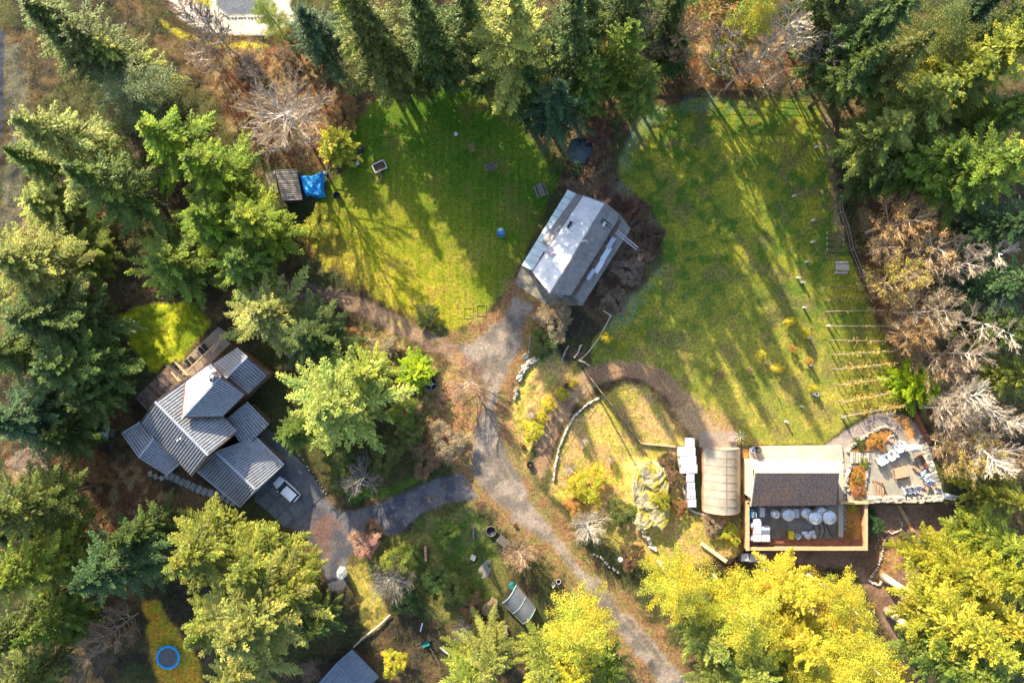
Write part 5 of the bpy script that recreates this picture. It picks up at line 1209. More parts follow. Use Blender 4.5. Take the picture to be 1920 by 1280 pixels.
# greenhouse
gh = thing('greenhouse', 'large tunnel greenhouse under translucent film between the totes and the winery', 'greenhouse', P(1350, 902))
xl, xr, yt, yb = 1316, 1384, 838, 956
nb_ = 8; prof = [(t/10, .9 + 2.0*math.sin(math.pi*min(max(t/10,.0),1))**.75) for t in range(11)]
for k in range(nb_):
    y0, y1 = yt + (yb-yt)*k/nb_, yt + (yb-yt)*(k+1)/nb_
    for j in range(10):
        (u0,z0),(u1,z1) = prof[j], prof[j+1]
        pass
    b = MB(gh.location); V=[]; F=[]
    for yy in (y0, y1):
        for (u,z) in prof: q = P(xl+(xr-xl)*u, yy, 0); V.append((q.x,q.y,z))
    for j in range(10): F.append((j, 11+j, 12+j, j+1))
    b.add(V,F); b.build('film_panel', M['film'] , gh, smooth=True)
for k in range(nb_+1):
    yy = yt + (yb-yt)*k/nb_; b = MB(gh.location)
    b.tube([Vector((P(xl+(xr-xl)*u,yy,0).x, P(0,yy,0).y, z+.03)) for u,z in prof], .025, 5); b.build('hoop', M['deck_pale'], gh)
for u, zz in ((0,.9),(.5,2.94),(1,.9)):
    a, b_ = P(xl+(xr-xl)*u, yt,0), P(xl+(xr-xl)*u, yb,0); MB(gh.location).beam((a.x,a.y,zz),(b_.x,b_.y,zz),.06 if u==.5 else .10,.06).build('purlin', M['deck_pale'], gh)
for u in (0,1):
    a, b_ = P(xl+(xr-xl)*u, yt,0), P(xl+(xr-xl)*u, yb,0); m=(a+b_)/2; MB(gh.location).box((m.x,m.y,.44),(.08,(a-b_).length,.88)).build('side_wall', M['tan_timber'], gh)
for yy in (yt, yb):
    b=MB(gh.location); V=[(P(xl+(xr-xl)*u,yy,0).x,P(0,yy,0).y,z) for u,z in prof]; V += [(P(xr,yy,0).x,V[0][1],0),(P(xl,yy,0).x,V[0][1],0)]; b.add(V,[tuple(range(13))]); b.build('end_wall', M['film'], gh)
for k in range(3):
    q = P(1340+k*14,900,0); MB(gh.location).box((q.x,q.y,.35),(.8,7.5,.7)).build('plant_bench', (M['rust_timber'],M['soil'],M['tan_timber'])[k], gh)
t = thing('red_bucket_stand', 'faded red seat standing on the pad above the greenhouse', 'seat', P(1369, 822, .08)); MB().box((0,0,.45),(.75,.7,.08)).build('seat', M['pink'], t)
for sx in (-.3,.3):
    for sy in (-.28,.28): MB().box((sx,sy,.2),(.06,.06,.42)).build('leg', M['pink'], t)
ck = thing('timber_kerb', 'pale timber kerb curving round the left and bottom of the totes', 'kerb', P(1278, 900))
kp = [(1271,842),(1274,868),(1279,905),(1286,935),(1294,955),(1305,961),(1318,964),(1330,963)]
for i in range(len(kp)-1): MB(ck.location).beam(P(*kp[i],.12), P(*kp[i+1],.12), .32,.34).build('kerb_board', mat('kerb_wood_%d'%i, (.46,.38,.30), .85, 0, .15), ck)

# ---- patio
pt = MB(); pt.prism([P(*q) for q in [(1583,842),(1662,795),(1700,828),(1735,812),(1768,925),(1760,941),(1590,941),(1584,900)]], -1.9, .10); o = pt.build('patio', M['patio']); o['kind'] = 'structure'
def stonewall(name, label, pts, n, size, z=0, mats_=None, group=None, cat='wall', h=.4, jit=.12, rows=1, rw=.4):
    t = thing(name, label, cat, P(*pts[0], z), 0, group); mats_ = mats_ or [M['stone'], M['stone'], M['stone_grey']]
    protos = []
    for k in range(5):
        b = MB(); w_, d_, hh = size*rnd.uniform(.8,1.25), size*rnd.uniform(.6,.95), h*rnd.uniform(.8,1.15)
        pv = []
        for z_, f in ((-.3,1.0),(hh*.6,1.02),(hh,.72)):
            for a in range(7): an = a*math.pi*2/7; r_ = f*(1+.18*math.sin(a*2.7+k)); pv.append((w_/2*math.cos(an)*r_, d_/2*math.sin(an)*r_, z_))
        fs = [(i, (i+1)%7, 7+(i+1)%7, 7+i) for i in range(7)] + [(7+i, 7+(i+1)%7, 14+(i+1)%7, 14+i) for i in range(7)] + [tuple(range(14,21))]
        b.add(pv, fs); protos.append(b.mesh('stone', rnd.choice(mats_)))
    L_ = [0]
    for i in range(len(pts)-1): L_.append(L_[-1] + math.hypot(pts[i+1][0]-pts[i][0], pts[i+1][1]-pts[i][1]))
    for r_i in range(rows):
        for k in range(n):
            s_ = L_[-1]*(k+.5)/n; i = max(j for j in range(len(pts)-1) if L_[j] <= s_); f = (s_-L_[i])/(L_[i+1]-L_[i])
            x = pts[i][0]+(pts[i+1][0]-pts[i][0])*f; y = pts[i][1]+(pts[i+1][1]-pts[i][1])*f
            nx, ny = -(pts[i+1][1]-pts[i][1]), pts[i+1][0]-pts[i][0]; nl = math.hypot(nx,ny)
            off = (r_i-(rows-1)/2)*rw*S; x += nx/nl*off + rnd.uniform(-1,1)*jit*S; y += ny/nl*off + rnd.uniform(-1,1)*jit*S
            q = P(x, y, z if z else gz(x,y)) - t.location
            o = link('stone', rnd.choice(protos), t); o.location = q; o.rotation_euler = (0,0,math.atan2(-(pts[i+1][1]-pts[i][1]), pts[i+1][0]-pts[i][0])+rnd.uniform(-.5,.5)); o.scale = (rnd.uniform(.8,1.25),)*2+(rnd.uniform(.7,1.2),)
    return t
ws = [mat('cream_stone', (.56,.51,.43), .8, 0, .2, 3, .4, 12), M['stone'], mat('cream_stone_b', (.44,.40,.33), .8, 0, .2, 3, .4, 12)]
stonewall('stone_wall', 'pale stone wall along the bottom of the patio above the shaded yard', [(1638,935),(1690,936),(1740,934),(1762,932)], 26, .62, .1, ws, h=.5, rows=2, rw=.42)
b = MB(); b.prism([P(*q) for q in [(1622,930),(1764,926),(1768,940),(1622,943)]], -1.95, .28)
rw_ = thing('retaining_wall', 'mortared retaining wall carrying the bottom edge of the patio', 'wall', P(1690, 938)); b.v = [v - rw_.location for v in b.v]; b.build('wall', M['stone'], rw_)
MB(rw_.location).prism([P(*q,0) for q in [(1626,932),(1762,928),(1764,933),(1626,936)]], .2, .34).build('coping', ws[0], rw_)
stonewall('stone_border', 'broad strip of crazy-laid pale stones down the right edge of the patio', [(1728,815),(1740,855),(1750,890),(1762,925)], 16, .62, .1, ws+[M['stone_grey']], h=.14, rows=3, rw=.36, cat='paving')
stonewall('planter_wall', 'thick white stone edge round the upper planter of the patio', [(1590,846),(1602,832),(1618,820),(1636,808),(1654,799),(1674,803),(1676,812),(1664,824)], 26, .55, .1, ws, h=.5, rows=1, cat='planter')
stonewall('planter_wall', 'white stone edge round the lower planter beside the winery', [(1594,872),(1588,884),(1585,900),(1588,918)], 12, .6, .1, ws, h=.5, cat='planter')
stonewall('planter_wall', 'low stone edge between the lower planter and the paved floor', [(1627,872),(1624,886),(1622,900),(1620,915)], 9, .45, .1, ws, h=.35, cat='planter')
for nm, pts in (('planter_soil', [(1594,846),(1620,826),(1654,804),(1672,808),(1662,826),(1645,840),(1620,846)]), ('planter_soil', [(1592,874),(1625,872),(1620,900),(1622,928),(1600,930),(1588,912)])):
    o = MB().prism([P(*q) for q in pts], 0, .34).build(nm, M['orange_soil']); o['kind'] = 'structure'
sp2 = thing('stone_steps', 'fan of cream stone steps between the two planters', 'steps', P(1610, 857))
for k in range(8):
    x = 1594 + k*5.2; a, b_ = P(x, 846+k*.4, .0), P(x+1, 867, .0); MB(sp2.location).beam(a+Vector((0,0,.34-.03*k)), b_+Vector((0,0,.34-.03*k)), .28,.2).build('step', ws[k%3], sp2)
def zp(zx, zy, h=.0):
    k = (H-h)/H; x, y = 1600+zx/7.109, 780+zy/7.109; return 960+(x-960)*k, 640+(y-640)*k
chs = [(350,578,205,'w','white chair at the lower left end of the row beside the steps'),(400,548,200,'b','pale blue chair second from the left in the row beside the steps'),(475,520,215,'w','white chair third from the left, beside the pale blue one'),(545,470,195,'w','white chair in the middle of the row below the upper planter'),(592,410,200,'b','pale blue chair near the tip of the upper planter'),(618,372,225,'w','white chair tucked behind the pale blue one at the planter tip'),(660,385,215,'w','white chair at the right end of the row below the upper planter'),
       (722,1005,10,'w','left chair of the three white ones at the bottom of the patio'),(785,1000,0,'w','middle chair of the three white ones at the bottom of the patio'),(852,992,350,'w','right chair of the three white ones at the bottom of the patio'),(955,770,120,'b','blue-white chair highest in the group at the right of the patio'),(1005,815,100,'w','white chair under the blue-white one at the right of the patio'),(1035,885,60,'b','blue-white chair lowest in the group at the right of the patio')]
cb_ = mat('pale_blue_paint', (.38,.47,.62), .5, 0, .05)
for zx, zy, a, c, lb in chs:
    x, y = zp(zx, zy, .6); adirondack('patio_chair', lb, x, y, R(a), M['white'] if c == 'w' else cb_, 'adirondack chairs on the patio', z=.1, sc=1.22)
def bench_table(label, zx, zy, rz, w=1.7, l=1.15, mat_=M['tan_timber']):
    x, y = zp(zx, zy, .7); t = thing('patio_table', label, 'table', P(x, y, .1), rz)
    for k in range(6): MB().box((0,-l/2+l*(k+.5)/6,.74),(w,l/6-.02,.05)).build('tabletop_board', mat_, t)
    for sx in (-1,1):
        for sy in (-1,1): MB().box((sx*(w/2-.1),sy*(l/2-.1),.36),(.09,.09,.72)).build('leg', mat_, t)
        MB().beam((sx*(w/2-.1),-l/2,.2),(sx*(w/2-.1),l/2,.2),.06).build('stretcher', mat_, t)
    return t
bench_table('square timber table with benches in the middle of the patio', 640, 750, R(12), 1.9, 1.5, mat('patio_wood', (.50,.34,.22), .7, 0, .15, 3))
def bench(label, zx, zy, rz, w=1.6, mat_=None, d=.36):
    mat_ = mat_ or M['rust_timber']; x, y = zp(zx, zy, .4); t = thing('bench', label, 'bench', P(x, y, .1), rz, 'benches on the patio')
    for k in range(2): MB().box((0,-d/4+d/2*k,.45),(w,d/2-.02,.05)).build('seat_board', mat_, t)
    for sx in (-w/2+.15,w/2-.15): MB().box((sx,0,.22),(.07,d,.42)).build('leg', mat_, t)
bench('dark brown bench below the square timber table', 655, 805, R(14), 1.8)
bench('pale bench above the square timber table', 600, 690, R(14), 1.7, M['deck_pale'])
bench('narrow bench farthest below the square timber table', 670, 850, R(12), 1.5, M['deck_pale'])
bench('slatted brown bench near the stone strip, upper one', 940, 600, R(-62), 2.2, M['rust_timber'], .5)
bench('pale slatted bench left of the brown one by the stone strip', 880, 625, R(-62), 2.0, M['deck_pale'], .5)
bench('rust bench left of the blue-white chairs', 850, 705, R(-35), 1.3, M['tan_timber'], .4)
um = thing('folded_parasol', 'pink and white folded parasol canopy over a table at the right of the patio', 'parasol', P(*zp(830,430,1.5), .1))
MB().beam((0,0,0),(0,0,1.7),.06).build('pole', M['white'], um)
b = MB(); V=[(0,0,1.85)]+[(math.cos(a*.785)*(1.15+.2*math.sin(a*3)),math.sin(a*.785)*.65,1.35+.08*math.sin(a*2)) for a in range(8)]; b.add(V,[(0,i+1,(i+1)%8+1) for i in range(8)]); b.build('canopy', M['cream_cover'], um)
b = MB(); b.add([(-1.1,.3,1.36),(-.3,-.5,1.50),(.1,-.55,1.40),(-.7,-.1,1.30)],[(0,1,2,3)]); b.build('canopy_panel', M['red'], um, label='faded red strip of the canopy')
for i,(zx,zy,a,lb) in enumerate([(940,930,-30,'pinkish wooden lounger left of the white sheeting'),(1085,940,50,'pinkish folded lounger against the right stone strip'),(520,325,-35,'rose wooden lounger at the tip of the upper planter')]):
    x,y = zp(zx,zy,.4); t = thing('lounger', lb, 'lounger', P(x,y,.1), R(a), 'wooden loungers on the patio')
    for k in range(6): MB().box((-.6+.24*k,0,.32+(.06*k if k>3 else 0)),(.2,.6,.04)).build('slat', mat('rose_wood', (.55,.33,.26), .75, 0, .1), t) if 'rose_wood' not in bpy.data.materials else MB().box((-.6+.24*k,0,.32+(.06*k if k>3 else 0)),(.2,.6,.04)).build('slat', bpy.data.materials['rose_wood'], t)
    for sx in (-.5,.5):
        for sy in (-.25,.25): MB().box((sx,sy,.15),(.05,.05,.3)).build('leg', M['rust_timber'], t)
dp = thing('timber_hatch', 'tan plank hatch with slanting frame at the lower left of the patio', 'hatch', P(*zp(345,975,.3), .1))
for k in range(4): MB().box((-.5+.33*k,0,.25+.05*k),(.28,2.1,.06),R(4)).build('board', M['tan_timber'] if k%2 else M['deck_pale'], dp)
MB().beam((-.9,1.2,.1),(.2,1.0,.7),.1).build('frame', M['rust_timber'], dp); MB().beam((.2,1.0,.7),(1.3,-.9,.1),.1).build('frame', M['rust_timber'], dp)
ws_ = thing('white_sheeting', 'crumpled white sheeting spilling off the lower right corner of the patio', 'sheet', P(1778, 930))
V=[];F=[]; nn=16
for i in range(nn+1):
    for j in range(7):
        u,v=i/nn,j/6; p=lerp(lerp(P(1752,918,.4),P(1802,931,.15),u), lerp(P(1750,934,.35),P(1798,944,-.6),u), v); p.z += .12*math.sin(u*11+v*5)+rnd.uniform(-.05,.05); V.append(p)
for i in range(nn):
    for j in range(6): k=i*7+j; F.append((k,k+1,k+8,k+7))
F = [f for f in F]
b=MB(ws_.location); b.add(V,F); b.build('sheet', M['white'], ws_); MB(ws_.location).prism([P(1756,920),P(1796,932),P(1790,938),P(1756,932)], -1.8, .1).build('rubble', M['stone'], ws_)
rf = thing('corten_fence', 'rusty red solid fence running up from the right corner of the patio', 'fence', P(1717, 790, 0))
for k in range(6):
    a, b_ = P(1702+5.6*k/1.0, 757+12.0*k, 0), P(1702+5.6*(k+1), 757+12.0*(k+1), 0); m=(a+b_)/2; d=b_-a
    MB(rf.location).box((m.x,m.y,.7),(d.length-.03,.10,1.4),math.atan2(d.y,d.x)).build('fence_panel', M['rust_timber'], rf); MB(rf.location).box((a.x,a.y,.75),(.12,.12,1.55)).build('post', M['rust_timber'], rf)
st3 = thing('timber_divider', 'tan timber edging crossing the shaded dirt yard below the patio wall', 'edging', P(1700, 975, -1.8))
for k in range(3):
    a, b_ = P(1683+10*k,944+18*k,-1.7), P(1683+10*(k+1),944+18*(k+1),-1.7); MB(st3.location).beam(a,b_,.5,.22).build('timber', M['tan_timber'], st3)
stonewall('kerb_of_stones', 'white stone kerb winding down the dirt path below the courtyard', [(1664,1005),(1656,1020),(1652,1045),(1644,1065),(1632,1082)], 16, .36, 0, ws, h=.25, jit=.04, cat='kerb')
stonewall('kerb_of_stones', 'ring of small pale stones in the shaded dirt yard', [(1664,995),(1672,1000),(1688,994),(1692,982),(1686,972)], 12, .30, 0, ws, h=.2, jit=.04, cat='kerb')
stonewall('kerb_of_stones', 'thin line of stones beside the dark shrub outside the courtyard', [(1647,968),(1642,990),(1648,1012),(1640,1030)], 12, .22, 0, ws, h=.15, jit=.03, cat='kerb')
stonewall('kerb_of_stones', 'white stones at the foot of the upper pale bare trunk', [(1628,1086),(1636,1092),(1648,1096),(1654,1088)], 8, .42, 0, ws, h=.3, jit=.05, cat='kerb')

# ---- dry stone walls in the garden
stonewall('dry_stone_wall', 'thick pale dry stone wall curving beside the drive below the barn', [(1041,642),(1038,656),(1023,668),(1005,672),(991,679),(980,694),(972,712)], 30, .52, 0, ws, h=.45, rows=2, rw=.34)
stonewall('dry_stone_wall', 'short grey stone pile at the lower end of the thick pale wall', [(967,727),(968,738),(965,748)], 5, .62, 0, [M['stone_grey'], M['stone']], h=.5)
stonewall('dry_stone_wall', 'long thin white stone wall arcing along the loop path', [(1123,745),(1102,757),(1078,778),(1062,806),(1048,841),(1041,874),(1038,900)], 62, .34, 0, ws, h=.35, jit=.05)
stonewall('stone_edging', 'thin line of stones left of the thick wall by the tan shrub', [(994,628),(993,645),(991,662)], 9, .26, 0, ws, h=.2, jit=.03, cat='edging')
stonewall('stone_edging', 'short stone edging, left one of the pair below the barn', [(1066,648),(1057,664),(1053,680)], 10, .32, 0, ws, h=.3, jit=.05, cat='edging')
stonewall('stone_edging', 'short stone edging, right one of the pair below the barn', [(1090,646),(1084,660),(1077,671)], 10, .32, 0, ws, h=.3, jit=.05, cat='edging')
stonewall('stone_edging', 'line of stones at the foot of the slope left of the lower drive', [(1112,1040),(1125,1042),(1140,1058),(1160,1075)], 10, .4, 0, ws, h=.3, cat='edging')
stonewall('rock_pile', 'pale rocks at the lower end of the mossy outcrop', [(1208,1000),(1216,1010),(1222,1024),(1228,1030)], 7, .75, 0, ws, h=.5, cat='rocks')
stonewall('driveway_edging', 'row of small pale rocks along the left of the parking apron', [(560,850),(575,872),(592,895),(606,918),(614,930)], 12, .3, 0, [M['stone_grey'], M['stone']], h=.2, cat='edging')
stonewall('parking_kerb', 'white kerb stones round the grey parking pad at the top edge', [(506,-6),(512,8),(508,22),(500,31),(470,33),(430,33),(410,22)], 22, .3, 0, ws, h=.2, jit=.02, cat='kerb')
def boulder(label, px, py, sx, sy, h, seed, rz=0, mat_=None):
    r = np.random.RandomState(seed); t = thing('boulder', label, 'rock', G(px, py, -.2), rz, 'rocks of the outcrop')
    import bmesh
    bm = bmesh.new(); bmesh.ops.create_icosphere(bm, subdivisions=4, radius=1)
    V = np.array([v.co for v in bm.verts]); n = fbm(V[:,0]*1.3+seed*3+V[:,2], V[:,1]*1.3+V[:,2]*2+9, .55, seed, 4) - .5
    for v, nn_ in zip(bm.verts, n):
        f = 1 + nn_*(.75 if h > .4 else .4); co = v.co*f; co.z = min(co.z, .72+nn_*.5); v.co = Vector((co.x*sx, co.y*sy, co.z*h))
    me = bpy.data.meshes.new('rock'); bm.to_mesh(me); bm.free(); me.materials.append(mat_ or M['rock']); link('rock', me, t); return t
boulder('largest mossy cream rock at the top of the outcrop', 1220, 893, 2.4, 2.1, 1.1, 1)
boulder('cream rock at the right shoulder of the outcrop', 1243, 912, .9, 1.4, 1.0, 2)
boulder('pale cracked rock at the left side of the outcrop', 1198, 912, 1.1, 2.0, .9, 3, 0)
boulder('rock with a dark cleft in the middle of the outcrop', 1216, 938, 1.9, 1.7, 1.0, 4)
boulder('mossy rock lower right in the outcrop', 1234, 964, 1.4, 2.2, 1.0, 5)
boulder('pale rock at the lower left of the outcrop', 1207, 975, 1.3, 1.7, .9, 6, 0)
boulder('grey-white boulder on the slope below the white bare bush', 1163, 1048, .38, .38, .5, 7, 0, M['white'])
boulder('grey gravel heap in the garden left of the peach-coloured bush', 910, 1068, 1.0, 1.6, .35, 8, R(-25), mat('gravel_heap', (.20,.18,.16), .95, 0, .5, 8, .9, 14))
boulder('dark grey rock at the end of the thick wall by the drive', 986, 668, .5, .45, .5, 9, 0, M['stone_grey'])

# ---- vineyard
VINE = sprinkle([(0,0,0)], 1, 1, .1)
def vine_row(i, x0, y0, x1, y1, leaves, label, pale):
    a, b_ = G(x0,y0), G(x1,y1); t = thing('vine_row', label, 'vines', a, 0, 'rows of the vineyard')
    n = max(int((b_-a).length/1.7),2)
    for k in range(n+1):
        q = lerp(a,b_,k/n); MB(t.location).beam(q-Vector((0,0,.2)), q+Vector((0,0,1.75)), .07 if 0<k<n else .11).build('post', M['grey_wood'] if k%2 else mat('pale_post','' or (.30,.25,.19),.8) if 'pale_post' not in bpy.data.materials else bpy.data.materials['pale_post'], t)
    for zz in (.8,1.25,1.7): MB(t.location).beam(a+Vector((0,0,zz)), b_+Vector((0,0,zz)), .022,.02).build('wire', pale, t)
    r = np.random.RandomState(50+i); m = int((b_-a).length*34*leaves)
    if m > 4:
        u = r.rand(m); lo, hi = (.22,.95) if leaves < 1 else (.1,.97); u = lo + (hi-lo)*u; u = u[(fbm(u*20+i*7, u*0, 1.5, i, 2) > .40)]
        pts = np.array(a-t.location)+np.outer(u, np.array(b_-a)) ; m = len(pts); pts[:,2] += r.uniform(.7,1.8,m); pts[:,:2] += r.normal(size=(m,2))*.26
        uu = rand_unit(m,r); ww = unit(np.cross(uu, unit(np.array([0,0,1.])+r.normal(size=(m,3))*.6)))
        cols = np.array([(.58,.34,.06),(.60,.48,.06),(.42,.24,.07),(.32,.34,.07)])[r.randint(0,4,m)]
        me = quad_mesh('vine_leaves', leaf_quads(pts,uu,ww,.22*r.uniform(.7,1.4,m),.16*r.uniform(.7,1.3,m)), cols, mats=(M['scrub'],)); link('vine_leaves', me, t)
    segs=[]
    for k in range(n*3):
        q = lerp(a,b_,(k+.5)/(n*3))-t.location; segs.append((tuple(q), tuple(q+Vector((rnd.uniform(-.1,.1),0,1.0))), .035,.025)); segs.append((tuple(q+Vector((0,0,1.0))), tuple(q+Vector((rnd.choice((-1,1))*.6,rnd.uniform(-.1,.1),1.3))), .025,.012))
    o = link('vine_stems', seg_mesh(segs,'vine_stems'), t); o['kind'] = 'stuff'; setcol(o, BARK['brownbark'])
pw = mat('pale_wire', (.62,.55,.45), .6); dw = mat('dark_wire', (.10,.08,.06), .6)
rows = [(1545,540,1610,538,.25,'faint'),(1546,563,1628,560,.3,'faint'),(1547,584,1646,582,.3,'p'),(1551,611,1660,612,.15,'p'),(1554,637,1676,640,.25,'p'),(1558,664,1668,657,.7,'p'),(1562,691,1672,680,1.3,'p'),(1568,720,1680,705,1.5,'p'),(1572,751,1686,731,1.8,'p'),(1575,778,1696,757,1.6,'p')]
ordw = ['first','second','third','fourth','fifth','sixth','seventh','eighth','ninth','tenth']
for i,(x0,y0,x1,y1,lv,k) in enumerate(rows):
    vine_row(i, x0,y0,x1,y1, lv, '%s vine row down from the pale picnic table%s' % (ordw[i], ', thick with orange leaves' if lv > 1 else ', nearly leafless'), pw if k == 'p' else dw)
for i,(y,lb) in enumerate([(438,'top rung-like raised bed of the four above the pale picnic table'),(448,'second raised bed from the top above the pale picnic table'),(458,'third raised bed from the top above the pale picnic table'),(469,'lowest raised bed above the pale picnic table')]):
    t = thing('raised_bed', lb, 'garden bed', G(1565,y), R(-3), 'narrow raised beds'); MB().box((0,0,.12),(2.4,.32,.3)).build('bed_frame', mat('bed_wood_%d'%i,(.34,.30,.16),.9), t); MB().box((0,0,.28),(2.2,.22,.06)).build('bed_soil', M['soil'], t)
# tree guards of the meadow
guards = [(1487,368,'white'),(1522,414,'white'),(1528,277,'white'),(1521,454,'pale'),(1511,491,'white'),(1494,521,'pale'),(1503,530,'white'),(1506,577,'white'),(1515,634,'white'),(1519,685,'white'),(1526,738,'big white'),(1502,761,'white'),(1472,790,'white'),(1578,782,'pale'),(1551,611,'pale')]
glab = ['tree guard alone right of centre in the upper meadow','tree guard at the right edge of the upper meadow','topmost tree guard of the meadow near its upper right corner','tree guard just above the level of the picnic table','tree guard beside the dark shade band left of the picnic table','small tree guard left of the pair in the middle of the meadow','right tree guard of the pair in the middle of the meadow','tree guard left of the head of the third vine row','tree guard beside the second bright yellow sapling','tree guard below the orange sapling by the vine rows','biggest white tree guard, in the lower right of the meadow','tree guard below and left of the biggest one','lowest tree guard of the meadow, above the winery','tree guard at the head of the last vine row','tree guard at the head of the fourth vine row']
for (x,y,k),lb in zip(guards, glab):
    s_ = 1.4 if 'big' in k else 0.75
    t = thing('tree_guard', ('white ' if 'white' not in lb else '') + lb, 'tree guard', G(x,y), rnd.uniform(0,1), 'tree guards of the meadow'); t.scale=(s_,s_,1)
    MB().lathe((0,0,0),[(.19,0),(.19,1.1),(.15,1.1),(.15,.5)],8).build('tube', M['white'] if k!='pale' else M['cream_cover'], t); MB().beam((.22,0,-.1),(.22,0,2.0),.05).build('stake', M['grey_wood'], t)
# bare whips in the meadow: thin saplings with stakes
wl2 = [(1452,640),(1400,610),(1445,720),(1392,735),(1350,660),(1420,560),(1462,560),(1330,590),(1385,500),(1490,710),(1440,770),(1360,770),(1300,640),(1280,560),(1480,470),(1430,430),(1340,480)]
for i,(x,y) in enumerate(wl2):
    t = thing('sapling_whip', 'thin leafless sapling tied to a stake in the meadow grass', 'sapling', G(x,y), rnd.uniform(0,6), 'leafless whips of the meadow')
    MB().beam((0,0,-.1),(0,0,1.7),.05).build('stake', M['grey_wood'], t)
    segs=[((.1,0,0),(.12,.02,1.9),.03,.012)]+[((.11,0,.7+.2*k),(.11+math.cos(k*2.3)*.45,math.sin(k*2.3)*.45,1.0+.25*k),.016,.008) for k in range(5)]
    o = link('stem', seg_mesh(segs,'stem'), t); setcol(o, BARK['grey'])
# ---- fences
def wire_fence(name, label, pts, step, h, post_mat, pw_=.1, wires=3, wire_mat=None, cat='fence', board=None):
    t = thing(name, label, cat, G(*pts[0])); W = [G(*p) for p in pts]
    for i in range(len(W)-1):
        a, b_ = W[i], W[i+1]; n = max(int((b_-a).length/step),1)
        for k in range(n + (1 if i == len(W)-2 else 0)):
            q = lerp(a,b_,k/n); MB(t.location).beam(q-Vector((0,0,.2)), q+Vector((0,0,h)), pw_).build('post', post_mat, t)
        for w_ in range(wires):
            zz = Vector((0,0,h*(w_+1)/wires-.04)); MB(t.location).beam(a+zz, b_+zz, .04 if not board else .06, .04 if not board else .14).build('rail' if board else 'wire', wire_mat or post_mat, t)
    return t
wire_fence('rail_fence', 'thin pale rail fence from the barn corner down to the loop path', [(1130,583),(1144,592),(1120,636),(1100,662),(1089,672)], 2.4, 1.3, mat('pale_rail',(.50,.42,.33),.8), .09, 2, None, board=True)
wire_fence('meadow_fence', 'dark wire fence round the top of the meadow', [(1235,205),(1300,178),(1360,174),(1440,174),(1520,178),(1560,192),(1568,260),(1566,340)], 2.6, 1.6, M['dark_timber'], .11, 3)
wire_fence('meadow_fence', 'grey pole fence down the right side of the meadow to the picnic table', [(1568,360),(1572,400),(1582,425),(1592,470),(1612,520),(1640,560)], 2.4, 1.5, M['grey_wood'], .12, 2, board=True)
wire_fence('deer_fence', 'wire deer fence from the loop path arch along the yellow bushes', [(1018,842),(1030,808),(1052,772),(1075,742),(1095,716)], 1.7, 1.9, M['grey_wood'], .08, 3, dw)
wire_fence('deer_fence', 'wire fence along the outer side of the loop path above its bend', [(1112,693),(1135,684),(1165,678),(1200,684),(1240,700)], 2.2, 1.9, M['grey_wood'], .09, 3, dw)
# dark board fence along the diagonal, with the pole at its lower end
df = thing('board_fence', 'straight low dark board fence running diagonally across the loop', 'fence', G(1104,706))
p0, p1 = (1104,706), (1200,829); n = 16
for k in range(n):
    a, b_ = G(p0[0]+(p1[0]-p0[0])*k/n, p0[1]+(p1[1]-p0[1])*k/n), G(p0[0]+(p1[0]-p0[0])*(k+1)/n, p0[1]+(p1[1]-p0[1])*(k+1)/n); a.z=b_.z=0
    m=(a+b_)/2; d=b_-a; MB(df.location).box((m.x,m.y,.65),(d.length-.03,.07,1.5),math.atan2(d.y,d.x)).build('fence_board', M['dark_timber'], df)
    MB(df.location).box((m.x,m.y,1.43),(d.length,.14,.06),math.atan2(d.y,d.x)).build('capping', M['grey_wood'] if k%3 else M['tan_timber'], df)
up_ = thing('utility_pole', 'tall grey utility pole at the upper end of the diagonal board fence', 'pole', G(1085,676)); MB().tube([(0,0,-.3),(0,0,8.5)],[.16,.11],10).build('pole', M['grey_wood'], up_); MB().box((0,0,8.1),(1.6,.12,.12),R(-35)).build('crossarm', M['grey_wood'], up_)
rb = thing('retaining_edge', 'pale timber edge leading from the diagonal fence to the totes', 'edging', G(1202,831)); MB(rb.location).beam(G(1202,831,.2), G(1235,834,.25), .2,.4).build('timber', M['timber'], rb); MB(rb.location).beam(G(1236,834,.2), G(1266,837,.2), .2,.4).build('timber', M['timber'], rb)
for i,(x,y,lb) in enumerate([(1063,723,'rusty steel fire bowl above the second yellow bush'),(982,838,'small round dark pot in the lower yellow hillside'),(994,870,'larger dark planter pot with stones at the bend of the drive'),(967,985,'dark stump left of the gravel drive')]):
    t = thing('planter_pot', lb, 'pot', G(x,y)); r_ = (.45,.35,.5,.3)[i]
    MB().lathe((0,0,0),[(r_*.7,0),(r_,r_*1.1),(r_*.86,r_*1.1),(r_*.8,r_*.6)],14).build('pot', (M['rust_timber'],M['black'],M['black'],M['dark_timber'])[i], t); MB().lathe((0,0,r_*.6),[(r_*.8,0),(r_*.5,.1)],10).build('soil', M['soil'], t)
for i,(x,y,lb) in enumerate([(1027,1088,'black pot with a white rim, upper right of the two beside the golden tree'),(1017,1094,'white tipped bucket, lower left of the two beside the golden tree')]):
    x += 20; t = thing('garden_bucket', lb, 'bucket', G(x,y), 0, 'buckets beside the golden tree'); MB().lathe((0,0,0),[(.25,0),(.34,.5),(.28,.5),(.24,.2)],14).build('bucket', (M['black'],M['white'])[i], t); MB().torus((0,0,.5),.33,.035,14,4).build('rim', (M['white'],M['black'])[i], t)
t = thing('potting_frame', 'two pale square cold frames set in the lower lawn near the track', 'cold frame', G(890,585))
for dx,dy in ((-.95,-.15),(.95,.25)):
    for (x,y,w,d) in ((0,.75,1.35,.05),(0,-.75,1.35,.05),(.65,0,.05,1.5),(-.65,0,.05,1.5)): MB().box((x+dx,y+dy,.04),(w,d,.1)).build('frame_board', mat('lime_wood',(.30,.34,.06),.8) if 'lime_wood' not in bpy.data.materials else bpy.data.materials['lime_wood'], t)
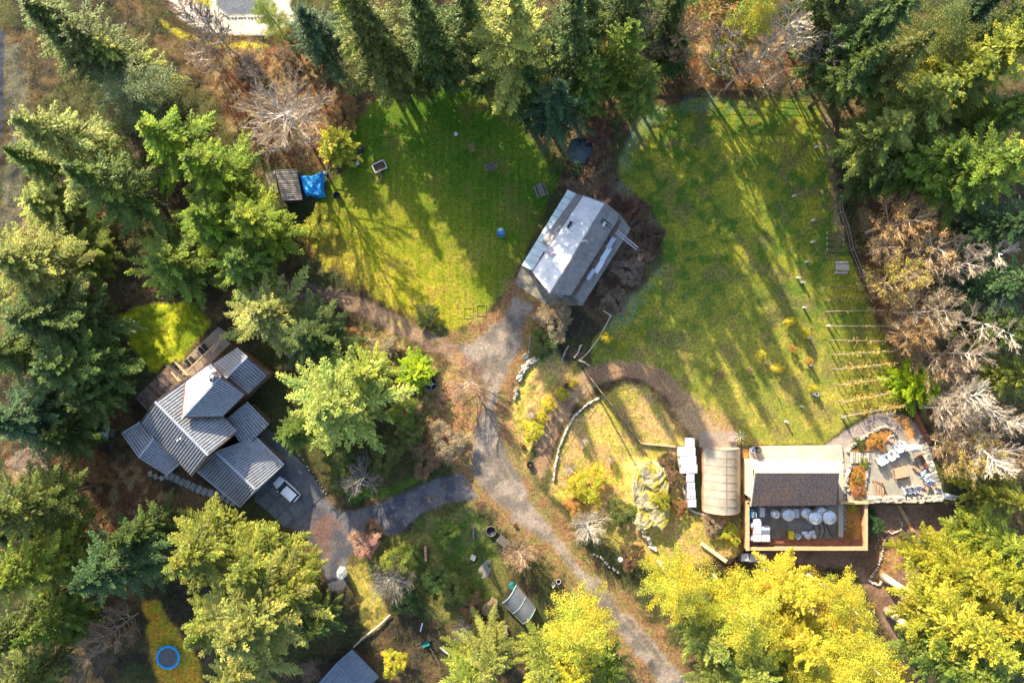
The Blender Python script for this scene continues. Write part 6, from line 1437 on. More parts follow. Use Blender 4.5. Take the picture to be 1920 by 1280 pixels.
# ------------------------------------------------------------------ trees: (proto, seen crown x, y, radius, height, colour, label)
TREES = [
 ('cedar0', 125, 55, 80, 19, 'olive', 'broad olive conifer in the top left corner beside the dark road'),
 ('fir1', 190, 100, 67, 18, 'olive', 'olive conifer behind the pale one, right of the corner tree'),
 ('cedar1', 225, 110, 59, 15, 'sage', 'pale grey-green conifer with a sunlit tip, above the bright green ones at top left'),
 ('plume0', 265, 185, 80, 14, 'paleolive', 'rounded olive-grey tree below the pale-tipped conifer at top left'),
 ('fir0', 120, 260, 94, 22, 'sage', 'large grey-green conifer near the left edge above the leaning trunks'),
 ('fir2', 60, 300, 48, 13, 'mid', 'green conifer cut by the left edge beside the road end'),
 ('fir2', 320, 262, 78, 18, 'bright', 'bright green conifer with upright tips, left of the bare silver tree'),
 ('fir3', 400, 320, 76, 18, 'bright', 'bright green conifer just left of the slatted shed'),
 ('fir0', 205, 350, 80, 22, 'mid', 'green conifer whose dark leaning trunk shows below it at left'),
 ('cedar0', 85, 385, 67, 10, 'sage', 'grey-green conifer with a long pale trunk reaching to the left edge'),
 ('fir3', 478, 420, 82, 16, 'bright', 'spreading vivid green conifer directly below the slatted shed'),
 ('fir1', 395, 415, 63, 15, 'bright', 'vivid green conifer left of the one below the slatted shed'),
 ('fir2', 325, 492, 82, 14, 'mid', 'green conifer above the sunny back lawn'),
 ('fir0', 455, 495, 63, 13, 'mid', 'deep green conifer beside the start of the wheel track'),
 ('fir1', 60, 500, 86, 18, 'sage', 'grey-green feathery conifer at the middle of the left edge'),
 ('fir0', 140, 470, 71, 8, 'mid', 'mid green conifer between the left edge and the sunny back lawn'),
 ('cedar1', 90, 600, 88, 18, 'dark', 'dark conifer left of the sunny back lawn'),
 ('fir2', 30, 660, 67, 17, 'dark', 'dark conifer cut by the left edge below its middle'),
 ('fir3', 130, 690, 92, 17, 'dark', 'big dark conifer west of the plank deck'),
 ('cedar0', 45, 780, 84, 17, 'deep', 'very dark conifer at the left edge level with the metal-roofed house'),
 ('fir2', 165, 745, 57, 13, 'dark', 'dark conifer standing closest to the corner of the plank deck'),
 ('fir3', 120, 815, 59, 12, 'dark', 'low dark conifer left of the white trailer'),
 ('fir0', 500, 590, 84, 13, 'sage', 'pale sunlit conifer above the north corner of the metal-roofed house'),
 ('fir3', 580, 625, 74, 13, 'dark', 'darker conifer right of the pale one above the metal-roofed house'),
 ('fir0', 625, 758, 107, 23, 'sage', 'large star-shaped grey-green conifer right of the metal-roofed house'),
 ('fir2', 690, 700, 55, 17, 'light', 'light green conifer behind the large star-shaped one'),
 ('fir1', 555, 810, 38, 11, 'mid', 'small conifer tucked between the house and the star-shaped conifer'),
 ('fir1', 50, 945, 76, 22, 'olive', 'yellow-olive conifer at the left edge below the brown bracken slope'),
 ('plume1', 120, 930, 57, 14, 'olive', 'olive wispy tree on the brown bracken slope'),
 ('fir3', 50, 1065, 88, 23, 'light', 'bright green conifer at the left edge in the lower quarter'),
 ('fir2', 205, 1065, 80, 20, 'deep', 'blue-green dark conifer left of the big pale pair at lower left'),
 ('cedar1', 255, 1000, 48, 15, 'dark', 'small dark conifer above the blue-green one at lower left'),
 ('fir0', 375, 1030, 88, 20, 'light', 'upper of the big pale green conifers left of the dark driveway'),
 ('fir3', 470, 1060, 69, 18, 'light', 'pale conifer just below the lawn edge of the dark driveway'),
 ('fir1', 480, 1160, 107, 22, 'sage', 'largest pale green conifer in the group at lower left'),
 ('fir2', 395, 1165, 67, 19, 'light', 'pale green conifer right of the blue-ringed trampoline'),
 ('fir0', 445, 1262, 74, 22, 'sage', 'grey-green conifer cut by the bottom edge right of the trampoline'),
 ('fir3', 545, 1105, 51, 15, 'light', 'short light green conifer at the right end of the pale group'),
 ('fir2', 600, 1170, 40, 13, 'dark', 'small dark conifer above the blue-grey shed at the bottom edge'),
 ('cedar0', 20, 1190, 63, 22, 'olive', 'olive conifer in the lower part of the left edge'),
 ('fir1', 95, 1170, 49, 18, 'mid', 'mid green conifer left of the bare pinkish tree'),
 ('small', 130, 1175, 34, 7, 'mid', 'small bushy evergreen between dark gaps at lower left'),
 ('fir2', 30, 1290, 67, 22, 'olive', 'olive conifer cropped by the bottom left corner'),
 ('fir2', 915, 1232, 60, 17, 'sage', 'grey-green conifer below the small glasshouse'),
 ('fir0', 880, 1275, 65, 17, 'light', 'pale green conifer at the bottom edge, left of the golden one'),
 ('fir3', 1020, 1248, 56, 18, 'light', 'light green conifer joined to the left side of the golden one'),
 ('plume0', 1085, 1175, 72, 17, 'lemon', 'golden yellow tree beside the drive at the bottom centre'),
 ('fir1', 1140, 1255, 44, 14, 'mid', 'dark green conifer between the golden tree and the drive'),
 ('fir2', 1060, 1275, 67, 18, 'yg', 'yellow-green conifer cut by the bottom edge under the golden tree'),
 ('plume1', 1262, 1095, 63, 16, 'lemon', 'leftmost yellow tree right of the drive, below the rock outcrop'),
 ('plume0', 1385, 1132, 76, 18, 'lemon', 'tall yellow tree in front of the courtyard corner'),
 ('fir1', 1480, 1106, 63, 16, 'yellow', 'bright yellow tree directly below the walled courtyard'),
 ('plume0', 1570, 1120, 57, 16, 'yellow', 'yellow tree right of the brightest one below the courtyard'),
 ('fir3', 1490, 1195, 86, 20, 'gold', 'golden tree in the middle of the yellow grove'),
 ('plume0', 1598, 1212, 72, 20, 'yellow', 'yellow tree at the right end of the grove beside the dirt strip'),
 ('fir0', 1330, 1195, 61, 17, 'sage', 'grey-green conifer under the leftmost yellow tree'),
 ('fir3', 1400, 1250, 80, 20, 'sage', 'grey-green conifer at the bottom edge below the tall yellow tree'),
 ('fir1', 1350, 1280, 46, 16, 'sage', 'pale conifer at the bottom edge next to the end of the drive'),
 ('plume1', 1540, 1262, 72, 20, 'gold', 'golden tree cut by the bottom edge in the yellow grove'),
 ('fir2', 1680, 1292, 51, 18, 'gold', 'golden tree cut by the bottom edge right of the grove'),
 ('fir2', 1470, 1285, 57, 18, 'mid', 'dark green conifer half hidden at the bottom of the yellow grove'),
 ('fir0', 1800, 1070, 76, 19, 'yg', 'yellow-green conifer below the shaded dirt yard'),
 ('fir3', 1872, 1012, 65, 17, 'light', 'light green conifer right of the shaded dirt yard'),
 ('fir1', 1788, 1165, 84, 26, 'yg', 'tall yellow-green conifer whose pale upper trunk base stands in the dirt strip'),
 ('fir0', 1868, 1150, 74, 22, 'yg', 'tall yellow-green conifer near the right edge in the lower quarter'),
 ('cedar1', 1895, 1085, 76, 21, 'yg', 'yellow-green conifer at the right edge below the bare thicket'),
 ('fir1', 1796, 1240, 80, 26, 'mid', 'green conifer near the bottom right whose lower pale trunk leans over the dirt strip'),
 ('fir3', 1885, 1215, 86, 22, 'light', 'pale green conifer in the bottom right corner'),
 ('fir2', 1885, 930, 51, 14, 'light', 'round green conifer at the right edge beside the ruined plank ramp'),
 # right side, dark wood
 ('fir2', 1880, 420, 72, 25, 'deep', 'dark conifer at the right edge beyond the upper bare alders'),
 ('fir3', 1895, 530, 69, 24, 'deep', 'dark conifer at the right edge behind the middle bare alders'),
 ('cedar0', 1905, 620, 57, 23, 'dark', 'dark conifer at the right edge behind the lower bare alders'),
 ('fir1', 1905, 705, 46, 19, 'light', 'yellow-tipped conifer at the right edge below the dark ones'),
 ('fir0', 1725, 195, 88, 19, 'sage', 'large pale grey-green conifer leaning over the top right of the meadow'),
 ('fir2', 1650, 255, 72, 18, 'sage', 'grey-green conifer touching the upper right edge of the meadow'),
 ('fir3', 1745, 300, 80, 18, 'mid', 'green conifer with yellow-lit tips right of the meadow'),
 ('fir1', 1830, 320, 78, 24, 'mid', 'deep green conifer above the dark ones of the right edge'),
 ('cedar1', 1650, 330, 42, 13, 'dark', 'low dark conifer beside the meadow just above the bare thicket'),
 ('fir2', 1900, 300, 57, 24, 'yg', 'yellow-olive conifer at the right edge in the upper third'),
 ('fir3', 1850, 115, 88, 23, 'light', 'yellow-lit conifer in the upper right corner area'),
 ('fir0', 1790, 165, 72, 21, 'mid', 'green conifer left of the yellow-lit one at upper right'),
 ('cedar0', 1900, 40, 53, 21, 'dark', 'dark conifer in the top right corner'),
 ('cedar1', 1825, 28, 49, 20, 'deep', 'blue-green conifer at the top edge near the right corner'),
 ('plume0', 1740, 75, 69, 18, 'olive', 'olive and rust coloured tree near the top right'),
 ('cedar0', 1630, 50, 78, 27, 'dark', 'dark olive conifer at the top edge right of the white bare birches'),
 ('fir1', 1600, 135, 57, 21, 'dark', 'dark conifer above the upper right corner of the meadow'),
 ('fir2', 1680, 120, 61, 22, 'olive', 'olive conifer between the dark one and the rust coloured tree'),
 # top side
 ('plume1', 1395, 52, 48, 21, 'yg', 'yellow-green tree beside the dark leaning trunk at the top edge'),
 ('cedar1', 1260, 20, 48, 23, 'dark', 'dark conifer at the top edge left of the tan clearing'),
 ('fir3', 1165, 105, 63, 22, 'mid', 'green conifer below the grey bare tree at the top'),
 ('fir0', 1205, 165, 48, 18, 'mid', 'lower green conifer right of the blue-green pair'),
 ('fir1', 965, 75, 84, 29, 'sage', 'tall pale-tipped conifer above the lawn at the top edge'),
 ('fir0', 1065, 75, 82, 29, 'dark', 'tall dark conifer right of the pale-tipped one at the top edge'),
 ('fir2', 1040, 190, 69, 19, 'deep', 'dark blue-green conifer overhanging the pond'),
 ('fir3', 985, 165, 55, 18, 'dark', 'dark conifer at the upper right edge of the lawn'),
 ('cedar0', 1100, 150, 53, 19, 'mid', 'mid green conifer between the pond tree and the grey bare tree'),
 ('cedar1', 1100, 15, 57, 27, 'dark', 'dark conifer at the top edge behind the tall dark one'),
 ('fir2', 880, 45, 67, 28, 'dark', 'dark conifer at the top edge over the head of the lawn'),
 ('cedar0', 800, 50, 69, 28, 'dark', 'dark conifer at the top edge left of the lawn head'),
 ('cedar1', 705, 70, 86, 27, 'olive', 'broad olive conifer at the top edge above the lawn'),
 ('fir1', 745, 130, 48, 18, 'olive', 'smaller olive conifer at the upper left edge of the lawn'),
 ('fir3', 590, 55, 63, 15, 'deep', 'blue-green conifer right of the curved concrete drive'),
 ('plume0', 515, 38, 32, 13, 'light', 'small light green tree at the end of the curved concrete drive'),
 ('fir2', 660, 20, 48, 29, 'mid', 'green conifer at the top edge between the blue-green and olive ones'),
 ('cedar0', 785, 128, 42, 11, 'dark', 'low dark conifer at the upper left rim of the lawn'),
 ('cedar1', 838, 112, 40, 12, 'deep', 'low dark conifer right above the head of the lawn'),
 ('cedar0', 898, 118, 44, 14, 'dark', 'low dark conifer at the upper right rim of the lawn head'),
 ('fir0', 1175, -25, 74, 29, 'dark', 'dark conifer added past the top edge to shade the meadow, above the grey bare tree'),  # mostly out of view; added for its shade on the meadow
 ('fir0', 1420, -70, 80, 29, 'mid', 'tall conifer added past the top edge to shade the meadow, above the white-limbed bare tree'),  # put beyond the top edge to throw bands of shade over the meadow
 ('cedar0', 1270, 95, 40, 10, 'dark', 'low dark conifer at the head of the meadow left of the tan clearing'),
 ('fir2', 1885, 215, 62, 20, 'mid', 'mid green conifer filling the right edge below the yellow-lit one'),
 ('cedar0', 20, 985, 60, 16, 'dark', 'dark conifer behind the yellow-olive one at the left edge'),
 ('fir1', 1560, -20, 67, 25, 'dark', 'dark conifer at the top edge just right of the white birches'),
]
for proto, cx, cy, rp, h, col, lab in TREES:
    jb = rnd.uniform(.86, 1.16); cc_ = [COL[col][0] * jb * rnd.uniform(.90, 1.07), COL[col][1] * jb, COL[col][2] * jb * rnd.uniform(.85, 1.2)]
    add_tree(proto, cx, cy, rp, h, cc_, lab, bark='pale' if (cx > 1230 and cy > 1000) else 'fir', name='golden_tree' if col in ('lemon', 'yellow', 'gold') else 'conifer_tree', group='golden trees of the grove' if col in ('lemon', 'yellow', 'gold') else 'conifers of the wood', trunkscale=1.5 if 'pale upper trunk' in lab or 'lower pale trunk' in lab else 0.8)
SMALL = [
 ('small', 1722, 722, 38, 5.5, 'lime', 'small vivid green cone-shaped evergreen at the end of the vineyard', 'evergreen', 'young_evergreen'),
 ('small', 630, 272, 30, 4.5, 'yg', 'yellow-green bushy evergreen on the slope below the bare silver tree', 'evergreen', 'young_evergreen'),
 ('small', 780, 698, 28, 4, 'lime', 'small bright green evergreen above the round black fire bowl', 'evergreen', 'young_evergreen'),
 ('broad', 1100, 908, 34, 3, 'yellow', 'round acid yellow bush left of the rock outcrop', 'bush', 'yellow_bush'),
 ('broad', 740, 1240, 24, 3.5, 'yellow', 'yellow leafy bush right of the blue-grey shed at the bottom', 'bush', 'yellow_bush'),
 ('broad', 685, 1019, 25, 2.4, (0.50,0.27,0.19), 'round bush with coppery pink leaves beside the dark driveway', 'bush', 'copper_bush'),
 ('broad', 745, 1050, 30, 3, 'light', 'loose green and yellow bush right of the coppery one', 'bush', 'green_bush'),
 ('broad', 1000, 808, 19, 1.8, 'yellow', 'largest yellow bush, lowest in the row beside the loop path', 'bush', 'yellow_bush'),
 ('bush', 1015, 781, 14, 1.4, 'yellow', 'yellow bush fourth from the top of the row beside the loop path', 'bush', 'yellow_bush'),
 ('bush', 1028, 757, 17, 1.6, 'yellow', 'yellow bush in the middle of the row beside the loop path', 'bush', 'yellow_bush'),
 ('bush', 1053, 738, 15, 1.5, 'yellow', 'yellow bush second from the top of the row beside the loop path', 'bush', 'yellow_bush'),
 ('bush', 1075, 717, 11, 1.2, 'gold', 'smallest and topmost yellow bush of the row beside the loop path', 'bush', 'yellow_bush'),
 ('bush', 1135, 633, 13, 2.0, 'yellow', 'yellow sapling in the shade below the rail fence by the barn', 'sapling', 'yellow_sapling'),
 ('bush', 1480, 602, 11, 1.8, 'yellow', 'bright yellow sapling highest in the meadow', 'sapling', 'yellow_sapling'),
 ('bush', 1510, 624, 11, 1.8, 'yellow', 'bright yellow sapling right of the highest one in the meadow', 'sapling', 'yellow_sapling'),
 ('bush', 1427, 664, 9, 1.7, 'gold', 'amber sapling farthest left of the cluster in mid meadow', 'sapling', 'yellow_sapling'),
 ('bush', 1458, 690, 12, 1.7, 'gold', 'amber sapling at the bottom of the cluster in mid meadow', 'sapling', 'yellow_sapling'),
 ('bush', 1487, 654, 8, 1.6, 'orange', 'orange sapling in the middle of the meadow cluster', 'sapling', 'yellow_sapling'),
 ('bush', 1516, 676, 8, 1.6, 'orange', 'orange sapling nearest the head of the vine rows', 'sapling', 'yellow_sapling'),
 ('bush', 1350, 702, 9, 1.4, 'tan', 'tan dried sapling alone in the left of the lower meadow', 'sapling', 'dry_sapling'),
 ('bush', 1406, 695, 7, 1.3, 'tan', 'small tan sapling between the lone dry one and the amber ones', 'sapling', 'dry_sapling'),
 ('bush', 1525, 728, 9, 1.4, 'gold', 'amber sapling above the big white tree guard', 'sapling', 'yellow_sapling'),
 ('bush', 1205, 622, 8, 1.2, 'yg', 'faint yellow-green sapling in the left part of the meadow', 'sapling', 'yellow_sapling'),
 ('bush', 1165, 648, 9, 1.4, 'yg', 'yellow-green shrub above the bend of the loop path', 'shrub', 'green_shrub'),
 ('bush', 1043, 310, 22, 1.8, 'dark', 'dark green shrub at the left bank of the pond', 'shrub', 'green_shrub'),
 ('bush', 1080, 318, 16, 1.4, 'deep', 'dark green shrub at the lower bank of the pond', 'shrub', 'green_shrub'),
 ('bush', 1662, 845, 0, 0, 'rust', '', '', ''),
 ('bush', 1640, 823, 16, 0.9, 'orange', 'orange grass tuft in the upper stone-edged planter of the patio', 'shrub', 'orange_grass'),
 ('bush', 1612, 832, 14, 0.8, 'olive', 'olive shrub at the left of the upper stone-edged planter', 'shrub', 'green_shrub'),
 ('bush', 1655, 840, 9, 0.8, 'rust', 'rust shrub at the right tip of the upper planter by the white chairs', 'shrub', 'rust_shrub'),
 ('bush', 1606, 893, 16, 1.0, 'orange', 'orange grass tuft in the lower planter near the steps', 'shrub', 'orange_grass'),
 ('bush', 1610, 920, 15, 1.0, 'rust', 'rusty grass tuft in the lower planter near the timber rail', 'shrub', 'orange_grass'),
 ('bush', 1620, 868, 11, 0.9, 'light', 'green shrub at the top of the lower planter below the steps', 'shrub', 'green_shrub'),
 ('bush', 1598, 950, 10, 0.8, 'gold', 'yellow leafy plant at the top of the planting strip in the courtyard', 'shrub', 'yellow_plant'),
 ('bush', 1597, 985, 11, 0.9, 'orange', 'orange plant in the middle of the planting strip in the courtyard', 'shrub', 'orange_plant'),
 ('bush', 1594, 1007, 9, 0.8, 'rust', 'rust plant at the bottom of the planting strip in the courtyard', 'shrub', 'orange_plant'),
 ('broad', 1240, 935, 16, 1.4, 'gold', 'mossy yellow shrub growing on top of the rock outcrop', 'shrub', 'yellow_shrub'),
 ('bush', 1010, 843, 0, 0, 'olive', '', '', ''),
 ('broad', 1640, 985, 18, 2.0, 'deep', 'dark evergreen shrub in the shade outside the courtyard corner', 'shrub', 'green_shrub'),
 ('broad', 1700, 1010, 14, 1.2, 'olive', 'olive shrub by the path kerb in the shaded dirt yard', 'shrub', 'green_shrub'),
 ('broad', 640, 900, 26, 2.5, 'olive', 'olive shrub between the star-shaped conifer and the dark driveway', 'shrub', 'green_shrub'),
 ('broad', 725, 850, 34, 3.0, 'olive', 'dark olive shrub below the star-shaped conifer towards the drive', 'shrub', 'green_shrub'),
 ('broad', 840, 828, 34, 2.6, 'tan', 'tan leafless-looking shrub at the left kerb of the drive', 'shrub', 'tan_shrub'),
 ('broad', 800, 860, 30, 2.4, 'brown', 'brown shrub at the corner where the dark driveway leaves', 'shrub', 'tan_shrub'),
 ('broad', 1040, 600, 34, 2.6, 'tan', 'tan shrub at the lower corner of the barn', 'shrub', 'tan_shrub'),
 ('broad', 1018, 645, 26, 2.0, 'olive', 'olive-yellow shrub above the thick stone wall by the drive', 'shrub', 'green_shrub'),
 ('broad', 1180, 508, 28, 1.6, (0.24,0.17,0.12), 'mauve-brown thicket below the ladder on the right of the barn', 'shrub', 'mauve_thicket'),
 ('broad', 1155, 562, 22, 1.4, (0.24,0.17,0.12), 'mauve-brown thicket below the lower corner of the barn', 'shrub', 'mauve_thicket'),
 ('broad', 1195, 395, 24, 2.0, (0.18,0.10,0.06), 'dark red-brown thicket above the upper right corner of the barn', 'shrub', 'red_thicket'),
 ('broad', 1225, 440, 18, 1.6, (0.12,0.075,0.05), 'dark brown thicket between the barn and the meadow', 'shrub', 'red_thicket'),
 ('broad', 1120, 250, 22, 2.0, (0.16,0.09,0.06), 'brown thicket above the pond', 'shrub', 'red_thicket'),
 ('broad', 1335, 985, 20, 1.5, 'tan', 'tan shrub below the striped greenhouse', 'shrub', 'tan_shrub'),
 ('broad', 1370, 1000, 18, 1.5, 'yg', 'yellow-green shrub left of the courtyard wall', 'shrub', 'green_shrub'),
 ('broad', 835, 1000, 22, 1.6, 'mid', 'green shrub in the upper middle of the garden grass', 'shrub', 'green_shrub'),
 ('broad', 850, 1110, 30, 2.0, 'olive', 'olive scrub below the grey gravel heap', 'shrub', 'green_shrub'),
 ('broad', 815, 1085, 24, 1.8, 'dark', 'dark scrub below the stack of red-brown pots', 'shrub', 'green_shrub'),
 ('broad', 880, 1135, 24, 1.6, 'brown', 'brown scrub left of the small glasshouse', 'shrub', 'brown_shrub'),
 ('broad', 765, 1130, 26, 2.0, 'dark', 'dark scrub right of the grey bare bush', 'shrub', 'green_shrub'),
 ('broad', 920, 1140, 16, 1.3, 'tan', 'tan scrub just left of the small glasshouse', 'shrub', 'tan_shrub'),
 ('broad', 700, 990, 16, 1.2, 'brown', 'brown scrub at the lower edge of the dark driveway', 'shrub', 'brown_shrub'),
 ('broad', 1272, 950, 15, 1.4, 'rust', 'rust scrub between the outcrop and the totes', 'shrub', 'rust_shrub'),
 ('broad', 1265, 900, 20, 1.6, 'brown', 'brown scrub right of the outcrop near its top', 'shrub', 'brown_shrub'),
 ('broad', 1250, 865, 18, 1.4, 'brown', 'brown scrub below the pale timber edge', 'shrub', 'brown_shrub'),
 ('broad', 1165, 960, 26, 1.8, 'olive', 'olive scrub right of the white bare bush', 'shrub', 'green_shrub'),
 ('broad', 1185, 1040, 24, 1.8, 'brown', 'brown scrub above the lower drive', 'shrub', 'brown_shrub'),
 ('broad', 1080, 950, 20, 1.2, 'orange', 'orange scrub below the acid yellow bush', 'shrub', 'rust_shrub'),
 ('broad', 600, 420, 30, 1.8, 'yg', 'yellow-green shrub at the left corner of the lawn below the shed', 'shrub', 'green_shrub'),
 ('broad', 800, 590, 22, 1.6, 'olive', 'olive shrub where the lawn meets the wheel track', 'shrub', 'green_shrub'),
 ('broad', 645, 210, 30, 2.0, 'rust', 'rust shrub on the slope right of the bare silver tree', 'shrub', 'rust_shrub'),
 ('broad', 590, 110, 26, 2.0, 'rust', 'rust shrub below the curved concrete drive', 'shrub', 'rust_shrub'),
 ('broad', 540, 110, 24, 1.8, 'brown', 'brown shrub just under the middle of the curved concrete drive', 'shrub', 'brown_shrub'),
 ('broad', 470, 130, 26, 1.8, (0.16,0.10,0.08), 'dark brown shrub left of the others under the curved concrete drive', 'shrub', 'brown_shrub'),
 ('broad', 1150, 75, 20, 5, 'orange', 'orange leaved small tree among dark conifers at the top', 'small tree', 'orange_tree'),
 ('broad', 1800, 895, 20, 2.0, 'yg', 'yellow-green shrub outside the stone corner of the patio', 'shrub', 'green_shrub'),
 ('broad', 60, 470, 26, 3.0, 'tan', 'tan leafy shrub in the gap between conifers at the left', 'shrub', 'tan_shrub'),
 ('broad', 175, 880, 32, 2.5, 'rust', 'rusty shrub below the white trailer', 'shrub', 'rust_shrub'),
 ('broad', 60, 870, 34, 2.6, (0.36,0.26,0.20), 'pale dry shrub on the bracken slope at the left edge', 'shrub', 'tan_shrub'),
 ('broad', 1345, 120, 26, 2.4, 'olive', 'olive shrub in the clearing above the meadow', 'shrub', 'green_shrub'),
 ('broad', 1290, 150, 22, 2.0, 'brown', 'brown shrub left in the clearing above the meadow', 'shrub', 'brown_shrub'),
 ('broad', 1400, 150, 20, 1.8, 'rust', 'rust shrub against the meadow fence under the pale bare tree', 'shrub', 'rust_shrub'),
 ('broad', 660, 640, 26, 2.0, 'rust', 'rust and tan shrub above the large star-shaped conifer', 'shrub', 'rust_shrub'),
 ('broad', 715, 655, 26, 2.0, 'tan', 'tan shrub left of the small bright evergreen', 'shrub', 'tan_shrub'),
 ('broad', 755, 775, 28, 2.0, 'mid', 'green shrub right of the large star-shaped conifer', 'shrub', 'green_shrub'),
 ('broad', 770, 820, 24, 1.8, 'olive', 'olive shrub right of the star-shaped conifer, nearer the drive', 'shrub', 'green_shrub'),
 ('broad', 640, 860, 28, 2.0, 'dark', 'dark shrub under the star-shaped conifer', 'shrub', 'green_shrub'),
]
for proto, cx, cy, rp, h, col, lab, cat, nm in SMALL:
    if not rp: continue
    add_tree(proto, cx, cy, rp, h, col, lab, cat=cat, group={'evergreen': 'young evergreens', 'bush': 'coloured garden bushes', 'sapling': 'saplings of the meadow', 'shrub': 'low shrubs', 'small tree': 'small trees'}[cat], name=nm, trunkscale=0.6, bark='brownbark', f=0.5)
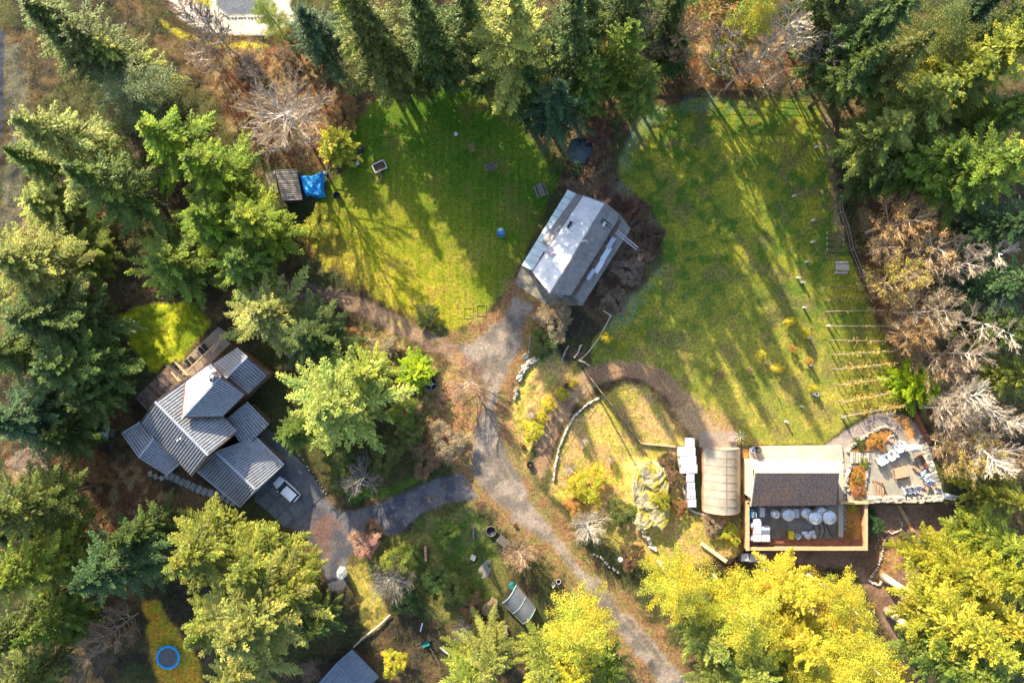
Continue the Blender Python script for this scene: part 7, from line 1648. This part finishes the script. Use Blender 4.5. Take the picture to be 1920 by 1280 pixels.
BARES = [
 ('ash', 540, 225, 100, 14, 'pale', 'silvery bare tree with a full fan of twigs above the slatted shed', None),
 ('alder', 400, 55, 52, 13, 'grey', 'grey bare tree left of the curved concrete drive', None),
 ('vase', 345, 30, 44, 10, 'pinkbark', 'bare twiggy tree at the top edge left of the concrete drive', None),
 ('vase', 465, 130, 30, 6, 'grey', 'small grey bare tree in the brown scrub under the concrete drive', None),
 ('alder', 380, 110, 40, 11, 'pale', 'slender pale bare tree in the brown slope at top left', None),
 ('ash', 1470, 70, 66, 16, 'white', 'large white-limbed bare tree at the top edge above the meadow', None),
 ('birch', 1425, 30, 44, 17, 'grey', 'grey bare tree with a dark leaning trunk at the top edge', None),
 ('birch', 1515, 45, 50, 16, 'white', 'white bare tree right of the large white-limbed one', None),
 ('vase', 1450, 140, 40, 7, 'pale', 'low bare tree hanging over the top fence of the meadow', None),
 ('ash', 1205, 60, 52, 15, 'grey', 'grey bare tree beside the orange leaved one at the top', None),
 ('birch', 1300, 30, 50, 15, 'tanbark', 'tan bare tree over the sunny clearing at the top edge', 'orange'),
 ('vase', 885, 722, 56, 5, 'pinkbark', 'spreading pinkish bare tree at the left kerb of the drive', None),
 ('spray', 1102, 988, 46, 4, 'white', 'white bare bush with rays of twigs right of the drive', None),
 ('spray', 974, 1040, 46, 3.6, 'tanbark', 'peach-coloured bare bush left of the drive above the glasshouse', None),
 ('spray', 735, 1088, 58, 5, 'grey', 'grey bare bush with fine twigs below the coppery bush', None),
 ('vase', 680, 895, 50, 5, 'grey', 'faint grey bare tree on the bank above the dark driveway', None),
 ('vase', 215, 1180, 50, 9, 'pinkbark', 'bare pinkish tree left of the blue-ringed trampoline', 'tan'),
 ('vase', 150, 1250, 60, 8, 'grey', 'dull grey bare tree at the bottom left', None),
 ('spray', 580, 1258, 30, 3, 'pinkbark', 'small pinkish bare bush left of the blue-grey shed', None),
 ('spray', 868, 1185, 30, 3, 'grey', 'pale grey tangled bush left of the teal tarpaulin', None),
 ('spray', 1034, 775, 12, 1.5, 'pale', 'small pale twiggy bush among the yellow bushes', None),
 ('spray', 996, 775, 16, 1.5, 'pale', 'pale twiggy bush left of the yellow bush row', None),
 ('vase', 1092, 828, 16, 1.6, 'pale', 'small pale star-shaped bush in the middle of the loop', None),
 ('spray', 1068, 878, 18, 1.5, 'pale', 'pale twiggy bush above the acid yellow bush', None),
 ('spray', 1145, 860, 14, 1.5, 'pale', 'little pale twiggy bush in the lower part of the loop', None),
 ('vase', 1045, 590, 30, 4, 'tanbark', 'tan bare shrub leaning on the barn forecourt', 'tan'),
 ('ash', 1275, 85, 50, 15, 'tanbark', 'tan bare tree at the left of the clearing above the meadow', 'tan'),
 ('ash', 1350, 95, 54, 16, 'grey', 'grey bare tree in the middle of the clearing above the meadow', 'tan'),
 ('alder', 1400, 120, 40, 14, 'pale', 'pale bare tree just above the meadow fence', None),
 ('ash', 1540, 110, 46, 15, 'grey', 'grey bare tree right of the low one hanging over the fence', None),
 ('vase', 1310, 140, 34, 6, 'tanbark', 'low tan bare bush by the top left of the meadow', 'orange'),
 ('ash', 690, 640, 0, 0, 'grey', '', None),
 # the alder thicket at the right
 ('alder', 1680, 420, 62, 12, 'tanbark', 'bare tree with some orange leaves at the upper left of the thicket', 'orange'),
 ('ash', 1735, 470, 66, 13, 'pale', 'bare twiggy tree in the upper middle of the thicket', 'orange'),
 ('ash', 1690, 520, 62, 12, 'tanbark', 'bare tree with amber leaves next to the picnic bench side of the thicket', 'gold'),
 ('birch', 1820, 430, 60, 17, 'white', 'white-limbed bare tree reaching into the dark conifers', None),
 ('alder', 1790, 500, 62, 15, 'pale', 'pale bare tree right of the middle of the thicket', None),
 ('ash', 1745, 580, 66, 13, 'pale', 'broad pale bare tree in the centre of the thicket', 'tan'),
 ('birch', 1825, 590, 64, 17, 'white', 'white-stemmed bare tree at the centre right of the thicket', None),
 ('ash', 1720, 620, 50, 11, 'tanbark', 'bare tree with a few orange leaves above the vivid green evergreen', 'orange'),
 ('alder', 1810, 660, 56, 15, 'pale', 'pale bare tree above the horizontal white stems', None),
 ('birch', 1845, 740, 62, 17, 'white', 'white-stemmed bare tree level with the vivid green evergreen', None),
 ('alder', 1790, 770, 56, 13, 'pale', 'pale bare tree right of the vivid green evergreen', None),
 ('birch', 1860, 810, 60, 17, 'white', 'white-stemmed bare tree right of the patio', None),
 ('ash', 1815, 855, 60, 13, 'tanbark', 'bare tree with yellow leaves beside the patio corner', 'gold'),
 ('alder', 1890, 870, 54, 15, 'tanbark', 'tan bare tree at the right edge in the lower part of the thicket', None),
 ('vase', 1650, 345, 30, 6, 'pinkbark', 'small mauve bare bush under the meadow side conifers', None),
 ('vase', 1760, 400, 34, 7, 'grey', 'grey bare bush at the top of the thicket', None),
 ('ash', 1660, 470, 50, 8, 'tanbark', 'low tan bare tree closest to the meadow beside the raised beds', 'tan'),
 ('vase', 1700, 560, 46, 7, 'pinkbark', 'low mauve-tan bare bush under the orange leaved thicket trees', 'orange'),
 ('alder', 1760, 690, 50, 11, 'tanbark', 'tan bare tree just above and right of the vivid green evergreen', None),
 ('ash', 1780, 830, 44, 9, 'tanbark', 'tan bare tree near the rusty fence by the patio', 'tan'),
 ('ash', 1860, 910, 44, 9, 'tanbark', 'tan bare tree over the grey plank ramp', 'gold'),
 ('vase', 1735, 640, 40, 6, 'grey', 'grey bare bush in the shade at the ends of the vine rows', None),
 ('birch', 1905, 770, 40, 17, 'white', 'white-stemmed bare tree cut by the right edge', None),
 ('vase', 280, 370, 34, 8, 'grey', 'grey bare bush beside the dark leaning trunks at left', None),
 ('vase', 70, 880, 40, 6, 'pale', 'pale bare bush on the bracken slope at the left edge', None),
]
for kind, cx, cy, rp, h, bark, lab, lv in BARES:
    if not rp: continue
    add_bare(kind, cx, cy, rp, h, bark, lab, leaves=lv, group='bare trees and bushes', name='bare_bush' if h < 6 else 'bare_tree', cat='bare bush' if h < 6 else 'bare tree')

# ------------------------------------------------------------------ uncountable scrub, fern and dry grass
def scatter(name, n, cols, size, hgt, leaves, where, seed, leaf=0.16, spread=0.5):
    r = np.random.RandomState(seed)
    px = r.uniform(-60, 1980, n * 3); py = r.uniform(-60, 1340, n * 3)
    w = where(px, py); keep = r.rand(len(px)) < w; px, py = px[keep][:n], py[keep][:n]; n = len(px)
    z = height(px, py); k = (H - z) / H / S
    c = np.stack([(px - 960) * k, (640 - py) * k, z], 1)
    sc = r.uniform(0.6, 1.5, n) * size; idx = np.repeat(np.arange(n), leaves); m = len(idx)
    e = rand_unit(m, r); e[:, 2] = np.abs(e[:, 2]); e *= (r.rand(m, 1) ** 0.5)
    p = c[idx] + e * sc[idx][:, None] * np.array([1, 1, hgt])
    uu = unit(e * np.array([1, 1, 0.5]) + r.normal(size=(m, 3)) * 0.5); ww = unit(np.cross(uu, unit(np.array([0, 0, 1.0]) + r.normal(size=(m, 3)) * 0.6)))
    cc = np.array(cols)[r.randint(0, len(cols), n)][idx] * (r.uniform(0.7, 1.3, n)[idx] * r.uniform(0.7, 1.3, m))[:, None]
    me = quad_mesh(name, leaf_quads(p, uu, ww, leaf * r.uniform(0.7, 1.6, m), leaf * 0.6 * r.uniform(0.7, 1.3, m)), cc, mats=(M['scrub'],))
    o = link(name, me); o['kind'] = 'stuff'; return o
def clear(px, py):
    """1 where nothing is built or mown"""
    bad = np.maximum.reduce([sdist(px, py, q) for q in (LAWN, MEADOW, DRIVE, ASPH, BACKLAWN, TOPDRIVE, TOPPAD, ROAD, YARDDIRT, CONC_PAD, GARDEN, HILLSIDE, MOUND, GOLDSTRIP, TRAMPLAWN, GRAVELARC)] + [ldist(px, py, LOOP, 20), ldist(px, py, TRACK, 24)])
    ok = 1 - sm(bad + 6, 8)
    for x0, y0, x1, y1 in ((235,640,600,950),(1270,800,1830,1030),(965,350,1190,575),(490,310,612,385),(935,1085,1015,1170),(595,1215,715,1290),(1060,255,1110,310)):
        ok = ok * (1 - ((px > x0) & (px < x1) & (py > y0) & (py < y1)))
    return ok
warm = [(640,600,900,880),(1150,960,1400,1060),(350,60,660,330),(0,840,330,1060),(1230,0,1560,180),(1580,330,1920,930),(1060,240,1250,600),(20,380,360,560)]
def inwarm(px, py):
    w = np.zeros(px.shape)
    for x0, y0, x1, y1 in warm: w = np.maximum(w, ((px > x0) & (px < x1) & (py > y0) & (py < y1)) * 1.0)
    return w
scatter('bracken', 4200, [(0.22,0.10,0.045),(0.30,0.18,0.08),(0.14,0.07,0.04),(0.34,0.24,0.12),(0.12,0.12,0.035)], 0.75, 0.8, 26, lambda x, y: clear(x, y) * inwarm(x, y), 41)
scatter('fern_cover', 4000, [(0.06,0.09,0.02),(0.10,0.12,0.03),(0.045,0.06,0.02),(0.13,0.10,0.04)], 0.8, 0.8, 24, lambda x, y: clear(x, y) * (1 - inwarm(x, y) * 0.8), 42)
scatter('fallen_leaves', 2600, [(0.46,0.22,0.07),(0.50,0.34,0.10),(0.34,0.15,0.06),(0.55,0.42,0.12)], 0.9, 0.05, 7, lambda x, y: np.maximum(sm(np.maximum(sdist(x, y, LITTER), 26 - np.abs(sdist(x, y, DRIVE) + 10)) + 5, 15), 0.5 * sm(sdist(x, y, HILLSIDE), 10)), 43, leaf=0.09)
scatter('dry_tufts', 2600, [(0.42,0.34,0.10),(0.34,0.30,0.05),(0.24,0.25,0.04),(0.46,0.30,0.10),(0.50,0.44,0.20)], 0.35, 0.6, 16, lambda x, y: np.maximum(sm(np.maximum(sdist(x, y, MOUND), sdist(x, y, HILLSIDE)), 10), 0.8 * sm(sdist(x, y, [(575,400),(640,430),(700,500),(780,590),(830,620),(800,630),(700,570),(600,500),(560,450)]), 8)), 44, leaf=0.12)
scatter('meadow_weeds', 3200, [(0.14,0.19,0.03),(0.22,0.24,0.03),(0.30,0.28,0.05),(0.20,0.14,0.06)], 0.40, 0.35, 9, lambda x, y: sm(sdist(x, y, MEADOW), 10) * (0.35 + 0.65 * (fbm(x / S, y / S, 2.3, 12, 4) > 0.52)), 45, leaf=0.12)
scatter('garden_weeds', 3000, [(0.09,0.12,0.02),(0.15,0.14,0.04),(0.10,0.07,0.03),(0.05,0.08,0.03)], 0.55, 0.6, 16, lambda x, y: sm(sdist(x, y, GARDEN), 10) * 0.8, 46, leaf=0.13)
scatter('lawn_leaves', 1500, [(0.40,0.28,0.08),(0.30,0.18,0.07),(0.46,0.38,0.10),(0.12,0.14,0.03)], 1.2, 0.02, 6, lambda x, y: np.maximum(sm(sdist(x, y, LAWN), 10), sm(sdist(x, y, MEADOW), 10)) * (0.25 + 0.75 * (fbm(x / S, y / S, 6, 3, 3) > 0.5)), 47, leaf=0.10)
scatter('grass_tufts', 2600, [(0.16,0.24,0.015),(0.30,0.34,0.02),(0.42,0.42,0.03),(0.24,0.20,0.05)], 0.32, 0.5, 12, lambda x, y: np.maximum(sm(sdist(x, y, BACKLAWN) + 6, 10), sm(sdist(x, y, GOLDSTRIP), 8)), 48, leaf=0.13)
scatter('autumn_grass', 900, [(0.46,0.24,0.03),(0.34,0.28,0.04),(0.24,0.18,0.05)], 0.35, 0.4, 10, lambda x, y: sm(sdist(x, y, TRAMPLAWN) + 6, 14), 49, leaf=0.12)
scatter('lawn_bank_weeds', 2200, [(0.14,0.17,0.02),(0.26,0.24,0.03),(0.34,0.26,0.06),(0.20,0.11,0.04)], 0.5, 0.5, 14, lambda x, y: sm(14 - np.abs(sdist(x, y, LAWN)), 10) * 0.9 + sm(12 - np.abs(sdist(x, y, BACKLAWN)), 8) + 0.6 * sm(10 - np.abs(sdist(x, y, ASPH)), 8), 50, leaf=0.13)
scatter('drive_edge_grass', 1800, [(0.18,0.20,0.03),(0.34,0.28,0.06),(0.40,0.24,0.09),(0.22,0.14,0.06)], 0.4, 0.5, 12, lambda x, y: sm(11 - np.abs(sdist(x, y, DRIVE) + 7), 9) + sm(8 - np.abs(ldist(x, y, LOOP, 20) + 3), 6) + 0.7 * sm(9 - np.abs(ldist(x, y, TRACK, 19) + 3), 7), 51, leaf=0.11)
